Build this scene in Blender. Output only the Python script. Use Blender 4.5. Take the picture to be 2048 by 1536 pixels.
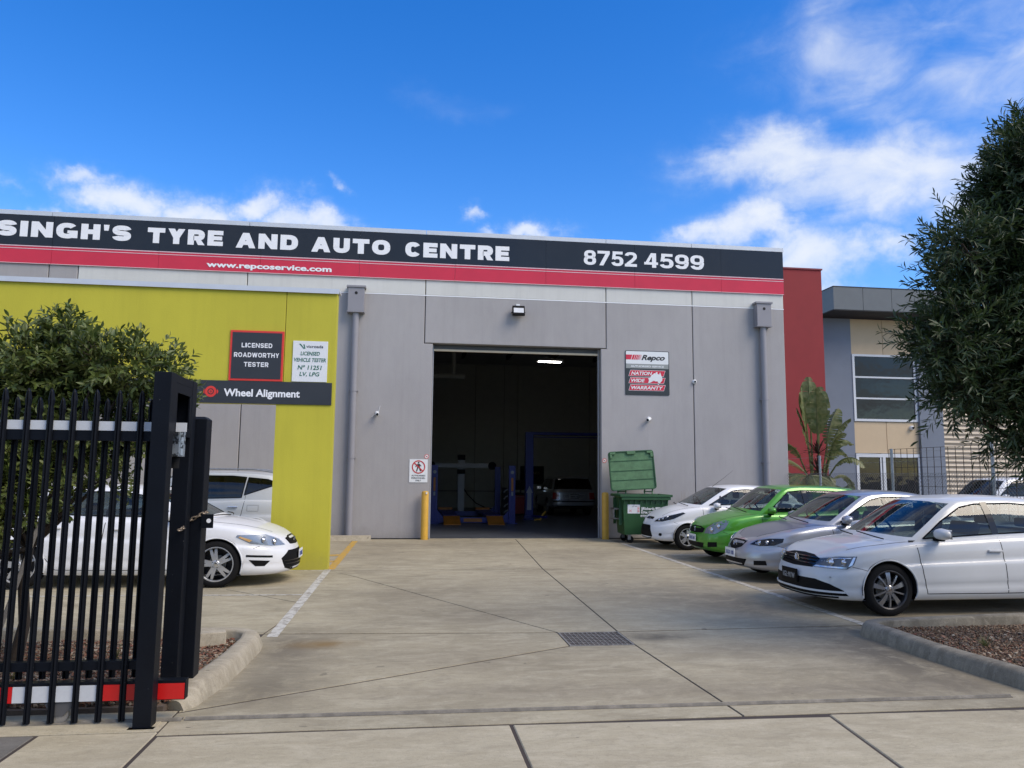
import bpy, bmesh, math, random
import numpy as np
from math import sin, cos, pi, radians, sqrt, atan2, hypot
from mathutils import Vector, Matrix
from mathutils.bvhtree import BVHTree

for o in list(bpy.data.objects):
    bpy.data.objects.remove(o)
S = bpy.context.scene
COL = S.collection
random.seed(7)
RNG = np.random.default_rng(7)

# ------------------------------------------------------------------ camera
cam = bpy.data.objects.new('camera', bpy.data.cameras.new('camera'))
COL.objects.link(cam)
cam.data.sensor_width = 36.0
cam.data.lens = 27.03
cam.data.clip_end = 2000
YAW, PIT, ROLL = radians(7.5), radians(6.7), 0.0093
f_ = Vector((sin(YAW) * cos(PIT), cos(YAW) * cos(PIT), sin(PIT)))
r0 = Vector((cos(YAW), -sin(YAW), 0))
u0 = r0.cross(f_)
r_ = cos(ROLL) * r0 + sin(ROLL) * u0
u_ = r_.cross(f_)
m = Matrix((r_, u_, -f_)).transposed().to_4x4()
m.translation = (0, 0, 1.6)
cam.matrix_world = m
S.camera = cam

# ------------------------------------------------------------------ light, exposure
SUN_AZ, SUN_EL = radians(128), radians(46)       # azimuth clockwise from +Y: the sun is behind the camera on the right
S.view_settings.view_transform = 'Standard'
S.view_settings.look = 'None'
S.view_settings.exposure = 0.72
S.view_settings.gamma = 1.0
S.view_settings.use_curve_mapping = False
sun = bpy.data.objects.new('sun', bpy.data.lights.new('sun', 'SUN'))
COL.objects.link(sun)
sun.data.energy = 1.9
sun.data.angle = radians(34)
sun.data.color = (1.0, 0.88, 0.72)
sd = Vector((sin(SUN_AZ) * cos(SUN_EL), cos(SUN_AZ) * cos(SUN_EL), sin(SUN_EL)))
sun.rotation_euler = sd.to_track_quat('Z', 'Y').to_euler()

W = bpy.data.worlds.new('World')
S.world = W
W.use_nodes = True
nt = W.node_tree
nt.nodes.clear()
def N(t, **k):
    n = nt.nodes.new(t)
    for a, b in k.items():
        setattr(n, a, b)
    return n
def LK(a, b): nt.links.new(a, b)
def MA(op, a, b=None, c=None, clamp=False):
    n = nt.nodes.new('ShaderNodeMath'); n.operation = op; n.use_clamp = clamp
    for i, v in enumerate((a, b, c)):
        if v is None: continue
        if isinstance(v, (int, float)): n.inputs[i].default_value = v
        else: nt.links.new(v, n.inputs[i])
    return n.outputs[0]
out = N('ShaderNodeOutputWorld'); bg = N('ShaderNodeBackground'); LK(bg.outputs[0], out.inputs[0])
bg.inputs['Strength'].default_value = 0.15
sky = N('ShaderNodeTexSky', sky_type='NISHITA', sun_disc=False)
sky.sun_elevation = SUN_EL; sky.sun_rotation = SUN_AZ
sky.air_density = 1.0; sky.dust_density = 0.3; sky.ozone_density = 2.2
hsv = N('ShaderNodeHueSaturation'); hsv.inputs['Saturation'].default_value = 1.42; hsv.inputs['Value'].default_value = 0.94; hsv.inputs['Hue'].default_value = 0.513
LK(sky.outputs[0], hsv.inputs['Color'])
tc = N('ShaderNodeTexCoord'); sep = N('ShaderNodeSeparateXYZ'); LK(tc.outputs['Generated'], sep.inputs[0])
X, Y, Z = sep.outputs
az = MA('MULTIPLY', MA('ARCTAN2', X, Y), 57.29578)
el = MA('MULTIPLY', MA('ARCSINE', Z), 57.29578)
den = MA('ADD', MA('MAXIMUM', Z, 0.0), 0.12)
comb = N('ShaderNodeCombineXYZ'); LK(MA('DIVIDE', X, den), comb.inputs[0]); LK(MA('DIVIDE', Y, den), comb.inputs[1])
n1 = N('ShaderNodeTexNoise'); n1.inputs['Scale'].default_value = 2.2; n1.inputs['Detail'].default_value = 9; n1.inputs['Roughness'].default_value = 0.56; n1.inputs['Distortion'].default_value = 0.35
LK(comb.outputs[0], n1.inputs['Vector'])
n2 = N('ShaderNodeTexNoise'); n2.inputs['Scale'].default_value = 7.5; n2.inputs['Detail'].default_value = 8; n2.inputs['Roughness'].default_value = 0.6
LK(tc.outputs['Generated'], n2.inputs['Vector'])
# clouds of the photograph: azimuth, elevation, half widths, density
CL = [(32.5, 28.5, 8.0, 4.4, .56), (41, 25.5, 10, 4.5, .60), (26.5, 21.8, 7.5, 2.4, 1.0), (34.0, 20.2, 9.0, 3.0, 1.0), (43, 18.0, 8, 3.4, .95), (30, 19.0, 8, 1.5, .7),
      (25.0, 17.2, 4.5, 1.9, 1.05), (30.0, 15.3, 4.2, 2.1, 1.0), (22.0, 16.8, 2.8, 1.6, .95), (33, 15.2, 3.0, 1.5, .85), (27.5, 13.5, 4.5, 1.6, .8),
      (-21.8, 18.8, 2.6, .9, .9), (-19.3, 17.8, 3.6, 1.5, 1.15), (-15.8, 17.0, 2.6, 1.3, 1.0), (-12.0, 18.0, 3.2, 1.3, 1.1), (-8.1, 17.3, 3.2, 1.3, 1.1), (-23.8, 16.2, 1.8, .8, .8),
      (-27.6, 18.0, 1.8, .7, .55), (-7.0, 20.7, 1.3, .5, .45), (3.6, 18.8, 1.4, .8, .72), (5.6, 17.1, 1.9, .7, .85), (9.6, 17.5, 2.9, 1.0, 1.1),
      (2.2, 26.7, 5, 1.2, .18), (30, 12.6, 2.6, 1.0, .7), (20, 12.5, 5, 1.6, .7), (-32, 14, 6, 3, .8), (55, 15, 8, 6, 1.0)]
# the directions are warped by noise before the cloud masses are laid out, so that their outlines are ragged
wn = N('ShaderNodeTexNoise'); wn.inputs['Scale'].default_value = 7.0; wn.inputs['Detail'].default_value = 9; wn.inputs['Roughness'].default_value = 0.62; LK(tc.outputs['Generated'], wn.inputs['Vector'])
wsep = N('ShaderNodeSeparateColor'); LK(wn.outputs['Color'], wsep.inputs[0])
azw = MA('ADD', az, MA('MULTIPLY', MA('SUBTRACT', wsep.outputs[0], .5), 17.0))
elw = MA('ADD', el, MA('MULTIPLY', MA('SUBTRACT', wsep.outputs[1], .5), 7.5))
dens = None
for a, e, sa, se, w in CL:
    # flat-based: falls off faster below its centre
    de = MA('SUBTRACT', elw, e)
    q = MA('ADD', MA('POWER', MA('DIVIDE', MA('SUBTRACT', azw, a), sa), 2.0), MA('POWER', MA('DIVIDE', de, se), 2.0))
    g = MA('MULTIPLY', MA('EXPONENT', MA('MULTIPLY', q, -1.0)), w)
    dens = g if dens is None else MA('MAXIMUM', dens, g)
side = MA('MAXIMUM', MA('MULTIPLY', MA('SUBTRACT', MA('ABSOLUTE', az), 46), 0.06, clamp=True), MA('MULTIPLY', MA('SUBTRACT', el, 38), 0.06, clamp=True))
rest = MA('MULTIPLY', side, MA('ADD', .60, MA('MULTIPLY', MA('SUBTRACT', n1.outputs['Fac'], .5), 2.2)))
dens = MA('MAXIMUM', dens, rest)
mpv = N('ShaderNodeMapping'); mpv.inputs['Scale'].default_value = (1, 1, 2.2); LK(tc.outputs['Generated'], mpv.inputs[0])
n2.inputs['Scale'].default_value = 11; n2.inputs['Detail'].default_value = 12; n2.inputs['Roughness'].default_value = 0.55; n2.inputs['Distortion'].default_value = .5
LK(mpv.outputs[0], n2.inputs['Vector'])
nz = MA('MULTIPLY', MA('SUBTRACT', n2.outputs['Fac'], 0.5), 1.2)
d = MA('ADD', dens, MA('MULTIPLY', nz, MA('MINIMUM', MA('MULTIPLY', dens, 2.5), 1.0)))
mr = N('ShaderNodeMapRange', interpolation_type='SMOOTHSTEP'); LK(d, mr.inputs[0]); mr.inputs[1].default_value = 0.04; mr.inputs[2].default_value = 1.25
cov = MA('MULTIPLY', mr.outputs[0], 0.95)
ramp = N('ShaderNodeMix', data_type='RGBA'); ramp.inputs[6].default_value = (2.1, 2.7, 3.9, 1); ramp.inputs[7].default_value = (3.5, 3.7, 4.05, 1)
LK(MA('MULTIPLY', MA('ADD', d, 0.05), 1.15, clamp=True), ramp.inputs[0])
mix = N('ShaderNodeMix', data_type='RGBA'); LK(cov, mix.inputs[0]); LK(hsv.outputs[0], mix.inputs[6]); LK(ramp.outputs[2], mix.inputs[7])
LK(mix.outputs[2], bg.inputs['Color'])

# ------------------------------------------------------------------ materials
MATS = {}
def mat(name, col, rough=0.6, metal=0.0, var=0.12, scale=3.0, bump=0.0, bscale=60.0, coat=0.0, spec=0.5, col2=None, stretch=None, grime=0.0, streak=0.0, lo=0.35, hi=0.65, detail=6, emit=None):
    if name in MATS: return MATS[name]
    m = bpy.data.materials.new(name); m.use_nodes = True
    t = m.node_tree; b = t.nodes['Principled BSDF']
    b.inputs['Roughness'].default_value = rough; b.inputs['Metallic'].default_value = metal
    b.inputs['Coat Weight'].default_value = coat; b.inputs['Coat Roughness'].default_value = 0.03
    b.inputs['Specular IOR Level'].default_value = spec
    c = (*col, 1)
    c2 = (*(col2 if col2 else [v * (1 - var) for v in col]), 1)
    tcn = t.nodes.new('ShaderNodeTexCoord'); mp = t.nodes.new('ShaderNodeMapping')
    if stretch: mp.inputs['Scale'].default_value = stretch
    t.links.new(tcn.outputs['Object'], mp.inputs[0])
    nz = t.nodes.new('ShaderNodeTexNoise'); nz.inputs['Scale'].default_value = scale; nz.inputs['Detail'].default_value = detail; nz.inputs['Roughness'].default_value = 0.62
    t.links.new(mp.outputs[0], nz.inputs['Vector'])
    r = t.nodes.new('ShaderNodeMapRange'); r.inputs[1].default_value = lo; r.inputs[2].default_value = hi
    t.links.new(nz.outputs['Fac'], r.inputs[0])
    mx = t.nodes.new('ShaderNodeMix'); mx.data_type = 'RGBA'; mx.inputs[6].default_value = c; mx.inputs[7].default_value = c2
    t.links.new(r.outputs[0], mx.inputs[0])
    src = mx.outputs[2]
    if grime > 0:
        n3 = t.nodes.new('ShaderNodeTexNoise'); n3.inputs['Scale'].default_value = scale * 7.3; n3.inputs['Detail'].default_value = 8; n3.inputs['Roughness'].default_value = 0.7
        t.links.new(mp.outputs[0], n3.inputs['Vector'])
        r3 = t.nodes.new('ShaderNodeMapRange'); r3.inputs[1].default_value = 0.42; r3.inputs[2].default_value = 0.75; r3.inputs[3].default_value = 0; r3.inputs[4].default_value = grime
        t.links.new(n3.outputs['Fac'], r3.inputs[0])
        m3 = t.nodes.new('ShaderNodeMix'); m3.data_type = 'RGBA'; m3.inputs[7].default_value = tuple(v * 0.45 for v in c[:3]) + (1,)
        t.links.new(r3.outputs[0], m3.inputs[0]); t.links.new(src, m3.inputs[6]); src = m3.outputs[2]
    if streak > 0:
        mp2 = t.nodes.new('ShaderNodeMapping'); mp2.inputs['Scale'].default_value = (3.2, 3.2, .10); t.links.new(tcn.outputs['Object'], mp2.inputs[0])
        n5 = t.nodes.new('ShaderNodeTexNoise'); n5.inputs['Scale'].default_value = 2.2; n5.inputs['Detail'].default_value = 9; n5.inputs['Roughness'].default_value = .7; t.links.new(mp2.outputs[0], n5.inputs['Vector'])
        r5 = t.nodes.new('ShaderNodeMapRange'); r5.inputs[1].default_value = .50; r5.inputs[2].default_value = .80; r5.inputs[4].default_value = streak; t.links.new(n5.outputs['Fac'], r5.inputs[0])
        m5 = t.nodes.new('ShaderNodeMix'); m5.data_type = 'RGBA'; m5.inputs[7].default_value = tuple(v * .5 for v in col) + (1,); t.links.new(r5.outputs[0], m5.inputs[0]); t.links.new(src, m5.inputs[6])
        sz = t.nodes.new('ShaderNodeSeparateXYZ'); t.links.new(tcn.outputs['Object'], sz.inputs[0])
        n6 = t.nodes.new('ShaderNodeTexNoise'); n6.inputs['Scale'].default_value = 3.0; n6.inputs['Detail'].default_value = 9; n6.inputs['Roughness'].default_value = .7; t.links.new(tcn.outputs['Object'], n6.inputs['Vector'])
        ad = t.nodes.new('ShaderNodeMath'); ad.operation = 'MULTIPLY_ADD'; ad.inputs[1].default_value = -1.1; t.links.new(sz.outputs[2], ad.inputs[0]); t.links.new(n6.outputs['Fac'], ad.inputs[2])
        r6 = t.nodes.new('ShaderNodeMapRange'); r6.inputs[1].default_value = .12; r6.inputs[2].default_value = .62; r6.inputs[4].default_value = streak * 1.6; t.links.new(ad.outputs[0], r6.inputs[0])
        m6 = t.nodes.new('ShaderNodeMix'); m6.data_type = 'RGBA'; m6.inputs[7].default_value = (.13, .115, .09, 1); t.links.new(r6.outputs[0], m6.inputs[0]); t.links.new(m5.outputs[2], m6.inputs[6]); src = m6.outputs[2]
    t.links.new(src, b.inputs['Base Color'])
    if bump > 0:
        n4 = t.nodes.new('ShaderNodeTexNoise'); n4.inputs['Scale'].default_value = bscale; n4.inputs['Detail'].default_value = 4
        t.links.new(tcn.outputs['Object'], n4.inputs['Vector'])
        bn = t.nodes.new('ShaderNodeBump'); bn.inputs['Strength'].default_value = bump; bn.inputs['Distance'].default_value = 0.01
        t.links.new(n4.outputs['Fac'], bn.inputs['Height']); t.links.new(bn.outputs[0], b.inputs['Normal'])
    if emit:
        b.inputs['Emission Color'].default_value = (1, .96, .88, 1); b.inputs['Emission Strength'].default_value = emit
    MATS[name] = m
    return m

def paint(name, col, metal=0.0, rough=0.35):
    m = mat(name, col, rough=rough, metal=metal, var=0.05, scale=2.0, coat=.7)
    return m

def glass(name, tint, refl=1.0):
    m = bpy.data.materials.new(name); m.use_nodes = True; t = m.node_tree; t.nodes.clear()
    o = t.nodes.new('ShaderNodeOutputMaterial'); ms = t.nodes.new('ShaderNodeMixShader')
    tr = t.nodes.new('ShaderNodeBsdfTransparent'); tr.inputs[0].default_value = (*tint, 1)
    gl = t.nodes.new('ShaderNodeBsdfGlossy'); gl.inputs['Roughness'].default_value = 0.015
    nz = t.nodes.new('ShaderNodeTexNoise'); nz.inputs['Scale'].default_value = 2.2
    tcn = t.nodes.new('ShaderNodeTexCoord'); t.links.new(tcn.outputs['Object'], nz.inputs['Vector'])
    bn = t.nodes.new('ShaderNodeBump'); bn.inputs['Strength'].default_value = 0.05; bn.inputs['Distance'].default_value = 0.05
    t.links.new(nz.outputs['Fac'], bn.inputs['Height']); t.links.new(bn.outputs[0], gl.inputs['Normal'])
    lw = t.nodes.new('ShaderNodeLayerWeight'); lw.inputs['Blend'].default_value = .5
    pw = t.nodes.new('ShaderNodeMath'); pw.operation = 'POWER'; pw.inputs[1].default_value = 3.6; t.links.new(lw.outputs['Facing'], pw.inputs[0])
    ma = t.nodes.new('ShaderNodeMath'); ma.operation = 'MULTIPLY_ADD'; ma.inputs[1].default_value = .85; ma.inputs[2].default_value = .035 + .02 * refl; t.links.new(pw.outputs[0], ma.inputs[0])
    t.links.new(ma.outputs[0], ms.inputs[0]); t.links.new(tr.outputs[0], ms.inputs[1]); t.links.new(gl.outputs[0], ms.inputs[2])
    t.links.new(ms.outputs[0], o.inputs[0])
    MATS[name] = m
    return m

def concrete(name, base, dark, light, seed=0.0, stain=0.5, brush=0.0, spots=()):
    m = bpy.data.materials.new(name); m.use_nodes = True; t = m.node_tree; b = t.nodes['Principled BSDF']
    b.inputs['Roughness'].default_value = 0.78; b.inputs['Specular IOR Level'].default_value = 0.35
    tcn = t.nodes.new('ShaderNodeTexCoord')
    def noise(sc, det, rgh, st=(1, 1, 1), dis=0.0):
        mp = t.nodes.new('ShaderNodeMapping'); mp.inputs['Scale'].default_value = st; mp.inputs['Location'].default_value = (seed, seed * .7, 0)
        t.links.new(tcn.outputs['Object'], mp.inputs[0])
        n = t.nodes.new('ShaderNodeTexNoise'); n.inputs['Scale'].default_value = sc; n.inputs['Detail'].default_value = det; n.inputs['Roughness'].default_value = rgh; n.inputs['Distortion'].default_value = dis
        t.links.new(mp.outputs[0], n.inputs['Vector']); return n.outputs['Fac']
    def mixc(fac, lo, hi, amt, a, col):
        r = t.nodes.new('ShaderNodeMapRange'); r.inputs[1].default_value = lo; r.inputs[2].default_value = hi; r.inputs[4].default_value = amt
        t.links.new(fac, r.inputs[0]); x = t.nodes.new('ShaderNodeMix'); x.data_type = 'RGBA'; t.links.new(r.outputs[0], x.inputs[0])
        if isinstance(a, tuple): x.inputs[6].default_value = (*a, 1)
        else: t.links.new(a, x.inputs[6])
        x.inputs[7].default_value = (*col, 1); return x.outputs[2]
    c = mixc(noise(0.55, 5, .55, (1, 1.6, 1), .4), .36, .66, 1.0, base, dark)
    c = mixc(noise(2.3, 8, .68, (1, 2.4, 1), .8), .44, .74, .75, c, light)
    c = mixc(noise(1.1, 9, .72, (1, 1.8, 1), 1.2), .53, .74, stain, c, tuple(v * .5 for v in dark))
    c = mixc(noise(5.5, 10, .75, (1, 3.2, 1), .6), .50, .70, .58, c, tuple(v * .62 for v in base))
    c = mixc(noise(7.5, 9, .75, (1, 4.0, 1), .6), .55, .75, .58, c, tuple(min(1, v * 1.25) for v in light))
    c = mixc(noise(26, 5, .7), .52, .75, .34, c, tuple(v * .6 for v in dark))
    c = mixc(noise(140, 2, .6), .60, .70, .6, c, tuple(v * .35 for v in dark))
    c = mixc(noise(90, 2, .6), .62, .8, .30, c, tuple(min(1, v * 1.5) for v in light))
    c = mixc(noise(3.6, 3, .5, (1, 1.3, 1)), .715, .735, .55, c, tuple(v * .45 for v in dark))
    c = mixc(noise(8.5, 3, .5, (1, 1.5, 1)), .735, .75, .65, c, tuple(v * .35 for v in dark))
    if spots:
        sp_ = t.nodes.new('ShaderNodeSeparateXYZ'); t.links.new(tcn.outputs['Object'], sp_.inputs[0])
        def mth(op, a, b_=None, cl=False):
            q = t.nodes.new('ShaderNodeMath'); q.operation = op; q.use_clamp = cl
            for i, v in enumerate((a, b_)):
                if v is None: continue
                if isinstance(v, (int, float)): q.inputs[i].default_value = v
                else: t.links.new(v, q.inputs[i])
            return q.outputs[0]
        sn = noise(3.1, 8, .72, dis=1.0)
        for cx, cy, rx, ry, amt, colr in spots:
            q = mth('ADD', mth('POWER', mth('DIVIDE', mth('SUBTRACT', sp_.outputs[0], cx), rx), 2.0), mth('POWER', mth('DIVIDE', mth('SUBTRACT', sp_.outputs[1], cy), ry), 2.0))
            gq = mth('MULTIPLY', mth('EXPONENT', mth('MULTIPLY', q, -1.0)), amt)
            fq = mth('MULTIPLY', gq, mth('MULTIPLY', mth('SUBTRACT', sn, .26), 3.6, True), True)
            x = t.nodes.new('ShaderNodeMix'); x.data_type = 'RGBA'; t.links.new(fq, x.inputs[0]); t.links.new(c, x.inputs[6]); x.inputs[7].default_value = (*colr, 1); c = x.outputs[2]
    t.links.new(c, b.inputs['Base Color'])
    bn = t.nodes.new('ShaderNodeBump'); bn.inputs['Strength'].default_value = 0.28; bn.inputs['Distance'].default_value = 0.006
    t.links.new(noise(55, 6, .7, (1, 1 if not brush else brush, 1)), bn.inputs['Height']); t.links.new(bn.outputs[0], b.inputs['Normal'])
    MATS[name] = m
    return m

def leafmat(name, c1, c2, rough=0.45):
    m = bpy.data.materials.new(name); m.use_nodes = True; t = m.node_tree; b = t.nodes['Principled BSDF']
    b.inputs['Roughness'].default_value = rough
    tcn = t.nodes.new('ShaderNodeTexCoord'); n = t.nodes.new('ShaderNodeTexNoise'); n.inputs['Scale'].default_value = 9; n.inputs['Detail'].default_value = 3
    t.links.new(tcn.outputs['Object'], n.inputs['Vector'])
    r = t.nodes.new('ShaderNodeMapRange'); r.inputs[1].default_value = .35; r.inputs[2].default_value = .65; t.links.new(n.outputs['Fac'], r.inputs[0])
    x = t.nodes.new('ShaderNodeMix'); x.data_type = 'RGBA'; x.inputs[6].default_value = (*c1, 1); x.inputs[7].default_value = (*c2, 1)
    t.links.new(r.outputs[0], x.inputs[0]); t.links.new(x.outputs[2], b.inputs['Base Color'])
    tl = t.nodes.new('ShaderNodeBsdfTranslucent'); t.links.new(x.outputs[2], tl.inputs[0])
    ms = t.nodes.new('ShaderNodeMixShader'); ms.inputs[0].default_value = 0.28
    o = t.nodes['Material Output']; t.links.new(b.outputs[0], ms.inputs[1]); t.links.new(tl.outputs[0], ms.inputs[2]); t.links.new(ms.outputs[0], o.inputs[0])
    MATS[name] = m
    return m

G = (.30, .30, .325)
M_wall = mat('grey_render', (.385, .370, .366), .85, var=.10, scale=.55, bump=.25, bscale=45, grime=.12, streak=.20, stretch=(1, 1, .45))
M_wall2 = mat('grey_trim', (.27, .265, .285), .55, var=.06, scale=2)
M_white = mat('offwhite_render', (.64, .64, .60), .8, var=.07, scale=.7, bump=.2, bscale=45, grime=.06, streak=.22)
M_yellow = mat('lime_render', (.54, .49, .04), .75, var=.10, scale=.6, bump=.2, bscale=50, grime=.08, streak=.18, stretch=(1, 1, .5))
M_black = mat('sign_black', (.013, .013, .012), .16, var=.3, scale=2.5, grime=.2)
M_red = mat('sign_red', (.62, .022, .050), .25, var=.08, scale=2)
M_letter = mat('letter_white', (.86, .87, .88), .4, var=.03)
M_cap = mat('metal_flashing', (.42, .43, .45), .45, .3, var=.1)
M_capw = mat('pale_flashing', (.62, .65, .68), .4, .2, var=.08)
M_dark = mat('dark_void', (.01, .01, .011), .8)
M_rubber = mat('rubber', (.009, .009, .0095), .85, spec=.2, bump=.1, bscale=80)
M_plastic = mat('black_plastic', (.006, .006, .0065), .6, spec=.15)
M_chrome = mat('chrome', (.75, .76, .78), .12, 1.0, var=.03)
M_alloy = mat('alloy', (.50, .51, .52), .3, .6, var=.05)
M_alloyd = mat('dark_alloy', (.05, .05, .055), .4, .6)
M_gal = mat('galvanised', (.42, .44, .46), .42, .8, var=.3, scale=20)
M_steel = mat('worn_steel', (.36, .34, .30), .5, .3, var=.4, scale=12, grime=.4)
M_gate = mat('black_gate_paint', (.0035, .005, .009), .5, var=.3, scale=4, spec=.22)
M_reflw = mat('reflective_white', (.60, .62, .63), .35, var=.08, scale=8, grime=.12)
M_reflr = mat('reflective_red', (.62, .012, .012), .3, var=.08, scale=8, grime=.12)
M_track = mat('dull_track', (.27, .245, .20), .75, 0.0, var=.45, scale=9, grime=.5, spec=.3)
M_yel = mat('bollard_yellow', (.70, .40, .05), .5, var=.12, scale=5, grime=.25)
M_binb = mat('bin_green', (.024, .095, .032), .5, var=.2, scale=3, grime=.3)
M_binl = mat('bin_lid_green', (.10, .22, .10), .65, var=.3, scale=6, grime=.45)
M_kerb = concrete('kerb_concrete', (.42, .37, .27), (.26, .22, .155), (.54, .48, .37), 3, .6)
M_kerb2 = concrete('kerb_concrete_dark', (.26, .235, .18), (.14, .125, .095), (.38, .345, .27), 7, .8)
SP = [(4.35, 6.6, .45, 1.3, .85, (.10, .085, .06)), (4.5, 7.9, .5, .35, .7, (.09, .08, .06)), (4.0, 5.9, .9, .5, .5, (.13, .11, .075)), (-1.05, 7.5, .35, .75, .8, (.13, .11, .08)), (-1.0, 6.2, .4, .6, .65, (.14, .12, .085)), (-.78, 7.62, .28, .16, .9, (.22, .14, .05)),
      (2.45, 7.65, .4, .16, .9, (.10, .088, .065)), (.4, 6.9, 1.2, .5, .35, (.17, .14, .095)), (3.3, 7.0, 1.0, .4, .45, (.15, .12, .08)), (.2, 10.5, 1.2, 1.4, .3, (.16, .13, .09)), (3.6, 10.5, 1.3, 2.0, .45, (.13, .115, .09)), (.5, 18.2, 3, 1.2, .4, (.15, .125, .09)), (-1.0, 13.0, .6, .5, .4, (.15, .13, .1)), (1.2, 8.9, .9, .5, .35, (.16, .13, .09)), (-.4, 9.6, .5, .9, .4, (.18, .15, .10)), (2.9, 5.7, 1.6, .25, .5, (.16, .13, .09)), (.9, 5.9, 1.5, .3, .35, (.17, .14, .1)), (4.2, 9.4, .5, 1.0, .6, (.13, .11, .08)), (3.3, 15.5, 1.5, 1.5, .4, (.16, .135, .1)), (-.6, 16, .8, 1.5, .4, (.16, .135, .1))]
M_con = concrete('driveway_concrete', (.40, .348, .235), (.285, .246, .165), (.52, .465, .335), 0, .55, spots=SP)
M_con_shade = concrete('shaded_parking_concrete', (.28, .24, .17), (.20, .172, .122), (.36, .32, .235), 5, .45)  # driveway concrete with the shade round the right-hand cars put into its colour
M_path = concrete('footpath_concrete', (.44, .385, .265), (.355, .305, .205), (.53, .47, .34), 9, .34)
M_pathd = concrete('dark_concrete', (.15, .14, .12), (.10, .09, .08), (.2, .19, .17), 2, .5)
M_joint = mat('joint_filler', (.055, .042, .034), .9)
M_floor = mat('workshop_floor', (.085, .095, .115), .38, var=.3, scale=1.2, grime=.3)
M_inwall = mat('inner_wall', (.38, .39, .35), .9, var=.1)
M_ground = mat('bare_soil', (.16, .12, .09), .95, var=.4, scale=3, bump=.5, bscale=20)
M_road = mat('asphalt', (.05, .05, .052), .9, var=.2, scale=5, bump=.5, bscale=120)
M_beige = mat('beige_panel', (.56, .43, .275), .7, var=.05)
M_redw = mat('red_render', (.26, .026, .029), .8, var=.12, scale=.8, bump=.1)
M_bluew = mat('blue_grey_render', (.185, .21, .255), .8, var=.1, scale=.8)
M_fascia = mat('fascia_grey', (.125, .135, .14), .45, .2, var=.08)
M_corr = mat('corrugated_beige', (.50, .42, .32), .5, var=.06)
M_frame = mat('window_frame_white', (.62, .64, .66), .4, var=.03)
M_bark = mat('bark', (.055, .04, .028), .9, var=.4, scale=12, bump=.5, bscale=30)
M_blue = mat('hoist_blue', (.01, .02, .20), .4, var=.15)
M_orange = mat('ramp_orange', (.55, .19, .015), .5, var=.3, grime=.3)
M_seat = mat('seat_cloth', (.03, .03, .032), .9)
M_int = mat('car_interior', (.035, .035, .038), .8)
M_green_txt = mat('green_print', (.01, .14, .075), .5)
M_black_txt = mat('black_print', (.02, .02, .022), .5)
M_signw = mat('sign_white', (.76, .78, .78), .45, var=.03)
M_orangered = mat('orange_red_print', (.72, .045, .03), .4)
M_greypr = mat('grey_print', (.30, .32, .31), .5)
M_stripe = mat('pale_pink_stripe', (.80, .62, .65), .4)
M_leaf_t = leafmat('leaf_dark', (.022, .047, .014), (.052, .085, .026))
M_leaf_b = leafmat('leaf_olive', (.075, .115, .022), (.145, .175, .045))
M_leaf_r = leafmat('leaf_dry', (.22, .06, .02), (.14, .07, .03))
M_palm = leafmat('leaf_strelitzia', (.085, .12, .03), (.19, .19, .07))
M_leaf_t2 = leafmat('leaf_grey_green', (.055, .085, .035), (.10, .13, .055))
M_leaf_b2 = leafmat('leaf_light_olive', (.12, .15, .035), (.17, .19, .06))
M_palm2 = leafmat('leaf_palm', (.03, .06, .018), (.06, .09, .025))
M_grass = leafmat('grass_blade', (.10, .13, .04), (.22, .18, .08))
GL_car = glass('car_glass', (.40, .46, .445), 1.0)
GL_dark = glass('tinted_glass', (.10, .11, .11), 1.0)
GL_win = glass('window_glass', (.05, .06, .06), .8)
GL_lens = glass('lamp_lens', (.88, .90, .92), .2)

def chipped(m, col, sc=70, th=.70):
    t = m.node_tree; b = t.nodes['Principled BSDF']; src = b.inputs['Base Color'].links[0].from_socket
    tcn = t.nodes.new('ShaderNodeTexCoord'); n = t.nodes.new('ShaderNodeTexNoise'); n.inputs['Scale'].default_value = sc; n.inputs['Detail'].default_value = 5; n.inputs['Roughness'].default_value = .7
    t.links.new(tcn.outputs['Object'], n.inputs['Vector']); r = t.nodes.new('ShaderNodeMapRange'); r.inputs[1].default_value = th; r.inputs[2].default_value = th + .02; t.links.new(n.outputs['Fac'], r.inputs[0])
    x = t.nodes.new('ShaderNodeMix'); x.data_type = 'RGBA'; t.links.new(r.outputs[0], x.inputs[0]); t.links.new(src, x.inputs[6]); x.inputs[7].default_value = (*col, 1); t.links.new(x.outputs[2], b.inputs['Base Color'])
chipped(M_gate, (.16, .16, .16), 55, .70); chipped(M_yel, (.5, .5, .46), 40, .72)
# wear: paint lines that let the concrete show through
def worn(name, col, amt=.5):
    m = mat(name, col, .7, var=.0)
    t = m.node_tree; b = t.nodes['Principled BSDF']
    tcn = t.nodes.new('ShaderNodeTexCoord'); n = t.nodes.new('ShaderNodeTexNoise'); n.inputs['Scale'].default_value = 9; n.inputs['Detail'].default_value = 9; n.inputs['Roughness'].default_value = .75
    t.links.new(tcn.outputs['Object'], n.inputs['Vector'])
    r = t.nodes.new('ShaderNodeMapRange'); r.inputs[1].default_value = amt; r.inputs[2].default_value = amt + .08; t.links.new(n.outputs['Fac'], r.inputs[0])
    x = t.nodes.new('ShaderNodeMix'); x.data_type = 'RGBA'; x.inputs[6].default_value = (*col, 1); x.inputs[7].default_value = (.29, .26, .21, 1)
    t.links.new(r.outputs[0], x.inputs[0]); t.links.new(x.outputs[2], b.inputs['Base Color'])
    return m
M_line = worn('white_line_paint', (.53, .51, .45), .49)
M_line2 = worn('faded_line_paint', (.47, .45, .39), .48)
M_liney = worn('yellow_line_paint', (.50, .30, .04), .53)

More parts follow.
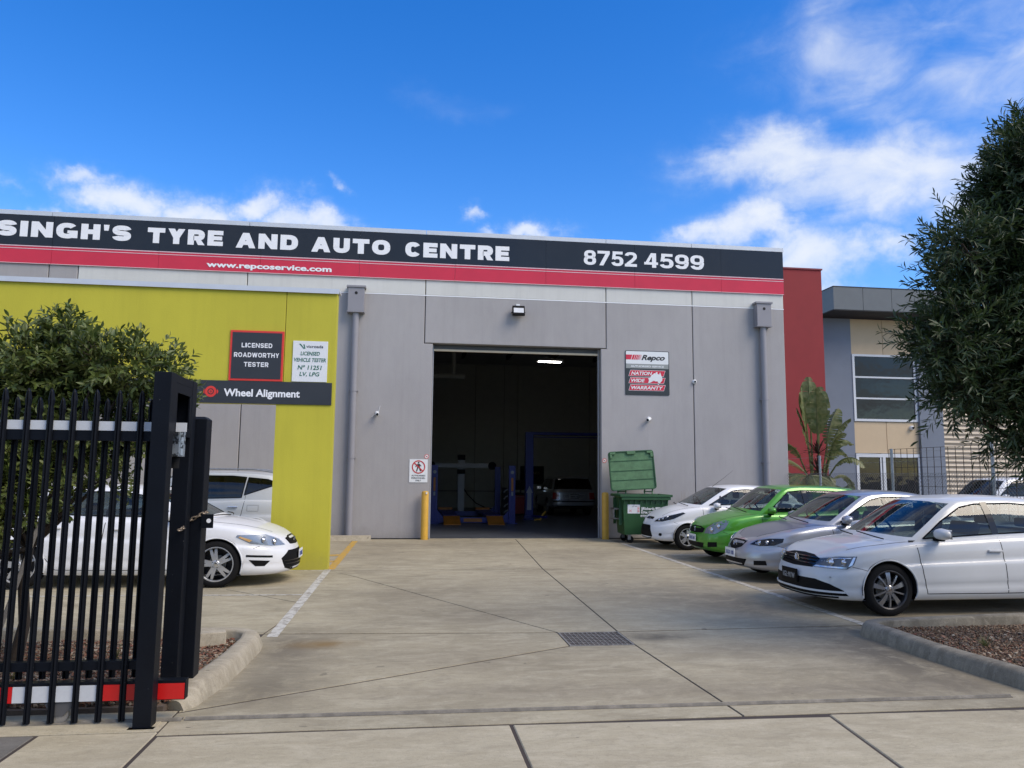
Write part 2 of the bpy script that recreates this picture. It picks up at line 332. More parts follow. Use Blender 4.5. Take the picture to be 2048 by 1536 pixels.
# mulch: chips of several colours
def chipmat(name, cols, scale):
    m = bpy.data.materials.new(name); m.use_nodes = True; t = m.node_tree; b = t.nodes['Principled BSDF']; b.inputs['Roughness'].default_value = .85
    g = t.nodes.new('ShaderNodeNewGeometry'); r = t.nodes.new('ShaderNodeValToRGB'); r.color_ramp.interpolation = 'CONSTANT'
    t.links.new(g.outputs['Random Per Island'], r.inputs[0])
    for i, c in enumerate(cols):
        e = r.color_ramp.elements[i] if i < 2 else r.color_ramp.elements.new(i / len(cols))
        e.position = i / len(cols); e.color = (*c, 1)
    t.links.new(r.outputs[0], b.inputs['Base Color'])
    MATS[name] = m
    return m
M_chip = chipmat('bark_chips', [(.17, .06, .035), (.10, .045, .03), (.25, .19, .13), (.13, .085, .055), (.34, .29, .22), (.20, .09, .05), (.07, .05, .035), (.24, .13, .08), (.15, .125, .095)], 1)
M_grav = chipmat('gravel_mulch', [(.15, .095, .055), (.21, .145, .09), (.09, .055, .035), (.26, .19, .12), (.17, .08, .04), (.12, .09, .06), (.19, .12, .07)], 1)

# ------------------------------------------------------------------ helpers
def tag(o, label=None, cat=None, group=None, kind=None):
    if label: o['label'] = label
    if cat: o['category'] = cat
    if group: o['group'] = group
    if kind: o['kind'] = kind
    return o
def thing(name, label, cat, loc=(0, 0, 0), rz=0.0, group=None, kind=None):
    o = bpy.data.objects.new(name, None); COL.objects.link(o)
    o.empty_display_size = .2
    o.location = loc; o.rotation_euler = (0, 0, rz)
    return tag(o, label, cat, group, kind)

class MB:
    def __init__(s): s.v = []; s.f = []; s.mi = []; s.mats = []; s.cur = 0
    def m(s, mt):
        if mt not in s.mats: s.mats.append(mt)
        s.cur = s.mats.index(mt); return s
    def add(s, vs, fs, M=None):
        o = len(s.v)
        s.v += [tuple(M @ Vector(v)) if M else tuple(v) for v in vs]
        s.f += [tuple(i + o for i in f) for f in fs]; s.mi += [s.cur] * len(fs); return s
    def box(s, a, b, bev=0.0, M=None):
        (x0, y0, z0), (x1, y1, z1) = a, b
        x0, x1 = min(x0, x1), max(x0, x1); y0, y1 = min(y0, y1), max(y0, y1); z0, z1 = min(z0, z1), max(z0, z1)
        if bev <= 0:
            return s.add([(x0, y0, z0), (x1, y0, z0), (x1, y1, z0), (x0, y1, z0), (x0, y0, z1), (x1, y0, z1), (x1, y1, z1), (x0, y1, z1)],
                         [(0, 3, 2, 1), (4, 5, 6, 7), (0, 1, 5, 4), (1, 2, 6, 5), (2, 3, 7, 6), (3, 0, 4, 7)], M)
        bm = bmesh.new(); bmesh.ops.create_cube(bm, size=1)
        for v in bm.verts: v.co = Vector(((x0 + x1) / 2 + v.co.x * (x1 - x0), (y0 + y1) / 2 + v.co.y * (y1 - y0), (z0 + z1) / 2 + v.co.z * (z1 - z0)))
        bmesh.ops.bevel(bm, geom=bm.edges[:], offset=bev, segments=2, affect='EDGES', profile=.6)
        return s.bm(bm, M)
    def bm(s, bm, M=None):
        bm.verts.index_update()
        s.add([v.co.copy() for v in bm.verts], [[v.index for v in f.verts] for f in bm.faces], M); bm.free(); return s
    def prism(s, poly, h0, h1, plane='xz', M=None):
        n = len(poly); P = {'xz': lambda a, b, h: (a, h, b), 'xy': lambda a, b, h: (a, b, h), 'yz': lambda a, b, h: (h, a, b)}[plane]
        vs = [P(a, b, h0) for a, b in poly] + [P(a, b, h1) for a, b in poly]
        fs = [tuple(range(n))[::-1], tuple(range(n, 2 * n))] + [(i, (i + 1) % n, n + (i + 1) % n, n + i) for i in range(n)]
        return s.add(vs, fs, M)
    def tube(s, pts, r, n=8, cap=True, M=None):
        pts = [Vector(p) for p in pts]; rr = r if isinstance(r, (list, tuple)) else [r] * len(pts)
        vs = []; fs = []; up = Vector((0, 0, 1)); pa = None
        for i, p in enumerate(pts):
            d = (pts[min(i + 1, len(pts) - 1)] - pts[max(i - 1, 0)])
            d = d.normalized() if d.length > 1e-9 else Vector((0, 0, 1))
            if pa is None:
                a = d.orthogonal().normalized()
            else:
                a = (pa - d * pa.dot(d)); a = a.normalized() if a.length > 1e-6 else d.orthogonal().normalized()
            pa = a; b = d.cross(a)
            for k in range(n):
                t = 2 * pi * k / n; vs.append(p + (a * cos(t) + b * sin(t)) * rr[i])
        for i in range(len(pts) - 1):
            for k in range(n):
                fs.append((i * n + k, i * n + (k + 1) % n, (i + 1) * n + (k + 1) % n, (i + 1) * n + k))
        if cap:
            fs.append(tuple(range(n))[::-1]); fs.append(tuple((len(pts) - 1) * n + k for k in range(n)))
        return s.add(vs, fs, M)
    def cyl(s, a, b, r, n=20, r2=None): return s.tube([a, b], [r, r if r2 is None else r2], n)
    def lathe(s, prof, n=28, M=None):           # profile (r, y) about the y axis
        vs = []; fs = []
        for r, y in prof:
            for k in range(n):
                t = 2 * pi * k / n; vs.append((r * cos(t), y, r * sin(t)))
        for i in range(len(prof) - 1):
            for k in range(n):
                fs.append((i * n + k, (i + 1) * n + k, (i + 1) * n + (k + 1) % n, i * n + (k + 1) % n))
        return s.add(vs, fs, M)
    def disc(s, c, r, axis='y', n=24, h=.003, sy=1.0):
        poly = [(c[0] + r * cos(2 * pi * k / n), c[2] + r * sy * sin(2 * pi * k / n)) for k in range(n)]
        return s.prism(poly, c[1] - h, c[1])
    def build(s, name, mt=None, parent=None, smooth=False, ang=35, **k):
        me = bpy.data.meshes.new(name); me.from_pydata([tuple(v) for v in s.v], [], s.f)
        ms = s.mats if s.mats else []
        if mt: me.materials.append(mt)
        else:
            for x in ms: me.materials.append(x)
            me.polygons.foreach_set('material_index', s.mi)
        if smooth:
            me.polygons.foreach_set('use_smooth', [True] * len(me.polygons))
            me.set_sharp_from_angle(angle=radians(ang))
        me.update()
        o = bpy.data.objects.new(name, me); COL.objects.link(o)
        if parent: o.parent = parent
        if k: tag(o, **k)
        return o

def text_mb(mb, txt, x0, z0, h, y, width=None, bold=0.0, shear=0.0, align='LEFT', M=None, space=1.0, depth=.003):
    cu = bpy.data.curves.new('t', 'FONT'); cu.body = txt; cu.size = 1.0; cu.offset = bold; cu.extrude = .001; cu.shear = shear; cu.space_character = space
    cu.resolution_u = 4
    ob = bpy.data.objects.new('t', cu); COL.objects.link(ob)
    dg = bpy.context.evaluated_depsgraph_get(); me = ob.evaluated_get(dg).to_mesh()
    vs = [v.co.copy() for v in me.vertices]; fs = [tuple(p.vertices) for p in me.polygons]
    ob.evaluated_get(dg).to_mesh_clear(); bpy.data.objects.remove(ob); bpy.data.curves.remove(cu)
    if not vs: return
    xs = [v.x for v in vs]; w = max(xs) - min(xs); mn = min(xs)
    k = h / 0.729                       # cap height of the built-in font
    kx = width / w if width else k
    tw = w * kx
    ox = x0 - (tw / 2 if align == 'CENTER' else 0)
    mb.add([(ox + (v.x - mn) * kx, y - depth * (1 if v.z > 0 else 0), z0 + v.y * k) for v in vs], fs, M)

def inset_poly(poly, d):
    n = len(poly); A = sum(poly[i][0] * poly[(i + 1) % n][1] - poly[(i + 1) % n][0] * poly[i][1] for i in range(n))
    if A < 0: poly = poly[::-1]
    res = []
    for i in range(n):
        p0, p1, p2 = Vector(poly[i - 1]), Vector(poly[i]), Vector(poly[(i + 1) % n])
        a = (p1 - p0).normalized(); b = (p2 - p1).normalized(); na = Vector((-a.y, a.x)); nb = Vector((-b.y, b.x))
        bis = (na + nb); L = bis.length
        bis = bis / L if L > 1e-6 else na
        res.append(tuple(p1 + bis * (d / max(.35, bis.dot(na)))))
    return res

# heavy extended capitals and figures, drawn stroke by stroke
def glyphs(ch, hx=.185, hy=.15):
    l, r, b, t, m = hx, 1 - hx, hy, 1 - hy, .5; E = []
    def rib(pts):
        n = len(pts); out = []
        for i in range(n):
            a = pts[max(0, i - 1)]; c = pts[min(n - 1, i + 1)]; dx, dy = c[0] - a[0], c[1] - a[1]; q = hypot(dx / hx, dy / hy) or 1; nx, ny = -dy / hy / q, dx / hx / q
            out.append(((pts[i][0] + nx * hx, pts[i][1] + ny * hy), (pts[i][0] - nx * hx, pts[i][1] - ny * hy)))
        for u, v in zip(out[:-1], out[1:]): E.append([u[0], u[1], v[1], v[0]])
    def se(v): return math.copysign(abs(v) ** .80, v)
    def el(cx, cy, rx, ry, a0, a1, n=18): return [(cx + rx * se(cos(radians(a0 + (a1 - a0) * i / n))), cy + ry * se(sin(radians(a0 + (a1 - a0) * i / n)))) for i in range(n + 1)]
    def bx(x0, y0, x1, y1): E.append([(x0, y0), (x1, y0), (x1, y1), (x0, y1)])
    w = 2 * hx; h = 2 * hy; X_ = .5 - hx
    if ch == 'S': ry = (t - .5) / 2; rib(el(.5, (t + .5) / 2, X_, ry, 8, 270)[:-1] + el(.5, (b + .5) / 2, X_, ry, 90, -172))
    elif ch == 'I': bx(0, 0, 1, 1)
    elif ch == "'": E.append([(.12, .62), (.88, .62), (1, 1), (0, 1)])
    elif ch == 'N': bx(0, 0, w, 1); bx(1 - w, 0, 1, 1); E.append([(w * .0, 1), (1 - w, 0), (1, 0), (w, 1)])
    elif ch == 'H': bx(0, 0, w, 1); bx(1 - w, 0, 1, 1); bx(w, .5 - hy, 1 - w, .5 + hy)
    elif ch == 'T': bx(0, 1 - h, 1, 1); bx(.5 - hx, 0, .5 + hx, 1 - h)
    elif ch == 'Y': E.append([(0, 1), (w * 1.05, 1), (.5 + hx, .46), (.5 - hx, .40)]); E.append([(1 - w * 1.05, 1), (1, 1), (.5 + hx, .40), (.5 - hx, .46)]); bx(.5 - hx, 0, .5 + hx, .45)
    elif ch == 'E': bx(0, 0, w, 1); bx(w, 0, 1, h * .95); bx(w, 1 - h * .95, 1, 1); bx(w, .5 - hy * .85, .94, .5 + hy * .85)
    elif ch == 'L': bx(0, 0, w, 1); bx(w, 0, 1, h)
    elif ch == 'R': bx(0, 0, w, 1); rib([(w * .9, t)] + el(.58, (t + .44) / 2, .42 - hx, (t - .44) / 2, 90, -90, 12) + [(w * .9, .44)]); E.append([(.42, .40), (.72, .42), (1.02, 0), (.62, 0)])
    elif ch == 'P': bx(0, 0, w, 1); rib([(w * .9, t)] + el(.58, (t + .44) / 2, .42 - hx, (t - .44) / 2, 90, -90, 12) + [(w * .9, .44)])
    elif ch == 'D': bx(0, 0, w, 1); rib([(w * .9, t)] + el(.48, .5, .52 - hx, .5 - hy, 90, -90) + [(w * .9, b)])
    elif ch == 'A': k = w * 1.12; E.append([(0, 0), (k * .88, 0), (.5 + hx * .9, 1), (.5 - hx * 1.0, 1)]); E.append([(1 - k * .88, 0), (1, 0), (.5 + hx * 1.0, 1), (.5 - hx * .9, 1)]); bx(.24, .20, .76, .20 + h * .85)
    elif ch == 'W': E.append([(0, 1), (w, 1), (.38, 0), (.18, 0)]); E.append([(.18, 0), (.38, 0), (.58, 1), (.42, 1)]); E.append([(.42, 1), (.58, 1), (.82, 0), (.62, 0)]); E.append([(.62, 0), (.82, 0), (1, 1), (1 - w, 1)])
    elif ch == 'U': rib([(l, 1), (l, .42)] + el(.5, .42, X_, .42 - hy, 180, 360) + [(r, .42), (r, 1)])
    elif ch == 'O': rib(el(.5, .5, X_, .5 - hy, 0, 360, 32))
    elif ch == 'C': rib(el(.5, .5, X_, .5 - hy, 34, 326, 28))
    elif ch == 'G': rib(el(.5, .5, X_, .5 - hy, 38, 322, 28)); bx(1 - w * .95, .04, 1, .52); bx(.52, .34, 1 - w * .95, .52)
    elif ch == '8': ry = (t - .52) / 2; rib(el(.5, (t + .53) / 2, X_ - .03, ry, 0, 360, 28)); rib(el(.5, (b + .53) / 2, X_, (.53 - b) / 2, 0, 360, 28))
    elif ch == '7': bx(0, 1 - h, 1, 1); E.append([(.14, 0), (.14 + w * 1.1, 0), (1, 1 - h), (1 - w * 1.15, 1 - h)])
    elif ch == '5': bx(.12, 1 - h, .94, 1); E.append([(.06, .44), (.06 + w * .85, .52), (.12 + w * .9, 1 - h), (.12, 1 - h)]); rib(el(.5, .335, X_, .335 - hy, 150, -165, 26))
    elif ch == '2': bx(0, 0, 1, h); rib(el(.5, .70, X_, .30 - hy, 172, -25, 20) + [(.62, .42), (.30, .22), (.20, .10)])
    elif ch == '4': bx(1 - w * 1.45, 0, 1 - w * .45, 1); bx(0, .20, 1, .20 + h * .9); E.append([(0, .20), (w * .9, .26), (1 - w * 1.0, 1), (1 - w * 1.7, 1)])
    elif ch == '9': rib(el(.5, .665, X_, .335 - hy, 0, 360, 28)); rib(el(.5, .5, X_, .5 - hy, 0, -52, 12) + el(.5, .335, X_, .335 - hy, -60, -165, 12))
    return E
def block_text(mb, txt, x0, x1, z0, h, y, gap=.17, hx=.185, hy=.15, wid=None):
    W_ = {'I': .40, "'": .30, ' ': .45, 'N': 1.12, 'A': 1.15, 'W': 1.5, 'E': .92, 'T': 1.02, 'O': 1.12, 'G': 1.12, 'D': 1.05, 'L': .85}
    ws = [W_.get(c, 1.0) for c in txt]; tot = sum(ws) + gap * (len(txt) - 1); k = (x1 - x0) / tot; x = x0; e = 0
    for c, w in zip(txt, ws):
        if c != ' ':
            xx = .5 if c in "I'" else hx / w
            for poly in glyphs(c, xx, hy):
                e += 1; yy = y - .0002 * (e % 7)
                mb.add([(x + a * w * k, yy, z0 + b_ * h) for a, b_ in poly], [tuple(range(len(poly)))])
        x += (w + gap) * k
# ================================================================== GROUND
def slab(poly, name, mt, parent, z1=0.0, th=.07, gap=.009, bev=.0015):
    p = inset_poly(poly, gap); q = inset_poly(poly, gap + bev); n = len(p)
    mb = MB()
    vs = [(x, y, z1 - th) for x, y in p] + [(x, y, z1 - bev) for x, y in p] + [(x, y, z1) for x, y in q]
    fs = [tuple(range(2 * n, 3 * n))] + [(i, (i + 1) % n, n + (i + 1) % n, n + i) for i in range(n)] + [(n + i, n + (i + 1) % n, 2 * n + (i + 1) % n, 2 * n + i) for i in range(n)]
    mb.add(vs, fs); return mb.build(name, mt, parent)

g = MB(); g.add([(-400, -400, -.09), (400, -400, -.09), (400, 400, -.09), (-400, 400, -.09)], [(0, 1, 2, 3)])
g.build('ground', M_ground, kind='structure')
g = MB(); g.box((-60, -16, -.30), (60, -1.2, -.06)); g.build('road', M_road, kind='structure')
g = MB(); g.box((-12, 3.0, -.08), (13, 19.2, -.006)); g.build('joint_bed', M_joint, kind='structure')

drive = thing('driveway', None, None, (0, 0, 0), kind='structure')
XL, XJ, XR = -1.3, 2.19, 5.0
D1, D2 = 7.95, 13.2
dr = [(1.54, 7.33), (2.17, 7.33), (2.17, 7.95), (1.54, 7.95)]
slabs = [
    [(-1.5, 5.14), (2.27, 5.14), (2.25, 5.60), (2.17, 7.33), (1.54, 7.33), (-.33, 6.24), (-1.5, 5.58)],
    [(-1.5, 5.6), (-.33, 6.26), (1.54, 7.35), (1.54, 7.945), (XL - .1, 8.13)],
    [(XL - .1, 8.15), (1.54, 7.965), (-.84, 12.5), (-1.30, 13.24), (XL, 9)],
    [(1.54, 7.965), (2.17, 7.96), (2.30, 13.18), (-1.30, 13.22), (-.84, 12.5)],
    [(2.17, 7.33), (2.25, 5.6), (2.27, 5.14), (6.2, 5.14), (6.2, 8.05), (4.98, 8.04), (2.17, 7.94)],
    [(2.17, 7.96), (4.98, 8.06), (5.0, 13.12), (2.30, 13.18)],
    [(-1.30, 13.25), (2.30, 13.21), (2.66, 19.3), (-1.30, 19.3)],
    [(2.30, 13.21), (5.0, 13.15), (5.0, 19.3), (2.66, 19.3)],
]
for p in slabs: slab(p, 'concrete_slab', M_con, drive)
park = thing('parking_area', None, None, kind='structure')
for p in ([(5.0, 8.05), (9.8, 8.05), (9.8, 13.14), (5.0, 13.14)], [(5.0, 13.14), (9.8, 13.14), (9.8, 19.3), (5.0, 19.3)]):
    slab(p, 'concrete_slab', M_con_shade, park)
for p in ([(-1.4, 8.14), (XL, 9), (XL, 10.0), (-2.45, 11.2), (-12, 11.2), (-12, 8.0)], [(XL, 10.0), (-1.30, 13.24), (-12, 13.24), (-12, 11.2), (-2.45, 11.2)], [(-1.30, 13.24), (-1.30, 19.3), (-12, 19.3), (-12, 13.24)]):
    slab(p, 'concrete_slab', M_con, park)
for p in ([(5.5, 5.14), (9.8, 5.14), (9.8, 4.9)],): pass
foot = thing('footpath', None, None, kind='structure')
xs = [(-1.49, -1.52), (.69, .71), (2.86, 2.62), (5.0, 4.6), (7.4, 7.0), (10, 9.6)]
for (a0, a1), (b0, b1) in zip(xs[:-1], xs[1:]):
    slab([(a0, 5.13), (b0, 5.08 if b0 > 2 else 5.13), (b1, 3.0), (a1, 3.0)], 'path_slab', M_path, foot, gap=.008, bev=.01)
slab([(-2.2, 5.22), (-1.49, 5.22), (-1.52, 3.0), (-2.24, 3.0)], 'path_slab', M_path, foot, gap=.008, bev=.01)
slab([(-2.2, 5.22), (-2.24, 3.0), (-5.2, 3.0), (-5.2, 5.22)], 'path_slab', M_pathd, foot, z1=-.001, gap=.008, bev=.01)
slab([(-12, 5.22), (-1.5, 5.22), (-1.5, 5.64), (-12, 5.64)], 'path_slab', M_path, foot, gap=.004)
slab([(-12, 3.0), (-5.2, 3.0), (-5.2, 5.22), (-12, 5.22)], 'path_slab', M_path, foot, gap=.004)
g = MB(); g.box((-12, 1.2, -.08), (12, 3.0, -.02)); g.build('nature_strip', mat('verge_grass', (.05, .07, .02), .95, var=.5, scale=20, bump=.6, bscale=90), kind='structure')
# cold joint where old concrete meets new: narrow render strip
g = MB()
g.box((-2.3, 5.235, .0), (-1.52, 5.30, .004)); g.build('mortar_strip', M_path, foot)

# drain grate
dg = thing('drain_grate', 'dark steel grid drain cover set in the middle of the driveway', 'drain grate', (1.855, 7.64, 0))
mb = MB(); w, h = .315, .31
for a, b in (((-w, -h, -.03), (w, -h + .018, .003)), ((-w, h - .018, -.03), (w, h, .003)), ((-w, -h + .018, -.03), (-w + .018, h - .018, .003)), ((w - .018, -h + .018, -.03), (w, h - .018, .003))): mb.box(a, b)
mb.build('frame', M_steel, dg)
mb = MB(); k = 13
for i in range(1, k): x = -w + .018 + i * (2 * w - .036) / k; mb.box((x - .004, -h + .018, -.02), (x + .004, h - .018, .000))
mb.build('bearing_bar', M_steel, dg, kind='stuff')
mb = MB()
for i in range(1, 8): y = -h + .018 + i * (2 * h - .036) / 8; mb.box((-w + .018, y - .005, -.014), (w - .018, y + .005, -.002))
mb.build('cross_bar', M_steel, dg, kind='stuff')
g = MB(); g.box((-w, -h, -.034), (w, h, -.032)); g.build('pit', M_dark, dg)

# painted lines (4 mm sheets)
def line(p, name, mt, label, group, z=.004):
    mb = MB(); n = len(p); mb.add([(x, y, z) for x, y in p] + [(x, y, z - .003) for x, y in p], [tuple(range(n))] + [(i, (i + 1) % n, n + (i + 1) % n, n + i)[::-1] for i in range(n)])
    return mb.build(name, mt, label=label, cat='painted line', group=group)
def strip(x0, y0, x1, y1, w): 
    d = Vector((x1 - x0, y1 - y0)).normalized(); n = Vector((-d.y, d.x)) * w / 2
    return [(x0 - n.x, y0 - n.y), (x1 - n.x, y1 - n.y), (x1 + n.x, y1 + n.y), (x0 + n.x, y0 + n.y)]
line(strip(-1.29, 7.98, -1.30, 13.3, .105), 'lane_line', M_line, 'worn white line along the left edge of the driveway, from kerb to yellow wall', None)
line(strip(4.985, 7.95, 5.03, 17.9, .105), 'lane_line', M_line2, 'faded white line along the noses of the cars on the right', None)
line(strip(-1.26, 13.36, -1.23, 18.75, .13), 'lane_line', M_liney, 'yellow line along the driveway beside the yellow wall', None)
line([(-2.9, 15.1), (-1.31, 15.5), (-1.31, 15.75), (-2.9, 15.35)], 'hatch_line', M_liney, 'far yellow hatch stroke beside the yellow wall', None)
line([(-2.9, 14.25), (-1.31, 14.4), (-1.31, 14.62), (-2.9, 14.47)], 'hatch_line', M_liney, 'near yellow hatch stroke beside the yellow wall', None)
line(strip(-6.5, 13.24, -1.32, 13.22, .05), 'bay_line', M_line2, 'thin white line along the foot of the yellow pier', None)
line(strip(-6.5, 10.80, -1.36, 10.64, .06), 'bay_line', M_line2, 'thin white bay line beside the left sedan', None)
for y, lb in ((10.58, 'white bay line between white and silver sedans'), (12.98, 'white bay line between silver sedan and green hatchback'), (15.35, 'white bay line between green and white hatchbacks')):
    line(strip(5.04, y, 9.5, y + .02, .07), 'bay_line', M_line2, lb, None)

# steel gate track set in the concrete
mb = MB(); mb.tube([(-9, 5.44, .004), (-1.42, 5.44, .004)], .012, 8); mb.box((-9, 5.405, 0), (-1.42, 5.475, .006))
mb.build('gate_track', M_track, label='galvanised steel track under the black sliding gate', cat='gate track', smooth=True)
mb = MB(); mb.tube([(-1.40, 5.44, .006), (4.45, 5.385, .006)], .012, 8); mb.prism([(-1.40, 5.41), (4.45, 5.355), (4.45, 5.415), (-1.40, 5.47)], .0, .006, 'xy')
mb.build('gate_track', M_track, label='steel gate track running across the open driveway entrance', cat='gate track', smooth=True)

# kerbs
def sweep(path, prof, name, mt, parent=None, ends=True, **k):
    """prof: (side offset, z) closed section; path: xy points"""
    P = [Vector(p) for p in path]; n = len(prof); mb = MB(); vs = []; fs = []
    for i, p in enumerate(P):
        d0 = (p - P[i - 1]).normalized() if i else (P[1] - p).normalized()
        d1 = (P[i + 1] - p).normalized() if i < len(P) - 1 else d0
        d = (d0 + d1).normalized(); nn = Vector((-d.y, d.x)) / max(.5, d.dot(d0))
        zs = 1.0
        if ends:
            e = min(i, 2) / 2 if ends in (1, True, 3) else 1.0
            zs = min(1, .45 + .55 * e)
        wob = .003 * sin(i * .7)
        for a, z in prof: vs.append((p.x + nn.x * (a + wob), p.y + nn.y * (a + wob), z * zs + (.003 * sin(i * .43) if z > .05 else 0)))
    for i in range(len(P) - 1):
        for j in range(n): fs.append((i * n + j, i * n + (j + 1) % n, (i + 1) * n + (j + 1) % n, (i + 1) * n + j))
    fs.append(tuple(range(n))[::-1]); fs.append(tuple((len(P) - 1) * n + j for j in range(n)))
    mb.add(vs, [f[::-1] for f in fs]); return mb.build(name, mt, parent, smooth=True, ang=60, **k)
def resamp(pts, st=.12):
    out = [pts[0]]
    for a, b in zip(pts[:-1], pts[1:]):
        L = hypot(b[0] - a[0], b[1] - a[1]); k = max(1, int(L / st))
        for i in range(1, k + 1): out.append((a[0] + (b[0] - a[0]) * i / k, a[1] + (b[1] - a[1]) * i / k))
    return out
def arc(cx, cy, r, a0, a1, n=8): return [(cx + r * cos(radians(a0 + (a1 - a0) * i / n)), cy + r * sin(radians(a0 + (a1 - a0) * i / n))) for i in range(n + 1)]
KP = [(-.085, -.05), (-.085, .108), (-.075, .124), (-.045, .130), (.025, .128), (.052, .119), (.072, .095), (.098, .02), (.106, -.05)]
# left: starts at the gate, runs back, turns left. profile's + side faces the driveway => path direction such that left normal points away
pl = [(-1.55, 5.68), (-1.50, 5.76)] + [(-1.44, 6.2), (-1.40, 6.8), (-1.385, 7.35)] + arc(-1.70, 7.50, .30, 0, 95, 8) + [(-2.2, 7.86), (-3.5, 7.95), (-12, 8.1)]
sweep(resamp(pl), [(-a, z) for a, z in KP][::-1], 'kerb', M_kerb, ends=True, label='pale concrete kerb round the left garden bed by the gate', cat='kerb')
pr = [(4.86, 5.1), (4.80, 5.4), (4.74, 6.0), (4.70, 6.6), (4.70, 7.25)] + arc(5.05, 7.40, .36, 180, 95, 8) + [(5.6, 7.80), (6.9, 7.95), (9.9, 8.05)]
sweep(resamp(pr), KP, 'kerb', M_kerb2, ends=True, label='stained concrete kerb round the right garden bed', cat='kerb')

# garden beds
g = MB(); g.prism([(-12, 5.64), (-1.60, 5.64), (-1.5, 6.2), (-1.48, 7.3), (-1.75, 7.75), (-12, 8.0)], -.05, .03, 'xy'); g.build('garden_soil', M_ground, kind='structure')
g = MB(); g.prism([(4.95, 5.1), (10, 4.9), (10, 8.0), (5.2, 7.7), (4.8, 7.3), (4.82, 6.2)], -.05, .03, 'xy'); g.build('garden_soil', M_ground, kind='structure')
def chips(n, region, zf, lmin, lmax, name, mt, flat=.25, **k):
    x0, x1, y0, y1 = region
    vs = np.zeros((n, 8, 3)); c = np.zeros((n, 3)); c[:, 0] = RNG.uniform(x0, x1, n); c[:, 1] = RNG.uniform(y0, y1, n)
    c[:, 2] = zf + RNG.uniform(-.005, .018, n)
    L = RNG.uniform(lmin, lmax, n); Wd = L * RNG.uniform(.3, .8, n); H = L * flat
    ca = RNG.uniform(0, 6.28, n); tl = RNG.normal(0, .35, n); rl = RNG.normal(0, .35, n)
    i = 0
    for sx in (-1, 1):
        for sy in (-1, 1):
            for sz in (-1, 1):
                lx = sx * L / 2 * (1 - .25 * RNG.random(n)); ly = sy * Wd / 2 * (1 - .3 * RNG.random(n)); lz = sz * H / 2
                z = lz + lx * np.sin(tl) + ly * np.sin(rl)
                vs[:, i, 0] = c[:, 0] + lx * np.cos(ca) - ly * np.sin(ca); vs[:, i, 1] = c[:, 1] + lx * np.sin(ca) + ly * np.cos(ca); vs[:, i, 2] = c[:, 2] + z
                i += 1
    F = np.array([(0, 1, 3, 2), (4, 6, 7, 5), (0, 4, 5, 1), (2, 3, 7, 6), (0, 2, 6, 4), (1, 5, 7, 3)])
    fs = (F[None] + 8 * np.arange(n)[:, None, None]).reshape(-1, 4)
    me = bpy.data.meshes.new(name); me.from_pydata(vs.reshape(-1, 3).tolist(), [], fs.tolist()); me.materials.append(mt)
    o = bpy.data.objects.new(name, me); COL.objects.link(o); return tag(o, kind='stuff', **k)
chips(30000, (-4.6, -1.56, 5.68, 7.72), .04, .010, .034, 'bark_mulch', M_chip, .25, label='red brown bark chips covering the left garden bed')
chips(3500, (-8.6, -4.6, 5.68, 7.85), .04, .03, .07, 'bark_mulch', M_chip, .25, label='red brown bark chips at the far left of the bed')
chips(26000, (4.84, 6.9, 5.2, 7.66), .04, .009, .028, 'gravel_mulch', M_grav, .5, label='brown gravel mulch covering the right garden bed')
chips(3000, (6.9, 9.9, 5.2, 7.9), .04, .025, .055, 'gravel_mulch', M_grav, .5, label='brown gravel mulch at the outer end of the right bed')
chips(2600, (5.0, 7.5, 5.3, 7.3), .05, .012, .038, 'bark_mulch', M_chip, .2, label='reddish bark litter over the gravel of the right bed')
# twigs, weeds
mb = MB()
for i in range(60):
    x, y = random.uniform(-4, -1.6), random.uniform(5.8, 7.6); a = random.uniform(0, 6.28); L = random.uniform(.06, .3)
    mb.tube([(x, y, .06), (x + L * .5 * cos(a), y + L * .5 * sin(a), .075), (x + L * cos(a + .2), y + L * sin(a + .2), .065)], [.003, .0035, .002], 5)
mb.build('fallen_twigs', mat('dry_twig', (.30, .23, .15), .9), kind='stuff', label='dry fallen twigs lying on the bark mulch')
def tuft(x, y, h, n, label):
    mb = MB()
    for i in range(n):
        a = random.uniform(0, 6.28); L = h * random.uniform(.5, 1); r = L * random.uniform(.3, .9); w = .003
        p = [Vector((x + r * t * cos(a), y + r * t * sin(a), .04 + L * (t - .35 * t * t * (r / L)))) for t in (0, .5, 1)]
        s = Vector((-sin(a), cos(a), 0)) * w
        mb.add([p[0] - s, p[0] + s, p[1] + s * .8, p[1] - s * .8, p[2]], [(0, 1, 2, 3), (3, 2, 4)])
    return mb.build('grass_tuft', M_grass, label=label, cat='grass')
tuft(5.33, 6.72, .16, 46, 'small green grass tuft growing in the right gravel bed')
tuft(-2.35, 6.9, .20, 30, 'dry grass tuft in the bark mulch behind the gate')
tuft(-2.9, 6.4, .14, 26, 'low weed tuft in the bark mulch near the gate wheel')
mb = MB()
mb.box((-1.95, 7.35, .05), (-1.62, 7.55, .17), .01, M=Matrix.Translation((-1.78, 7.45, 0)) @ Matrix.Rotation(.35, 4, 'Z') @ Matrix.Translation((1.78, -7.45, 0)))
mb.build('concrete_offcut', M_kerb, label='grey concrete block lying in the bed corner by the kerb', cat='concrete block')
mb = MB()
mb.tube([(-3.45, 7.07, .0), (-3.11, 6.6, .38), (-2.88, 6.6, 1.21)], [.022, .022, .022], 4); mb.build('tree_stake', mat('weathered_timber', (.26, .24, .21), .85, var=.25, scale=8), label='grey leaning timber stake behind the black gate', cat='stake')

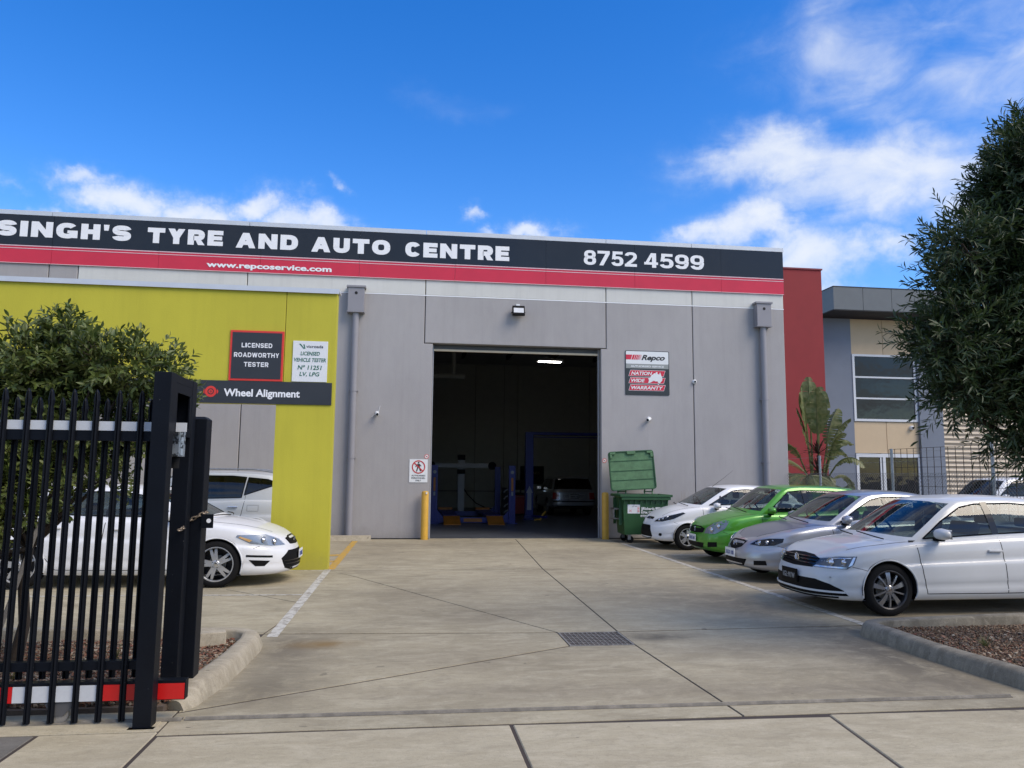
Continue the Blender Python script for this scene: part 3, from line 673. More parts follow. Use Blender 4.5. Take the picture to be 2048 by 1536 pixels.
# ================================================================== WORKSHOP BUILDING
FY = 19.35; TOP = 7.73
bd = thing('workshop_building', 'grey concrete workshop with open roller door, black and red signboard along its top', 'building', (2.5, FY, 0))
def world_parent(o, p):
    o.parent = p; o.matrix_parent_inverse = Matrix.Translation(-Vector(p.location)); return o
def bpart(mb, name, mt=None, **k): return world_parent(mb.build(name, mt, None, **k), bd)
gp = .010; T = .18; ZB = 6.115
def panel(poly, y0=FY, y1=FY + T, mt=M_wall, name='wall_panel'):
    p = inset_poly(poly, gp); q = inset_poly(poly, gp + .012); n = len(p); mb = MB()
    mb.add([(x, y0, z) for x, z in q] + [(x, y0 + .012, z) for x, z in p] + [(x, y1, z) for x, z in p],
           [tuple(range(n))] + [(i, n + i, n + (i + 1) % n, (i + 1) % n) for i in range(n)] + [(n + i, 2 * n + i, 2 * n + (i + 1) % n, n + (i + 1) % n) for i in range(n)] + [tuple(range(2 * n, 3 * n))[::-1]])
    return bpart(mb, name, mt)
JX = [-18.0, -13.3, -8.71, -4.10, .30, 5.02, 7.38, 9.97]
for i, (a, b) in enumerate(zip(JX[:-1], JX[1:])):
    if b <= .30:
        if b == .30: panel([(a, 0), (.52, 0), (.52, 4.88), (.30, 4.88), (.30, ZB), (a, ZB)])
        else: panel([(a, 0), (b, 0), (b, ZB), (a, ZB)])
    elif a == .30: panel([(.30, 4.88), (5.02, 4.88), (5.02, ZB), (.30, ZB)])
    elif a == 5.02: panel([(4.87, 0), (7.38, 0), (7.38, ZB), (5.02, ZB), (5.02, 4.88), (4.87, 4.88)])
    else: panel([(a, 0), (b, 0), (b, ZB), (a, ZB)])
for a, b in zip(JX[:-1], JX[1:]):
    for s0, s1 in (((a, min(b, -8.05)), (max(a, -8.05), b))):
        if s1 - s0 <= .05: pass
    segs = [(a, b)] if not (a < -8.05 < b) else [(a, -8.05), (-8.05, b)]
    for c, e in segs:
        panel([(c, ZB + (.0)), (e, ZB), (e, TOP), (c, TOP)], mt=M_wall if e <= -8.05 else M_white, name='upper_wall_panel')
mb = MB(); mb.box((-8.05, FY - .004, ZB - .014), (9.968, FY + .05, ZB + .010)); bpart(mb, 'lit_lip_strip', M_letter)  # white strip painted in for the lit lower lip of the groove
mb = MB(); mb.box((JX[0], FY + .05, .01), (.50, FY + .16, ZB)); mb.box((4.89, FY + .05, .01), (9.95, FY + .16, ZB)); mb.box((JX[0], FY + .05, ZB + .001), (9.95, FY + .16, TOP - .02)); mb.box((.50, FY + .05, 4.90), (4.89, FY + .16, ZB)); bpart(mb, 'joint_sealant', M_joint)
CJ = [-18, -13.3, -8.71, -4.1, .29, 5.02, 7.38, 10.0]
for a, b in zip(CJ[:-1], CJ[1:]):
    mb = MB(); mb.box((a + .006, FY - .035, TOP + .02), (b - .006, FY + .26, TOP + .085)); mb.box((a + .006, FY - .035, TOP - .025), (b - .006, FY - .02, TOP + .02)); bpart(mb, 'parapet_cap', M_capw)
    mb = MB(); mb.box((a + .004, FY - .02, TOP - .02), (b - .004, FY - .002, TOP + .02)); bpart(mb, 'cap_fascia', M_cap)
# side, back, roof, floor, inner walls
mb = MB(); mb.box((9.79, FY + T, 0), (9.97, 38, TOP)); bpart(mb, 'side_wall', M_wall)
mb = MB(); mb.box((-18, FY + T, 0), (-17.8, 38, TOP)); bpart(mb, 'side_wall', M_wall)
mb = MB(); mb.box((-18, 38, 0), (9.97, 38.2, TOP)); bpart(mb, 'back_wall', M_wall)
mb = MB(); mb.box((-17.8, FY + T, 6.9), (9.79, 38, 7.1)); bpart(mb, 'roof', M_cap)
mb = MB(); mb.box((-3, FY + .165, -.08), (9.79, 38, .0)); bpart(mb, 'workshop_floor', M_floor)
mb = MB(); mb.box((.51, FY + .0, -.08), (4.88, FY + .164, -.001)); bpart(mb, 'door_sill', M_con)
for x in (1.55, 2.8):
    mb = MB(); mb.box((x, FY - .10, .001), (x + .16, FY - .06, .010), .002); mb.build('floor_socket', M_steel, label='small dark floor socket at the %s part of the door sill' % ('left' if x < 2 else 'centre'), cat='floor socket')
M_iw = M_inwall
for a, b in ((-3, .4), (.4, 3.1), (3.1, 4.5), (4.5, 5.17), (5.17, 8.75), (8.75, 9.78)):
    mb = MB(); mb.box((a + .012, 37, 0), (b - .012, 37.15, 6.9)); bpart(mb, 'inner_wall_panel', M_iw)
mb = MB(); mb.box((-3, 37.16, 0), (9.78, 37.2, 6.9)); bpart(mb, 'inner_joint', M_dark)
mb = MB(); mb.box((-.15, FY + T, 0), (0, 37, 6.9)); bpart(mb, 'partition_wall', M_iw)
mb = MB()
for x in range(0, 10, 2): mb.box((x + .2, FY + 1, 6.72), (x + .3, 34, 6.9))
for y in (22, 26, 30): mb.box((0, y, 6.45), (9.7, y + .15, 6.72))
bpart(mb, 'roof_beam', M_dark)
mb = MB(); mb.tube([(.4, 27.5, 5.1), (1.9, 27.5, 5.1)], .09, 10); mb.tube([(1.5, 27.5, 5.1), (1.5, 27.5, 6.5)], .07, 8); bpart(mb, 'air_duct', M_inwall)
# roller door
rd = MB()
for i in range(4): rd.box((.53, FY + .20 + .01 * (i % 2), 4.775 + i * .03), (4.86, FY + .235, 4.80 + i * .03), .003)
bpart(rd, 'roller_shutter', mat('shutter_grey', (.10, .105, .11), .5))
rd = MB(); rd.box((.54, FY + .19, 4.715), (4.85, FY + .245, 4.772), .004); bpart(rd, 'shutter_bottom_rail', mat('shutter_rail', (.62, .47, .30), .35, .4))
rd = MB(); rd.lathe([(.28, .0), (.28, 4.2)], 24, M=Matrix.Translation((.6, FY + .55, 5.12)) @ Matrix.Rotation(-pi / 2, 4, 'Z')); bpart(rd, 'shutter_drum', M_cap)
for x in (.522, 4.842):
    mb = MB(); mb.box((x, FY + .185, 0), (x + .025, FY + .26, 4.88)); bpart(mb, 'door_track', M_cap)

# signboard
sg = thing('fascia_signboard', 'long black and red signboard with white lettering and phone number', 'signboard', (0, FY - .03, 6.5))
def sp(mb, name, mt=None, par=None, **k): return world_parent(mb.build(name, mt, None, **k), par or sg)
PX = [-13.5, -11.1, -8.66, -6.21, -3.80, -1.38, 1.04, 3.41, 5.80, 8.20, 9.975]
for a, b in zip(PX[:-1], PX[1:]):
    j = random.uniform(0, .003)
    mb = MB(); mb.box((a + .003, FY - .03 - j, 6.955), (b - .003, FY - .002, TOP - .03)); sp(mb, 'black_panel', M_black)
    mb = MB(); mb.box((a + .003, FY - .03 - j, 6.515), (b - .003, FY - .002, 6.953)); sp(mb, 'red_panel', M_red)
    mb = MB(); mb.box((a + .003, FY - .036 - j, 6.930), (b - .003, FY - .031 - j, 6.950)); mb.box((a + .003, FY - .036 - j, 6.868), (b - .003, FY - .031 - j, 6.882)); mb.box((a + .003, FY - .035 - j, 6.510), (b - .003, FY - .031 - j, 6.522)); sp(mb, 'pinstripe', M_stripe)
mb = MB(); sy = FY - .037
def words(lst):
    for t, x0, x1, z0, h in lst: text_mb(mb, t, x0, z0, h, sy, width=x1 - x0, bold=.048)
K = 19.31 / 19.3
for t_, x0, x1, z0, h_ in (("SINGH'S", -9.92, -6.88, 7.165, .385), ('TYRE', -6.50, -4.72, 7.15, .385), ('AND', -4.41, -2.91, 7.13, .385), ('AUTO', -2.58, -.62, 7.115, .385), ('CENTRE', -.24, 2.44, 7.10, .385)):
    block_text(mb, t_, x0, x1, z0, h_, sy)
sp(mb, 'lettering', M_letter)
mb = MB(); block_text(mb, '8752', 4.42, 5.86, 7.10, .395, sy, gap=.12, hx=.15, hy=.095); block_text(mb, '4599', 6.06, 7.72, 7.10, .395, sy, gap=.12, hx=.15, hy=.095)
sp(mb, 'lettering', M_letter)
mb = MB(); text_mb(mb, 'www.repcoservice.com', -5.08, 6.615, .135, sy, width=3.02, bold=.035); sp(mb, 'lettering', M_letter)

# downpipes with rainwater heads
def downpipe(x, label):
    t = thing('downpipe', label, 'downpipe', (x, FY - .11, 0), group='downpipes on the grey wall')
    mb = MB(); mb.box((-.20, -.115, 5.60), (.20, .10, 6.20), .008); mb.box((-.235, -.14, 6.20), (.235, .105, 6.25), .004); mb.box((-.215, -.125, 5.575), (.215, .10, 5.60)); mb.build('rain_head', M_wall2, t)
    mb = MB(); mb.m(M_dark).disc((0, -.116, 6.06), .038, n=16, h=.004); mb.build('overflow_hole', None, t)
    mb = MB(); mb.tube([(0, 0, 0.02), (0, 0, 5.58)], .082, 20); mb.build('pipe', M_wall2, t, smooth=True)
    for z in (1.95, 3.60): mb = MB(); mb.tube([(0, 0, z), (0, 0, z + .05)], .090, 20); mb.box((-.11, -.01, z + .01), (.11, .10, z + .04)); mb.build('bracket', M_wall2, t, smooth=True)
downpipe(-1.42, 'grey downpipe with square rainwater head beside the yellow wall')
downpipe(9.30, 'grey downpipe with square rainwater head at the right corner of the workshop')

# floodlight, cameras
t = thing('floodlight', 'black square floodlight on the wall above the roller door', 'floodlight', (2.68, FY, 5.73))
mb = MB(); mb.box((-.16, -.20, -.13), (.16, -.12, .13), .012, M=Matrix.Rotation(-.25, 4, 'X')); mb.build('housing', M_plastic, t)
mb = MB(); mb.box((-.13, -.206, -.07), (.13, -.201, .06), M=Matrix.Rotation(-.25, 4, 'X')); mb.build('lens', mat('led_lens', (.75, .76, .76), .25), t)
mb = MB(); mb.tube([(-.17, -.14, 0), (-.17, -.02, .02), (.17, -.02, .02), (.17, -.14, 0)], .012, 6); mb.build('bracket', M_plastic, t)
mb = MB(); mb.box((-.05, -.05, .10), (.05, 0, .24), .01); mb.build('junction_box', M_signw, t)
def bullet(x, z, a, label):
    t = thing('security_camera', label, 'camera', (x, FY, z), group='security cameras on the grey wall')
    mb = MB(); mb.tube([(0, 0, 0), (0, -.02, 0)], .045, 14); mb.tube([(0, -.02, 0), (.0, -.07, -.02)], .015, 8); mb.build('mount', M_signw, t, smooth=True)
    d = Vector((sin(a), -cos(a), -.28)).normalized(); p = Vector((0, -.06, -.02))
    mb = MB(); mb.tube([p - d * .03, p + d * .13], .042, 14); mb.build('housing', M_signw, t, smooth=True)
    mb = MB(); mb.tube([p + d * .131, p + d * .136], .033, 14); mb.build('lens', M_dark, t, smooth=True)
    return t
bt = bullet(-.83, 3.09, .1, 'small white security camera left of the roller door')
mb = MB(); mb.tube([(.03, -.02, .0), (.07, -.02, .17)], .006, 5); mb.tube([(-.05, -.02, -.03), (-.13, -.02, -.11)], .006, 5); mb.build('aerial', M_signw, bt)
bullet(6.15, 3.08, -.7, 'small white security camera under the red and white workshop sign')
t = thing('dome_camera', 'round white dome sensor on the wall joint right of the workshop sign', 'camera', (7.40, FY, 4.07))
mb = MB(); mb.lathe([(.0, -.07), (.03, -.065), (.055, -.035), (.06, 0)], 16); mb.build('housing', M_signw, t, smooth=True)
mb = MB(); mb.lathe([(.0, -.079), (.02, -.075), (.028, -.066)], 12); mb.build('lens', M_dark, t, smooth=True)

# small round stickers by the jambs
for x, z, lb in ((.42, 2.02, 'small round prohibition sticker above the pedestrian sign'), (4.96, 1.97, 'small round prohibition sticker between door and green bin')):
    t = thing('round_sticker', lb, 'sticker', (x, FY, z)); mb = MB()
    mb.m(M_orangered).disc((0, -.001, 0), .055); mb.m(M_signw).disc((0, -.003, 0), .043, h=.002)
    mb.m(M_black_txt).box((-.02, -.006, -.01), (.018, -.004, .008)); mb.m(M_orangered).prism([(-.033, .024), (-.026, .032), (.033, -.024), (.026, -.032)], -.006, -.004); mb.build('print', None, t)

# authorised personnel sign
t = thing('pedestrian_sign', 'white sign barring pedestrians, authorised personnel only, left of the door', 'sign', (.225, FY, 1.665))
mb = MB(); mb.box((-.225, -.012, -.285), (.225, -.002, .285)); mb.build('board', M_signw, t)
mb = MB(); y = -.014
R1, R2, n = .165, .138, 32; c = .095
ring = [(R1 * cos(2 * pi * k / n), -.016, c + R1 * sin(2 * pi * k / n)) for k in range(n)] + [(R2 * cos(2 * pi * k / n), -.016, c + R2 * sin(2 * pi * k / n)) for k in range(n)]
mb.m(mat('sign_ring_red', (.55, .03, .03), .4)).add(ring, [(k, (k + 1) % n, n + (k + 1) % n, n + k) for k in range(n)])
mb.prism([(-.115, c + .09), (-.095, c + .11), (.115, c - .09), (.095, c - .11)], -.019, -.0165); mb.build('prohibition_ring', None, t)
mb = MB(); mb.m(M_black_txt); yy = -.0150
mb.prism([(.0 + .022 * cos(a * pi / 6), c + .105 + .022 * sin(a * pi / 6)) for a in range(12)], yy, yy + .002)
for p in ([(-.03, c + .075), (.03, c + .075), (.035, c + .0), (-.03, c + .0)], [(-.03, c + .0), (.0, c + .0), (-.035, c - .115), (-.06, c - .105)], [(.0, c), (.035, c), (.065, c - .10), (.04, c - .115)], [(-.03, c + .075), (-.03, c + .045), (-.07, c - .01), (-.08, c + .005)], [(.03, c + .075), (.03, c + .045), (.06, c + .01), (.07, c + .025)]): mb.prism(p, yy, yy + .002)
mb.build('walking_figure', None, t)
mb = MB(); 
for s, z in (('AUTHORISED', -.135), ('PERSONNEL', -.195), ('ONLY', -.255)): text_mb(mb, s, 0, z, .037, -.0125, width=.34 if s != 'ONLY' else .14, align='CENTER', bold=.01)
mb.build('lettering', M_black_txt, t)

# workshop service sign
t = thing('service_sign', 'square white and black authorised service sign with a red nationwide warranty panel', 'sign', (6.12, FY, 4.27))
w, h = .595, .585
def rr(x0, x1, z0, z1, r, n=5):
    p = []
    for cx, cz, a in ((x1 - r, z1 - r, 0), (x0 + r, z1 - r, 90), (x0 + r, z0 + r, 180), (x1 - r, z0 + r, 270)): p += [(cx + r * cos(radians(a + 90 * k / n)), cz + r * sin(radians(a + 90 * k / n))) for k in range(n + 1)]
    return p
mb = MB(); mb.prism(rr(-w, w, -h, h, .03), -.014, -.002); mb.build('board', mat('sign_charcoal', (.035, .04, .04), .35), t)
mb = MB(); mb.prism(rr(-w + .02, w - .02, .235, h - .018, .02), -.017, -.0145); mb.build('white_panel', M_signw, t)
mb = MB(); mb.box((-w + .02, -.0172, .115), (w - .02, -.0145, .234)); mb.build('grey_panel', M_greypr, t)
mb = MB(); mb.m(M_red); z0, z1 = .345, .475; sh = .045
x = -w + .02
for a, b in ((0, .13), (.145, .20), (.212, .25), (.262, .29), (.30, .32), (.33, .343), (.353, .36), (.37, .375), (.385, .388)):
    mb.prism([(x + a, z0), (x + b, z0), (x + b + sh, z1), (x + a + (sh if a else 0), z1)], -.019, -.0172)
mb.build('speed_stripes', None, t)
mb = MB(); text_mb(mb, 'Repco', -.16, .345, .135, -.0175, width=.64, bold=.035, shear=.35); mb.build('lettering', M_black_txt, t)
mb = MB(); text_mb(mb, 'AUTHORISED SERVICE', 0, .15, .045, -.0178, width=.90, align='CENTER', bold=.035); mb.build('lettering', M_signw, t)
for i, s in enumerate(('NATION', 'WIDE', 'WARRANTY')):
    zc = -.0 - .19 * i - .01; z0, z1 = zc - .08, zc + .08
    mb = MB(); mb.m(M_signw).prism([(-.51, z0), (.44, z0), (.49, z1), (-.46, z1)], -.0165, -.0145)
    mb.m(M_red).prism([(-.50, z0 + .009), (.434, z0 + .009), (.479, z1 - .009), (-.454, z1 - .009)], -.0185, -.0167); mb.build('red_bar', None, t)
    mb = MB(); text_mb(mb, s, -.44, zc - .045, .088, -.019, width=(.57, .37, .86)[i], bold=.03, shear=.25); mb.build('lettering', M_signw, t)
au = [(.0, -.25), (.02, -.17), (.0, -.12), (.06, -.09), (.10, -.03), (.14, -.01), (.17, .02), (.20, .01), (.22, .05), (.26, .045), (.255, .01), (.30, -.02), (.33, .05), (.355, -.03), (.39, -.10), (.385, -.17), (.34, -.22), (.31, -.25), (.27, -.23), (.25, -.19), (.21, -.20), (.15, -.18), (.08, -.22), (.02, -.245)]
mb = MB(); mb.m(M_signw).prism([(.02 + x * .98, z - .02) for x, z in au], -.0215, -.0195); mb.prism([(.27, -.29), (.31, -.285), (.295, -.32)], -.0215, -.0195); mb.build('map_outline', None, t)

# bollards
def bollard(x, label):
    t = thing('bollard', label, 'bollard', (x, FY - .18, 0), group='yellow bollards at the roller door')
    mb = MB(); mb.tube([(0, 0, 0), (0, 0, 1.12), (0, 0, 1.16), (0, 0, 1.175)], [.088, .088, .075, .02], 24); mb.build('post', M_yel, t, smooth=True)
    return t
b = bollard(.40, 'yellow steel bollard at the left side of the roller door')
mb = MB(); mb.tube([(.03, -.09, 1.10), (.03, -.085, 1.15)], .02, 6); mb.build('chipped_patch', M_signw, b)
bollard(4.93, 'yellow steel bollard between the door and the green bin')
# wheel stop at the wall
mb = MB(); mb.prism([(18.82, 0), (19.02, 0), (18.98, .12), (18.87, .12)], -2.9, -.87, 'yz'); mb.build('wheel_stop', M_kerb, label='pale concrete wheel stop at the foot of the grey wall', cat='wheel stop')

# ------------------------------------------------------------------ yellow portal wall
YY = 13.30
yw = thing('yellow_wall', 'lime yellow rendered portal wall standing before the grey building', 'wall', (-1.8, YY, 0))
def yp_(mb, name, mt, par=yw, **k): return world_parent(mb.build(name, mt, None, **k), par)
def ypan(a, b):
    mb = MB(); mb.box(a, b, .012); yp_(mb, 'wall_panel', M_yellow)
mb = MB(); mb.prism([(-2.25, 0), (-1.305, 0), (-1.305, 4.70), (-2.145, 4.70), (-2.145, 2.74), (-2.25, 2.74)], YY, YY + .30); yp_(mb, 'wall_panel', M_yellow)
ypan((-14, YY, 2.745), (-2.155, YY + .30, 4.70))
mb = MB(); mb.box((-2.16, YY + .03, 2.74), (-2.14, YY + .27, 4.69)); yp_(mb, 'joint_sealant', M_joint)
mb = MB(); mb.box((-14, YY - .04, 4.705), (-1.27, YY + .34, 4.745)); mb.box((-14, YY - .04, 4.66), (-1.27, YY - .03, 4.705)); yp_(mb, 'parapet_cap', M_capw)
mb = MB(); mb.box((-14, YY, 0), (-13.6, YY + .3, 2.74)); yp_(mb, 'pier', M_yellow)

def board(name, label, x0, x1, z0, z1, y, mt, th=.02):
    t = thing(name, label, 'sign', ((x0 + x1) / 2, y, (z0 + z1) / 2)); w, h = (x1 - x0) / 2, (z1 - z0) / 2
    mb = MB(); mb.box((-w, -th, -h), (w, 0, h), .003); mb.build('board', mt, t); return t, w, h, -th - .001
t, w, h, y = board('alignment_sign', 'long charcoal sign board with a red target beside white wheel alignment lettering', -5.2, -1.34, 2.735, 3.115, YY, mat('sign_charcoal2', (.032, .035, .04), .4, var=.1))
cx = -3.31 - (-5.2 - 1.34) / 2
mb = MB(); mb.m(M_orangered)
def annulus(mb, cx, cz, r1, r2, y, n=28): mb.add([(cx + r1 * cos(2 * pi * k / n), y, cz + r1 * sin(2 * pi * k / n)) for k in range(n)] + [(cx + r2 * cos(2 * pi * k / n), y, cz + r2 * sin(2 * pi * k / n)) for k in range(n)], [(k, (k + 1) % n, n + (k + 1) % n, n + k) for k in range(n)])
annulus(mb, cx, 0, .093, .052, y - .002); annulus(mb, cx, 0, .036, .016, y - .002); mb.disc((cx, y - .002, 0), .007)
mb.prism([(cx - .125, 0), (cx - .10, .045), (cx - .10, -.045)], y - .003, y - .001); mb.prism([(cx + .125, 0), (cx + .10, .045), (cx + .10, -.045)], y - .003, y - .001)
mb.build('target_mark', None, t)
mb = MB(); text_mb(mb, 'Wheel Alignment', -3.10 + 3.27, -.068, .125, y, width=1.235, bold=.028); mb.build('lettering', M_letter, t)
t, w, h, y = board('roadworthy_sign', 'square charcoal sign framed in red reading licensed roadworthy tester', -3.04, -2.16, 3.12, 3.975, YY, M_orangered, .02)
mb = MB(); mb.box((-w + .035, y - .004, -h + .035), (w - .035, y, h - .035)); mb.build('face', mat('sign_charcoal2', (.032, .035, .04), .4), t)
mb = MB()
for s, z, ww in (('LICENSED', .135, .50), ('ROADWORTHY', -.03, .735), ('TESTER', -.19, .40)): block_text(mb, s, -ww / 2, ww / 2, z, .078, y - .006, gap=.2, hx=.125, hy=.105)
mb.build('lettering', M_letter, t)
t, w, h, y = board('tester_sign', 'tall white sign with green licensed vehicle tester lettering', -2.01, -1.43, 3.125, 3.825, YY, M_signw, .015)
mb = MB(); text_mb(mb, 'vicroads', -.07, .235, .05, y, width=.28, bold=.008); mb.build('lettering', M_black_txt, t)
mb = MB()
mb.prism([(-.19, .30), (-.165, .30), (-.10, .22), (-.115, .215)], y - .002, y); mb.prism([(-.12, .29), (-.10, .29), (-.085, .215), (-.10, .215)], y - .002, y)
for s, z, ww, hh in (('LICENSED', .105, .32, .065), ('VEHICLE TESTER', -.005, .53, .065), ('N\u00ba 11251', -.14, .40, .075), ('LV, LPG', -.25, .33, .07)): text_mb(mb, s, 0, z, hh, y, width=ww, align='CENTER', bold=.012, shear=.15)
mb.build('lettering', M_green_txt, t)

# dark office window and door on the wall behind the left bay
t = thing('office_window', 'dark office window in the grey wall behind the white sedan', 'window', (-8.0, FY, 2.3))
mb = MB(); mb.box((-.36, -.03, -.9), (.36, -.004, .9), .004); mb.build('frame', M_frame, t); mb = MB(); mb.box((-.30, -.036, -.84), (.30, -.031, .84)); mb.build('pane', GL_win, t)

# ------------------------------------------------------------------ neighbour
NY = 30.0
nb = thing('neighbour_building', 'two storey blue grey and beige office building beyond the fence', 'building', (20, NY, 0))
def npart(mb, name, mt=None, **k): return world_parent(mb.build(name, mt, None, **k), nb)
mb = MB(); mb.box((17.0, NY, 0), (18.42, NY + .2, 8.3)); npart(mb, 'wall', M_bluew)
mb = MB(); mb.box((21.33, NY - .12, 0), (22.40, NY + .2, 8.3)); npart(mb, 'pier', M_bluew)
for a, b in ((18.42, 19.87), (19.88, 21.33)):
    mb = MB(); mb.box((a + .006, NY + .02, 6.80), (b - .006, NY + .1, 8.3)); npart(mb, 'beige_panel', M_beige)
    mb = MB(); mb.box((a + .006, NY + .02, 2.62), (b - .006, NY + .1, 3.93)); npart(mb, 'beige_panel', M_beige)
mb = MB(); mb.box((18.42, NY + .1, 0), (21.33, NY + .2, 8.3)); npart(mb, 'inner_core', M_dark)
fr = MB()
for a, b in (((18.43, NY - .03, 3.95), (21.32, NY + .09, 4.05)), ((18.43, NY - .03, 6.70), (21.32, NY + .09, 6.79)), ((18.43, NY - .03, 4.05), (18.53, NY + .09, 6.70)), ((21.22, NY - .03, 4.05), (21.32, NY + .09, 6.70)), ((18.53, NY - .02, 4.88), (21.22, NY + .08, 4.95)), ((18.53, NY - .02, 5.78), (21.22, NY + .08, 5.85))): fr.box(a, b)
wf = npart(fr, 'window', M_frame)
for z0, z1 in ((4.06, 4.87), (4.96, 5.77), (5.86, 6.69)):
    mb = MB(); mb.box((18.535, NY + .02, z0), (21.215, NY + .03, z1)); o = mb.build('pane', GL_win); o.parent = wf; o.matrix_parent_inverse = wf.matrix_basis.inverted() @ Matrix.Translation(-Vector(nb.location))
    o.matrix_parent_inverse = Matrix.Translation(-Vector(nb.location))  # frame mesh sits in world coordinates under the thing
    o.matrix_parent_inverse = Matrix.Identity(4)
fr = MB()
for a, b in (((18.43, NY - .03, 2.45), (21.32, NY + .09, 2.60)), ((18.43, NY - .03, 0), (18.55, NY + .09, 2.45)), ((19.62, NY - .03, 0), (19.74, NY + .09, 2.45)), ((21.22, NY - .03, 0), (21.32, NY + .09, 2.45)), ((19.50, NY - .02, 0), (19.56, NY + .06, 2.45))): fr.box(a, b)
wf = npart(fr, 'door_frame', M_frame)
for x0, x1 in ((18.55, 19.50), (19.75, 21.21)):
    mb = MB(); mb.box((x0, NY + .02, .02), (x1, NY + .03, 2.44)); o = mb.build('pane', GL_win); o.parent = wf
FXS = [17.0, 18.3, 19.57, 20.85, 22.1, 22.85]
for a, b in zip(FXS[:-1], FXS[1:]):
    mb = MB(); mb.box((a + .008, NY - 1.2, 8.42), (b - .008, NY + .6, 9.35)); npart(mb, 'fascia_panel', M_fascia)
mb = MB(); mb.box((17, NY - 1.19, 8.38), (22.84, NY + 6, 8.42)); mb.box((17, NY - 1.21, 9.35), (22.86, NY + .6, 9.39)); npart(mb, 'soffit', mat('soffit_dark', (.035, .035, .037), .8))
mb = MB(); mb.box((22.40, NY + .2, 8.3), (32, NY + 9, 8.85)); mb.box((22.4, NY + .1, 8.85), (32, NY + 9, 8.92)); npart(mb, 'roof', M_cap)
# corrugated wall
mb = MB(); n = 56; vs = []; fs = []
for i in range(n + 1):
    z = 8.3 * i / n; vs += [(22.40, NY + .06 + .025 * (i % 2), z), (34, NY + .06 + .025 * (i % 2), z)]
for i in range(n): fs.append((2 * i, 2 * i + 1, 2 * i + 3, 2 * i + 2))
mb.add(vs, fs)
mb = MB(); n = 8 * 42; vs = []; fs = []
for i in range(n + 1):
    z = 8.3 * i / n; d = .035 * sin(2 * pi * i / 8.0); vs += [(22.40, NY + .08 + d, z), (34, NY + .08 + d, z)]
for i in range(n): fs.append((2 * i, 2 * i + 1, 2 * i + 3, 2 * i + 2))
mb.add(vs, fs); npart(mb, 'corrugated_wall', M_corr, smooth=True, ang=80)
t = thing('dome_camera', 'white dome camera on the beige panel of the neighbouring building', 'camera', (21.0, NY + .02, 3.70)); mb = MB(); mb.lathe([(0, -.16), (.06, -.14), (.10, -.08), (.10, 0)], 14); mb.build('housing', M_signw, t, smooth=True)
mb = MB(); mb.lathe([(0, -.175), (.04, -.165), (.055, -.145)], 12); mb.build('lens', M_dark, t)
rw = thing('red_wall', 'tall dark red blade wall between the workshop and the neighbouring building', 'wall', (16, NY - 1.3, 0))
k = 28.7 / 30
mb = MB(); mb.box((13.8 , NY - 1.3, 0), (16.45, NY - 1.0, 9.98)); world_parent(mb.build('blade', M_redw), rw)
mb = MB(); mb.box((13.8, NY - 1.34, 9.98), (16.49, NY - .96, 10.04)); world_parent(mb.build('cap', mat('red_cap', (.20, .02, .03), .5)), rw)
# ================================================================== CARS
def pchip(keys):
    xs = [k[0] for k in keys]; ys = [k[1] for k in keys]; n = len(xs)
    h = [xs[i + 1] - xs[i] for i in range(n - 1)]; d = [(ys[i + 1] - ys[i]) / h[i] for i in range(n - 1)]
    m = [0.0] * n
    for i in range(1, n - 1):
        if d[i - 1] * d[i] > 0:
            w1, w2 = 2 * h[i] + h[i - 1], h[i] + 2 * h[i - 1]; m[i] = (w1 + w2) / (w1 / d[i - 1] + w2 / d[i])
    m[0], m[-1] = d[0], d[-1]
    def f(x):
        if x <= xs[0]: return ys[0]
        if x >= xs[-1]: return ys[-1]
        i = 0
        while x > xs[i + 1]: i += 1
        t = (x - xs[i]) / h[i]
        return ys[i] * (2 * t ** 3 - 3 * t * t + 1) + h[i] * m[i] * (t ** 3 - 2 * t * t + t) + ys[i + 1] * (-2 * t ** 3 + 3 * t * t) + h[i] * m[i + 1] * (t ** 3 - t * t)
    return f

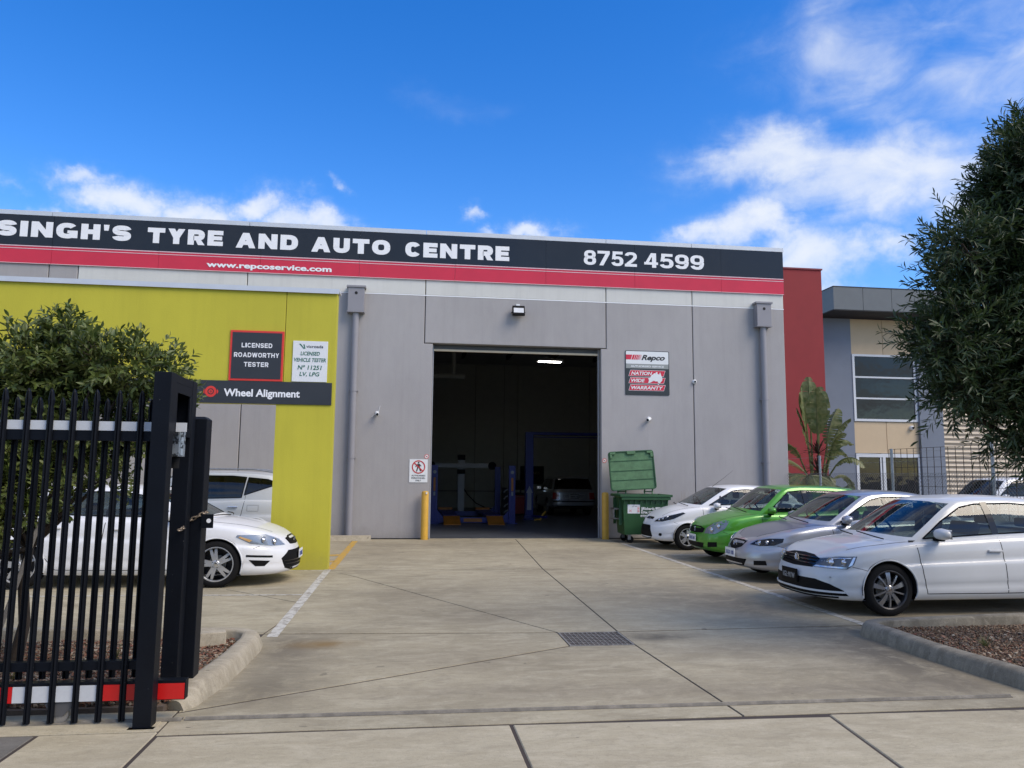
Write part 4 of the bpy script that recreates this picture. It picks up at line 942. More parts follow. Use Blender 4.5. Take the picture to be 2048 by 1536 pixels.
CUR = [(0, 0), (.86, .84), (.955, .935), (1, 1)]
class Shape:
    def __init__(s, c):
        s.c = c; s.L, s.W = c['L'], c['W']
        s.zt, s.zb = pchip(c['zt']), pchip(c['zb'])
        s.si, s.fi, s.ri = pchip(c['si']), pchip(c['fi']), pchip(c['ri'])
        s.crown = pchip(c['crown'])
        Lf, nf, Lr, nr = c['plan']; L, W = s.L, s.W
        pts = []; n = 120
        for i in range(n): 
            t = pi / 2 * i / n; pts.append((Lf * (1 - cos(t) ** (2 / nf)), W * sin(t) ** (2 / nf)))
        for i in range(60): pts.append((Lf + (L - Lf - Lr) * i / 60, W))
        for i in range(n + 1):
            t = pi / 2 * (1 - i / n); pts.append((L - Lr * (1 - max(0, cos(t)) ** (2 / nr)), W * sin(t) ** (2 / nr)))
        tp = c.get('taper', .03)
        pts = [(x, y * (1 - tp * ((x - L * .52) / (L / 2)) ** 2)) for x, y in pts]
        s.pts = pts; s.arc = [0]
        for a, b in zip(pts[:-1], pts[1:]): s.arc.append(s.arc[-1] + hypot(b[0] - a[0], b[1] - a[1]))
        s.S = s.arc[-1]
    def base(s, a):
        a = max(0, min(s.S, a)); lo, hi = 0, len(s.arc) - 1
        while hi - lo > 1:
            m = (lo + hi) // 2
            if s.arc[m] <= a: lo = m
            else: hi = m
        t = (a - s.arc[lo]) / max(1e-9, s.arc[hi] - s.arc[lo]); p, q = s.pts[lo], s.pts[hi]
        x, y = p[0] + (q[0] - p[0]) * t, p[1] + (q[1] - p[1]) * t
        dx, dy = q[0] - p[0], q[1] - p[1]; l = hypot(dx, dy) or 1
        return x, y, -dy / l, dx / l
    def base_s(s, a):
        e = .05; x, y, _, _ = s.base(a)
        if a < e:
            x2, y2, _, _ = s.base(a + e); x1, y1 = (s.base(e - a)[0], -s.base(e - a)[1])
        elif a > s.S - e:
            x1, y1, _, _ = s.base(a - e); q = s.base(2 * s.S - a - e); x2, y2 = q[0], -q[1]
        else:
            x1, y1, _, _ = s.base(a - e); x2, y2, _, _ = s.base(a + e)
        dx, dy = x2 - x1, y2 - y1; l = hypot(dx, dy) or 1
        return x, y, -dy / l, dx / l
    def ins(s, nx, c): return nx * nx * (s.fi(c) if nx < 0 else s.ri(c)) + (1 - nx * nx) * s.si(c)
    def pt(s, a, c):
        sg = -1 if a < 0 else 1
        x, y, nx, ny = s.base_s(abs(a)); I = s.ins(nx, c)
        px, py = x - nx * I, y - ny * I
        if py < 0: py = 0
        return Vector((px, py * sg, s.zb(px) + c * (s.zt(px) - s.zb(px))))
    def ptz(s, a, z, off=0.0):
        c = .5
        for _ in range(5):
            p = s.pt(a, c); zb, zt = s.zb(p.x), s.zt(p.x); c = max(0, min(1.0, (z - zb) / (zt - zb)))
        p = s.pt(a, c)
        if off:
            e = .01; c2 = min(1, c + .02); c1 = c2 - .03
            du = s.pt(a + e, c) - s.pt(a - e, c); dv = s.pt(a, c2) - s.pt(a, max(0, c1)); n = du.cross(dv)
            if n.length > 0:
                n.normalize()
                if n.x * (p.x - s.L / 2) + n.y * p.y * 1.5 < 0: n = -n
                p = p + n * off
        return p
    def s_of_x(s, x):
        lo, hi = 0, s.S
        for _ in range(30):
            m = (lo + hi) / 2
            if s.base(m)[0] < x: lo = m
            else: hi = m
        return lo
    def top(s, x, y):
        Wt = s.W - s.si(1); r = min(1, abs(y) / Wt)
        return s.zt(x) + s.crown(x) * (1 - r ** 2.4)

def lower(s, paintm):
    M_ = 76; N_ = 22
    cs = [0, .02, .05, .1, .16, .21, .26, .295, .33, .40, .47, .53, .57, .60, .63, .655, .70, .75, .80, .85, .89, .92, .945, .965, .98, .99, 1]
    ss = []
    Sc = s.S
    ds = [ (0, .9, 18), (.9, 1.6, 10), (1.6, Sc - 1.5, 30), (Sc - 1.5, Sc - .9, 8), (Sc - .9, Sc, 14)]
    for a, b, n in ds: ss += [a + (b - a) * i / n for i in range(n)]
    ss.append(Sc); n = len(ss)
    ring = [-a for a in ss[1:-1][::-1]]        # negative side, tail -> nose
    full = ss + ring                              # nose .. tail (+y) then back to the nose (-y)
    vs = []; fs = []; K = len(full)
    for c in cs:
        for a in full: vs.append(s.pt(a, c))
    for i in range(len(cs) - 1):
        for k in range(K): fs.append((i * K + k, (i + 1) * K + k, (i + 1) * K + (k + 1) % K, i * K + (k + 1) % K))
    # top sheet
    o = (len(cs) - 1) * K; T_ = 14; rows = []
    for k in range(n):
        kp = o + k; kn = o + (K - k) % K if 0 < k < n - 1 else o + k
        p = vs[kp]; row = [kp]
        for j in range(1, T_):
            y = p.y * (1 - 2 * j / T_)
            r = min(1, abs(y) / max(1e-6, abs(p.y))) if p.y > 1e-6 else 1
            f = min(1.0, (p.y / (.6 * s.W)) ** 1.0)
            vs.append(Vector((p.x, y, s.top(p.x, y) if True else 0)) if p.y > 1e-4 else Vector(p)); 
            if p.y > 1e-4:
                b = s.zt(p.x); full_ = s.top(p.x, y) - s.top(p.x, p.y); vs[-1].z = b + max(0, full_)
            row.append(len(vs) - 1)
        row.append(kn); rows.append(row)
    for a, b in zip(rows[:-1], rows[1:]):
        for j in range(T_): fs.append((a[j], b[j], b[j + 1], a[j + 1]))
    # underside
    rows = []
    for k in range(n):
        kp = k; kn = (K - k) % K if 0 < k < n - 1 else k; rows.append((kp, kn))
    for a, b in zip(rows[:-1], rows[1:]): fs.append((a[0], a[1], b[1], b[0]))
    bm = bmesh.new(); bv = [bm.verts.new(v) for v in vs]
    for f in fs:
        f = list(dict.fromkeys(f))
        if len(f) > 2:
            try: bm.faces.new([bv[i] for i in f])
            except ValueError: pass
    bmesh.ops.remove_doubles(bm, verts=bm.verts, dist=.0006)
    bmesh.ops.dissolve_degenerate(bm, edges=bm.edges, dist=.0004)
    bmesh.ops.recalc_face_normals(bm, faces=bm.faces)
    return bm

def rring(x0, x1, W, Lf, nf, Lr, nr, q, taper=0.0):
    """q in 0..1 along half ring, nose centre to tail centre; fixed parameter blocks"""
    if q < .3: t = pi / 2 * q / .3; return (x0 + Lf * (1 - cos(t) ** (2 / nf)), W * sin(t) ** (2 / nf))
    if q < .7: t = (q - .3) / .4; return (x0 + Lf + (x1 - x0 - Lf - Lr) * t, W)
    t = pi / 2 * (1 - q) / .3; return (x1 - Lr * (1 - max(0, cos(t)) ** (2 / nr)), W * sin(t) ** (2 / nr))

def gpoint(s, q, h, v, g):
    b = rring(g['b'][0], g['b'][1], g['b'][2], g['bp'][0], g['bp'][1], g['bp'][2], g['bp'][3], q)
    t = rring(g['t'][0], g['t'][1], g['t'][2], g['tp'][0], g['tp'][1], g['tp'][2], g['tp'][3], q)
    x, y = b[0] + (t[0] - b[0]) * h, b[1] + (t[1] - b[1]) * h
    bulge = .035 * sin(pi * min(1, h)) 
    y *= 1 + bulge * (1 if .25 < q < .75 else .6)
    zb = s.top(b[0], b[1]) - .025; zt = g['zr'](t[0]) - g['side_drop'] * (t[1] / g['t'][2]) ** 3
    return Vector((x, y, zb + (zt - zb) * v))

HV = [(0, 0), (.14, .16), (.28, .32), (.43, .49), (.57, .65), (.70, .79), (.785, .87), (.85, .925), (.90, .958), (.945, .982), (.975, .994), (1, 1)]
def green(s, g):
    qs = [i / 30 * .3 for i in range(30)] + [.3 + .4 * i / 40 for i in range(40)] + [.7 + .3 * i / 24 for i in range(24)] + [1]
    n = len(qs); K = 2 * n - 2; vs = []; fs = []; tagf = []
    for h, v in HV:
        for q in qs: vs.append(gpoint(s, q, h, v, g))
        for q in qs[1:-1][::-1]: p = gpoint(s, q, h, v, g); vs.append(Vector((p.x, -p.y, p.z)))
    ws0, ws1, bl0, bl1 = g['ws'][0], g['ws'][1], g['bl'][0], g['bl'][1]
    for i in range(len(HV) - 1):
        for k in range(K):
            fs.append((i * K + k, (i + 1) * K + k, (i + 1) * K + (k + 1) % K, i * K + (k + 1) % K))
            kk = k if k < n - 1 else K - 1 - k; q = (qs[kk] + qs[kk + 1]) / 2; h = HV[i][0]
            t = 0
            if q < g['qws'] and ws0 <= h < ws1: t = 1
            if q > g['qbl'] and bl0 <= h < bl1: t = 2
            tagf.append(t)
    o = (len(HV) - 1) * K; T_ = 12; rows = []
    for k in range(n):
        kp = o + k; kn = o + (K - k) % K if 0 < k < n - 1 else o + k; p = vs[kp]; row = [kp]
        for j in range(1, T_):
            y = p.y * (1 - 2 * j / T_); z = g['zr'](p.x) - g['side_drop'] * abs(y / g['t'][2]) ** 3
            vs.append(Vector((p.x, y, z)) if p.y > 1e-4 else Vector(p)); row.append(len(vs) - 1)
        row.append(kn); rows.append(row)
    for a, b in zip(rows[:-1], rows[1:]):
        for j in range(T_): fs.append((a[j], b[j], b[j + 1], a[j + 1])); tagf.append(0)
    bm = bmesh.new(); bv = [bm.verts.new(v) for v in vs]
    for f, t in zip(fs, tagf):
        f = list(dict.fromkeys(f))
        if len(f) > 2:
            try: nf = bm.faces.new([bv[i] for i in f]); nf.material_index = t
            except ValueError: pass
    bmesh.ops.remove_doubles(bm, verts=bm.verts, dist=.0006)
    bmesh.ops.recalc_face_normals(bm, faces=bm.faces)
    return bm

def pip(p, poly):
    x, y = p; ins = False; n = len(poly); j = n - 1
    for i in range(n):
        xi, yi = poly[i]; xj, yj = poly[j]
        if (yi > y) != (yj > y) and x < (xj - xi) * (y - yi) / (yj - yi) + xi: ins = not ins
        j = i
    return ins
def cut(bm, poly, ia, ib, filt):
    A = Vector([0, 0, 0]); k3 = 3 - ia - ib; ax = Vector((0, 0, 0)); ax[k3] = 1
    lo = (min(p[0] for p in poly) - .02, min(p[1] for p in poly) - .02); hi = (max(p[0] for p in poly) + .02, max(p[1] for p in poly) + .02)
    def near(f):
        return filt(f) and min(v.co[ia] for v in f.verts) < hi[0] and max(v.co[ia] for v in f.verts) > lo[0] and min(v.co[ib] for v in f.verts) < hi[1] and max(v.co[ib] for v in f.verts) > lo[1]
    n = len(poly)
    for i in range(n):
        p, q = poly[i], poly[(i + 1) % n]
        co = Vector((0, 0, 0)); co[ia] = p[0]; co[ib] = p[1]
        d = Vector((0, 0, 0)); d[ia] = q[0] - p[0]; d[ib] = q[1] - p[1]
        fs = [f for f in bm.faces if near(f)]
        ge = set(fs)
        for f in fs: ge.update(f.edges); ge.update(f.verts)
        bmesh.ops.bisect_plane(bm, geom=list(ge), dist=1e-5, plane_co=co, plane_no=d.cross(ax).normalized())
    return [f for f in bm.faces if filt(f) and pip((f.calc_center_median()[ia], f.calc_center_median()[ib]), poly)]

def bm_obj(bm, name, mt, parent, smooth=True, ang=40, drop=None):
    me = bpy.data.meshes.new(name); bm.to_mesh(me); bm.free()
    me.materials.clear(); me.materials.append(mt); me.polygons.foreach_set('material_index', [0] * len(me.polygons))
    if smooth: me.polygons.foreach_set('use_smooth', [True] * len(me.polygons)); me.set_sharp_from_angle(angle=radians(ang))
    o = bpy.data.objects.new(name, me); COL.objects.link(o); o.parent = parent
    return o
def split(bm, faces):
    """move faces into a new bmesh"""
    nb_ = bmesh.new(); mp = {}
    for f in faces:
        for v in f.verts:
            if v not in mp: mp[v] = nb_.verts.new(v.co)
    for f in faces: nb_.faces.new([mp[v] for v in f.verts])
    bmesh.ops.delete(bm, geom=list(faces), context='FACES')
    return nb_

def patch(s, poly, name, mt, parent, off=.004, thick=.014, step=.05, smooth=True, **k):
    """raised panel on the lower body, outline in (distance round the body from the nose centre, height)"""
    x0, x1 = min(p[0] for p in poly), max(p[0] for p in poly); z0, z1 = min(p[1] for p in poly), max(p[1] for p in poly)
    nx = max(1, int((x1 - x0) / step)); nz = max(1, int((z1 - z0) / step))
    bm = bmesh.new(); vv = [[bm.verts.new((x0 + (x1 - x0) * i / nx, 0, z0 + (z1 - z0) * j / nz)) for j in range(nz + 1)] for i in range(nx + 1)]
    for i in range(nx):
        for j in range(nz): bm.faces.new((vv[i][j], vv[i + 1][j], vv[i + 1][j + 1], vv[i][j + 1]))
    keep = set(cut(bm, poly, 0, 2, lambda f: True))
    bmesh.ops.delete(bm, geom=[f for f in bm.faces if f not in keep], context='FACES')
    if not bm.faces: bm.free(); return None
    be = [e for e in bm.edges if len(e.link_faces) == 1]
    ex = bmesh.ops.extrude_edge_only(bm, edges=be); low = {v for v in ex['geom'] if isinstance(v, bmesh.types.BMVert)}
    for v in bm.verts: v.co = s.ptz(v.co.x, v.co.z, off - (thick if v in low else 0))
    bmesh.ops.recalc_face_normals(bm, faces=bm.faces)
    return bm_obj(bm, name, mt, parent, smooth, 50, **k)

def ribbon(pts, nrm, w, mb):
    vs = []; n = len(pts)
    for i in range(n):
        d = (pts[min(n - 1, i + 1)] - pts[max(0, i - 1)]).normalized(); sd = d.cross(nrm[i]).normalized() * w / 2
        vs += [pts[i] - sd, pts[i] + sd]
    mb.add(vs, [(2 * i, 2 * i + 1, 2 * i + 3, 2 * i + 2) for i in range(n - 1)])
def dens_(poly, st=.05, close=False):
    P = list(poly) + ([poly[0]] if close else []); out = [P[0]]
    for a, b in zip(P[:-1], P[1:]):
        k = max(1, int(hypot(b[0] - a[0], b[1] - a[1]) / st)); out += [(a[0] + (b[0] - a[0]) * i / k, a[1] + (b[1] - a[1]) * i / k) for i in range(1, k + 1)]
    return out
def side_ribbon(bvh, poly, side, w, mb, off=.0025, close=False, st=.05):
    pts = []; nr = []
    for x, z in dens_(poly, st, close):
        h, n, _, _ = bvh.ray_cast(Vector((x, side * 1.6, z)), Vector((0, -side, 0)))
        if h is None: 
            if len(pts) > 1: ribbon(pts, nr, w, mb)
            pts, nr = [], []; continue
        if n.y * side < 0: n = -n
        pts.append(h + n * off); nr.append(n)
    if len(pts) > 1: ribbon(pts, nr, w, mb)

def make_wheel(root, x, y, R, wd, side, rim_r, style, tyre_m=None):
    """side: +1 outer face towards +y"""
    t = MB(); rim_r_ = rim_r
    M = Matrix.Translation((x, y, R)) @ Matrix.Diagonal((1, side, 1, 1))
    h = wd / 2
    # outer face at +y*h
    prof = [(rim_r - .012, -h + .01), (rim_r + .01, -h), (R - .055, -h + .004), (R - .02, -h + .012), (R - .002, -h + .035), (R, 0), (R - .002, h - .035), (R - .02, h - .012), (R - .055, h - .004), (rim_r + .012, h - .003), (rim_r - .006, h - .012)]
    t.lathe(prof, 44, M=M)
    for gy in (-.045, -.015, .015, .045):
        t.lathe([(R + .0015, gy - .003), (R + .0015, gy + .003)], 44, M=M) if False else None
    tyre = t.build('tyre', M_rubber, root, smooth=True, ang=50)
    r = MB(); r.lathe([(rim_r + .002, h - .006), (rim_r - .004, h - .004), (rim_r - .018, h - .014), (rim_r - .024, h - .05), (rim_r - .03, -h + .03), (.05, -h + .03)], 44, M=M)
    barrel = r.build('wheel', style.get('barrel', M_alloyd), root, smooth=True, ang=35)
    tyre.parent = barrel
    w = MB(); n = style['n']; depth = h - .035
    if style.get('lip'): w.lathe([(rim_r + .001, h - .004), (rim_r - .012, h - .003), (rim_r - .02, h - .018)], 44, M=M)
    for k in range(n):
        a = 2 * pi * k / n + style.get('rot', .2)
        for (da, w0, w1, dz) in style['sp']:
            aa = a + da; c_, s_ = cos(aa), sin(aa)
            r0_, r1_ = style.get('r0', .05), rim_r - .012; y0 = depth - .018 + dz; y1 = depth + .012 + dz
            tw = style.get('twist', 0)
            vs = []
            for rr_, ww, yo, tt in ((r0_, w0, y1, 0), ((r0_ + r1_) / 2, (w0 + w1) / 2, y1 + .004, tw / 2), (r1_, w1, y0 + .014, tw)):
                ca, sa = cos(aa + tt), sin(aa + tt)
                for sg_ in (-1, 1): vs.append((rr_ * ca - sg_ * ww * sa, yo, rr_ * sa + sg_ * ww * ca))
                for sg_ in (-1, 1): vs.append((rr_ * ca - sg_ * ww * .9 * sa, yo - .03, rr_ * sa + sg_ * ww * .9 * ca))
            fs = []
            for q in (0, 4): fs += [(q, q + 1, q + 5, q + 4), (q + 1, q + 3, q + 7, q + 5), (q + 3, q + 2, q + 6, q + 7), (q + 2, q, q + 4, q + 6)]
            w.add(vs, fs, M)
    w.lathe([(0, depth + .022), (.045, depth + .020), (.062, depth + .010), (.07, depth - .02)], 20, M=M)
    rim = w.build('rim', style.get('mt', M_alloy), root, smooth=True, ang=25); rim.parent = barrel
    c = MB(); c.lathe([(0, depth + .026), (.026, depth + .025), (.030, depth + .018)], 16, M=M)
    cc = c.build('hub_cap', style.get('cap', M_chrome), root, smooth=True); cc.parent = barrel
    b = MB()
    for k in range(5):
        a = 2 * pi * k / 5 + .5; cx_, cz_ = .052 * cos(a), .052 * sin(a)
        b.lathe([(0, depth + .016), (.008, depth + .015), (.008, depth)], 8, M=M @ Matrix.Translation((cx_, 0.003, cz_)))
    bb = b.build('wheel_nuts', M_alloyd, root, smooth=True); bb.parent = barrel
    d = MB(); d.lathe([(0, -h * .1), (.125, -h * .1), (.125, -h * .3)], 28, M=M); dd = d.build('brake_disc', M_steel, root); dd.parent = barrel
    return barrel

def plate(parent, pos, ang, txt, bg_m, tx_m, w=.372, h=.134, frame=None, tilt=0.0):
    M = Matrix.Translation(pos) @ Matrix.Rotation(ang, 4, 'Z') @ Matrix.Rotation(tilt, 4, 'X')
    if frame:
        mb = MB(); mb.box((-w / 2 - .018, -.004, -h / 2 - .018), (w / 2 + .018, .01, h / 2 + .018), .004, M=M); mb.build('plate_frame', frame, parent)
    mb = MB(); mb.box((-w / 2, -.009, -h / 2), (w / 2, .0, h / 2), .0, M=M); p = mb.build('number_plate', bg_m, parent)
    mb = MB(); text_mb(mb, txt, 0, -h * .28, h * .52, -.0095, width=w * .84, align='CENTER', bold=.012, M=M); l = mb.build('plate_text', tx_m, parent); l.parent = p
    return p

def build_car(c, name, label, cat, loc, rz, group=None):
    s = Shape(c); L, W = s.L, s.W; root = thing(name, label, cat, loc, rz, group); pm = c['paint']
    bmL = lower(s, pm); g = c['g']
    g['zr'] = pchip(g['zrk'])
    bmG = green(s, g)
    bvL = BVHTree.FromBMesh(bmL); bvG = BVHTree.FromBMesh(bmG)
    R = c['R']; lip = MB()
    arches = []
    for xw in (c['xf'], c['xr']):
        ra = R + (c.get('arch_gap', .045) - .012)
        arches.append((xw, ra))
    # wheel arch lips from the uncut surface
    for xw, ra in arches:
        for sd in (-1, 1):
            pts = []
            for i in range(41):
                a = radians(-22 + 224 * i / 40); x, z = xw + ra * cos(a), R + .005 + ra * sin(a)
                if z < s.zb(x) + .015: continue
                hh, n, _, _ = bvL.ray_cast(Vector((x, sd * 1.6, z)), Vector((0, -sd, 0)))
                if hh is None: continue
                pts.append(Vector((x, hh.y - sd * .002, z)))
            if len(pts) > 3: lip.tube(pts, c.get('lip_r', .011), 8)
    sideF = lambda f: abs(f.normal.y) > .25 and abs(f.calc_center_median().y) > W * .55
    for xw, ra in arches:
        poly = [(xw + ra * cos(radians(a)), R + .005 + ra * sin(radians(a))) for a in range(-80, 261, 10)]
        poly = [(x, max(z, -.2)) for x, z in poly]
        poly = [(xw + ra * cos(radians(a)), R + .005 + ra * sin(radians(a))) for a in range(-20, 201, 10)] + [(xw - ra * .94, -.1), (xw + ra * .94, -.1)]
        fs = cut(bmL, poly, 0, 2, sideF)
        bmesh.ops.delete(bmL, geom=fs, context='FACES')
    hl = c.get('hoodline')
    if hl:
        hp = [(hl[0][0] - .09, 0.0)] + [(x, y) for x, y in hl] + [(hl[-1][0], -hl[-1][1])] + [(x, -y) for x, y in hl[:-1][::-1]]
        fs = cut(bmL, hp, 0, 1, lambda f: f.normal.z > .35 and f.calc_center_median().z > .5)
        if fs: bm_obj(split(bmL, fs), 'bonnet', c.get('hood_mat', pm), root, True, 48)
    # glass
    ws = [f for f in bmG.faces if f.material_index == 1]; bmW = split(bmG, ws)
    bl = [f for f in bmG.faces if f.material_index == 2]; bmB = split(bmG, bl)
    sideG = lambda f: abs(f.normal.y) > .45
    wins = []
    for wp in c['wins']:
        for sd in (-1, 1):
            fs = cut(bmG, wp, 0, 2, lambda f: sideG(f) and f.calc_center_median().y * sd > .2)
            wins.append(split(bmG, fs) if fs else None)
    # join painted shell
    me = bpy.data.meshes.new('tmp'); bmG.to_mesh(me); bmL.from_mesh(me); bpy.data.meshes.remove(me); bmG.free()
    body = bm_obj(bmL, 'body', pm, root, True, 48)
    bm_obj(bmW, 'windscreen', c.get('glass', GL_car), root)
    bm_obj(bmB, 'rear_window', c.get('glass_r', c.get('glass', GL_car)), root)
    for w_ in wins:
        if w_: bm_obj(w_, 'side_window', c.get('glass_s', c.get('glass', GL_car)), root)
    lip.build('arch_lip', c.get('lip_m', pm), root, smooth=True, ang=80)
    # black surrounds and pillars on the side glass
    tr = MB()
    for sd in (-1, 1):
        for wp in c['wins']: side_ribbon(bvG, wp, sd, .016, tr, .006, True)
    tr.build('window_trim', M_trim, root)
    for pl_ in c.get('pillars', []):
        for sd in (-1, 1): tr = MB(); side_ribbon(bvG, pl_[:2], sd, pl_[2], tr, .008); tr.build('pillar_trim', M_piano, root)
    # shut lines
    sm = MB()
    for sd in (-1, 1):
        for ln in c.get('seams', []):
            side_ribbon(bvL, ln, sd, .010, sm, .0012, False, .03)
        for ln in c.get('gseams', []): side_ribbon(bvG, ln, sd, .006, sm, .0012, False, .04)
        hl = c.get('hoodline')
        if hl:
            pts = []; nr = []
            for x, y in dens_(hl, .05):
                h_, n_, _, _ = bvL.ray_cast(Vector((x, sd * y, 2)), Vector((0, 0, -1)))
                if h_ is None: continue
                if n_.z < 0: n_ = -n_
                pts.append(h_ + n_ * .0015); nr.append(n_)
            if len(pts) > 1: ribbon(pts, nr, .012, sm)
    ln = c.get('hoodfront')
    if ln:
        pts = []; nr = []
        for x, y in dens_(ln, .05):
            h_, n_, _, _ = bvL.ray_cast(Vector((x, y, 2)), Vector((0, 0, -1)))
            if h_ is None: continue
            if n_.z < 0: n_ = -n_
            pts.append(h_ + n_ * .0015); nr.append(n_)
        if len(pts) > 1: ribbon(pts, nr, .012, sm)
    if c.get('bumperline'):
        pts = []
        for a, z in dens_(c['bumperline'], .05): pts.append((a, z))
        for sg_ in (-1, 1):
            P_ = [s.ptz(sg_ * a, z, .0015) for a, z in pts]; N_ = [(s.ptz(sg_ * a, z, .02) - s.ptz(sg_ * a, z, .001)).normalized() for a, z in pts]; ribbon(P_, N_, .006, sm)
    sm.build('panel_gaps', M_dark, root)
    # parts on the nose and tail
    for nm, mt, poly, off in c.get('patches', []):
        for sg_ in (-1, 1):
            if nm[0] == '=':
                if sg_ == -1: continue
                patch(s, poly, nm[1:], mt, root, off)
            else: patch(s, [(sg_ * a, z) for a, z in poly], nm, mt, root, off)
    # headlamps: dark bowl, reflectors, clear cover
    for hl in c.get('lamps', []):
        for sg_ in (-1, 1):
            poly = [(sg_ * a, z) for a, z in hl['poly']]
            base = patch(s, poly, 'headlight', hl.get('bowl', M_plastic), root, .003)
            for (a, z, r_l) in hl['bulbs']:
                p = s.ptz(sg_ * a, z, .002); n_ = (s.ptz(sg_ * a, z, .03) - s.ptz(sg_ * a, z, .001)).normalized()
                n_ = (n_ + Vector((-1.2, 0, 0))).normalized()
                rot = Vector((0, 1, 0)).rotation_difference(n_).to_matrix().to_4x4()
                mb = MB(); mb.lathe([(r_l, .006), (r_l * .9, .014), (r_l * .62, .004), (r_l * .55, .008), (r_l * .3, .02), (0, .024)], 20, M=Matrix.Translation(p) @ rot); q = mb.build('reflector', M_chrome, root, smooth=True, ang=20); q.parent = base
            for pp in hl.get('chrome', []):
                q = patch(s, [(sg_ * a, z) for a, z in pp], 'reflector_panel', M_chrome, root, .007); 
                if q: q.parent = base
            for pp in hl.get('amber', []):
                q = patch(s, [(sg_ * a, z) for a, z in pp], 'indicator', mat('amber_lens', (.80, .45, .14), .3), root, .008)
                if q: q.parent = base
            q = patch(s, poly, 'lens', GL_lens, root, .018)
            if q: q.parent = base
    for tl in c.get('tails', []):
        for sg_ in (-1, 1):
            patch(s, [(sg_ * a, z) for a, z in tl], 'tail_light', mat('tail_lens', (.30, .008, .008), .2, coat=1.0), root, .010)
    # wells, wheels
    wl = MB()
    for xw, ra in arches:
        for sd in (-1, 1):
            y1 = sd * (W - .035); y0 = sd * (W - .36); n = 24
            vs = []; 
            for y in (y0, y1):
                for k in range(n + 1): a = radians(-10 + 200 * k / n); vs.append((xw + (ra + .012) * cos(a), y, R + .005 + (ra + .012) * sin(a)))
            fs = [(k, k + 1, n + 2 + k, n + 1 + k) for k in range(n)] + [tuple(range(n + 1))]
            wl.add(vs, fs)
    wl.build('wheel_well', M_dark, root)
    for xw in (c['xf'], c['xr']):
        for sd in (-1, 1): make_wheel(root, xw, sd * (W - .035 - c['tw'] / 2), R, c['tw'], sd, c['rim'], c['style'])
    # handles
    for hx, hz in c.get('handles', []):
        for sd in (-1, 1):
            h_, n_, _, _ = bvL.ray_cast(Vector((hx, sd * 1.6, hz)), Vector((0, -sd, 0)))
            if h_ is None: continue
            mb = MB(); mb.lathe([(0, .001), (.05, .0015), (.052, -.01)], 20, M=Matrix.Translation(h_) @ Matrix.Diagonal((1.15, sd, .62, 1)))
            mb.build('handle_recess', c.get('recess', pm), root, smooth=True)
            mb = MB(); mb.box((hx - .095, h_.y, hz - .014), (hx + .095, h_.y + sd * .032, hz + .014), .010); mb.build('door_handle', c.get('handle_m', pm), root, smooth=True)
    # mirrors
    mx, mz, mw = c['mirror']
    for sd in (-1, 1):
        h_, n_, _, _ = bvG.ray_cast(Vector((mx + .06, sd * 1.6, mz - .02)), Vector((0, -sd, 0)))
        yb = h_.y if h_ else sd * (W - .1)
        mb = MB(); bm = bmesh.new(); bmesh.ops.create_icosphere(bm, subdivisions=3, radius=1)
        for v in bm.verts:
            x, y, z = v.co; q = (abs(x) ** 3 + abs(y) ** 3 + abs(z) ** 3) ** (1 / 3); v.co = Vector((x / q, y / q, z / q))
            fx = v.co.x; v.co = Vector((.085 * fx if fx < 0 else .045 * fx, mw * v.co.y, (.070 - .012 * sd * v.co.y) * v.co.z * (1 - .25 * max(0, -fx))))
        bmesh.ops.translate(bm, verts=bm.verts, vec=Vector((mx, yb + sd * (mw + .05), mz + .025)))
        mb.bm(bm); mi = mb.build('door_mirror', c.get('mirror_m', pm), root, smooth=True, ang=60)
        mb = MB(); mb.box((mx - .03, yb - sd * .03, mz - .065), (mx + .04, yb + sd * (mw + .03), mz - .03), .01); q = mb.build('mirror_arm', M_plastic, root); q.parent = mi
        mb = MB(); mb.box((mx + .042, yb + sd * .07, mz - .03), (mx + .047, yb + sd * (.03 + 2 * mw), mz + .085), .0); q = mb.build('mirror_glass', M_chrome, root); q.parent = mi
    # wipers, aerial
    if c.get('wipers', True):
        mb = MB(); x0 = g['b'][0]
        for ya, yb in ((-.55, .0), (.02, .60)):
            pts = []
            for i in range(5):
                y = ya + (yb - ya) * i / 4; 
                b = rring(g['b'][0], g['b'][1], g['b'][2], *g['bp'], min(.3, .3 * math.asin(min(1, abs(y) / g['b'][2]) ** (g['bp'][1] / 2)) / (pi / 2)))
                t = i / 4; pts.append(Vector((b[0] - .01 + .05 * t, y, s.top(b[0], y) + .02 + .045 * t)))
            mb.tube(pts, .008, 5)
        mb.build('wiper', M_plastic, root)
        # cowl strip
    # interior
    ib = c.get('interior', (1.45, L - 1.2)); zf = .33
    it = MB(); it.box((ib[0] - .25, -W + .16, zf - .05), (ib[1], W - .16, zf)); 
    belt = s.zt(2.2)
    for sd in (-1, 1): it.box((ib[0] - .1, sd * (W - .155), zf), (ib[1], sd * (W - .135), belt - .03))
    zd = s.zt(ib[0] - .1) - .01; it.box((ib[0] - .16, -W + .2, zd - .22), (ib[0] + .16, W - .2, zd), .03)
    it.box((ib[1] - .02, -W + .2, zf), (ib[1] + .02, W - .2, belt - .05)); it.box((ib[1] - .05, -W + .2, belt - .09), (min(L - .45, ib[1] + .5), W - .2, belt - .05))
    it.build('dashboard_and_trim', M_int, root)
    zr_ = c.get('seat_z', 0)
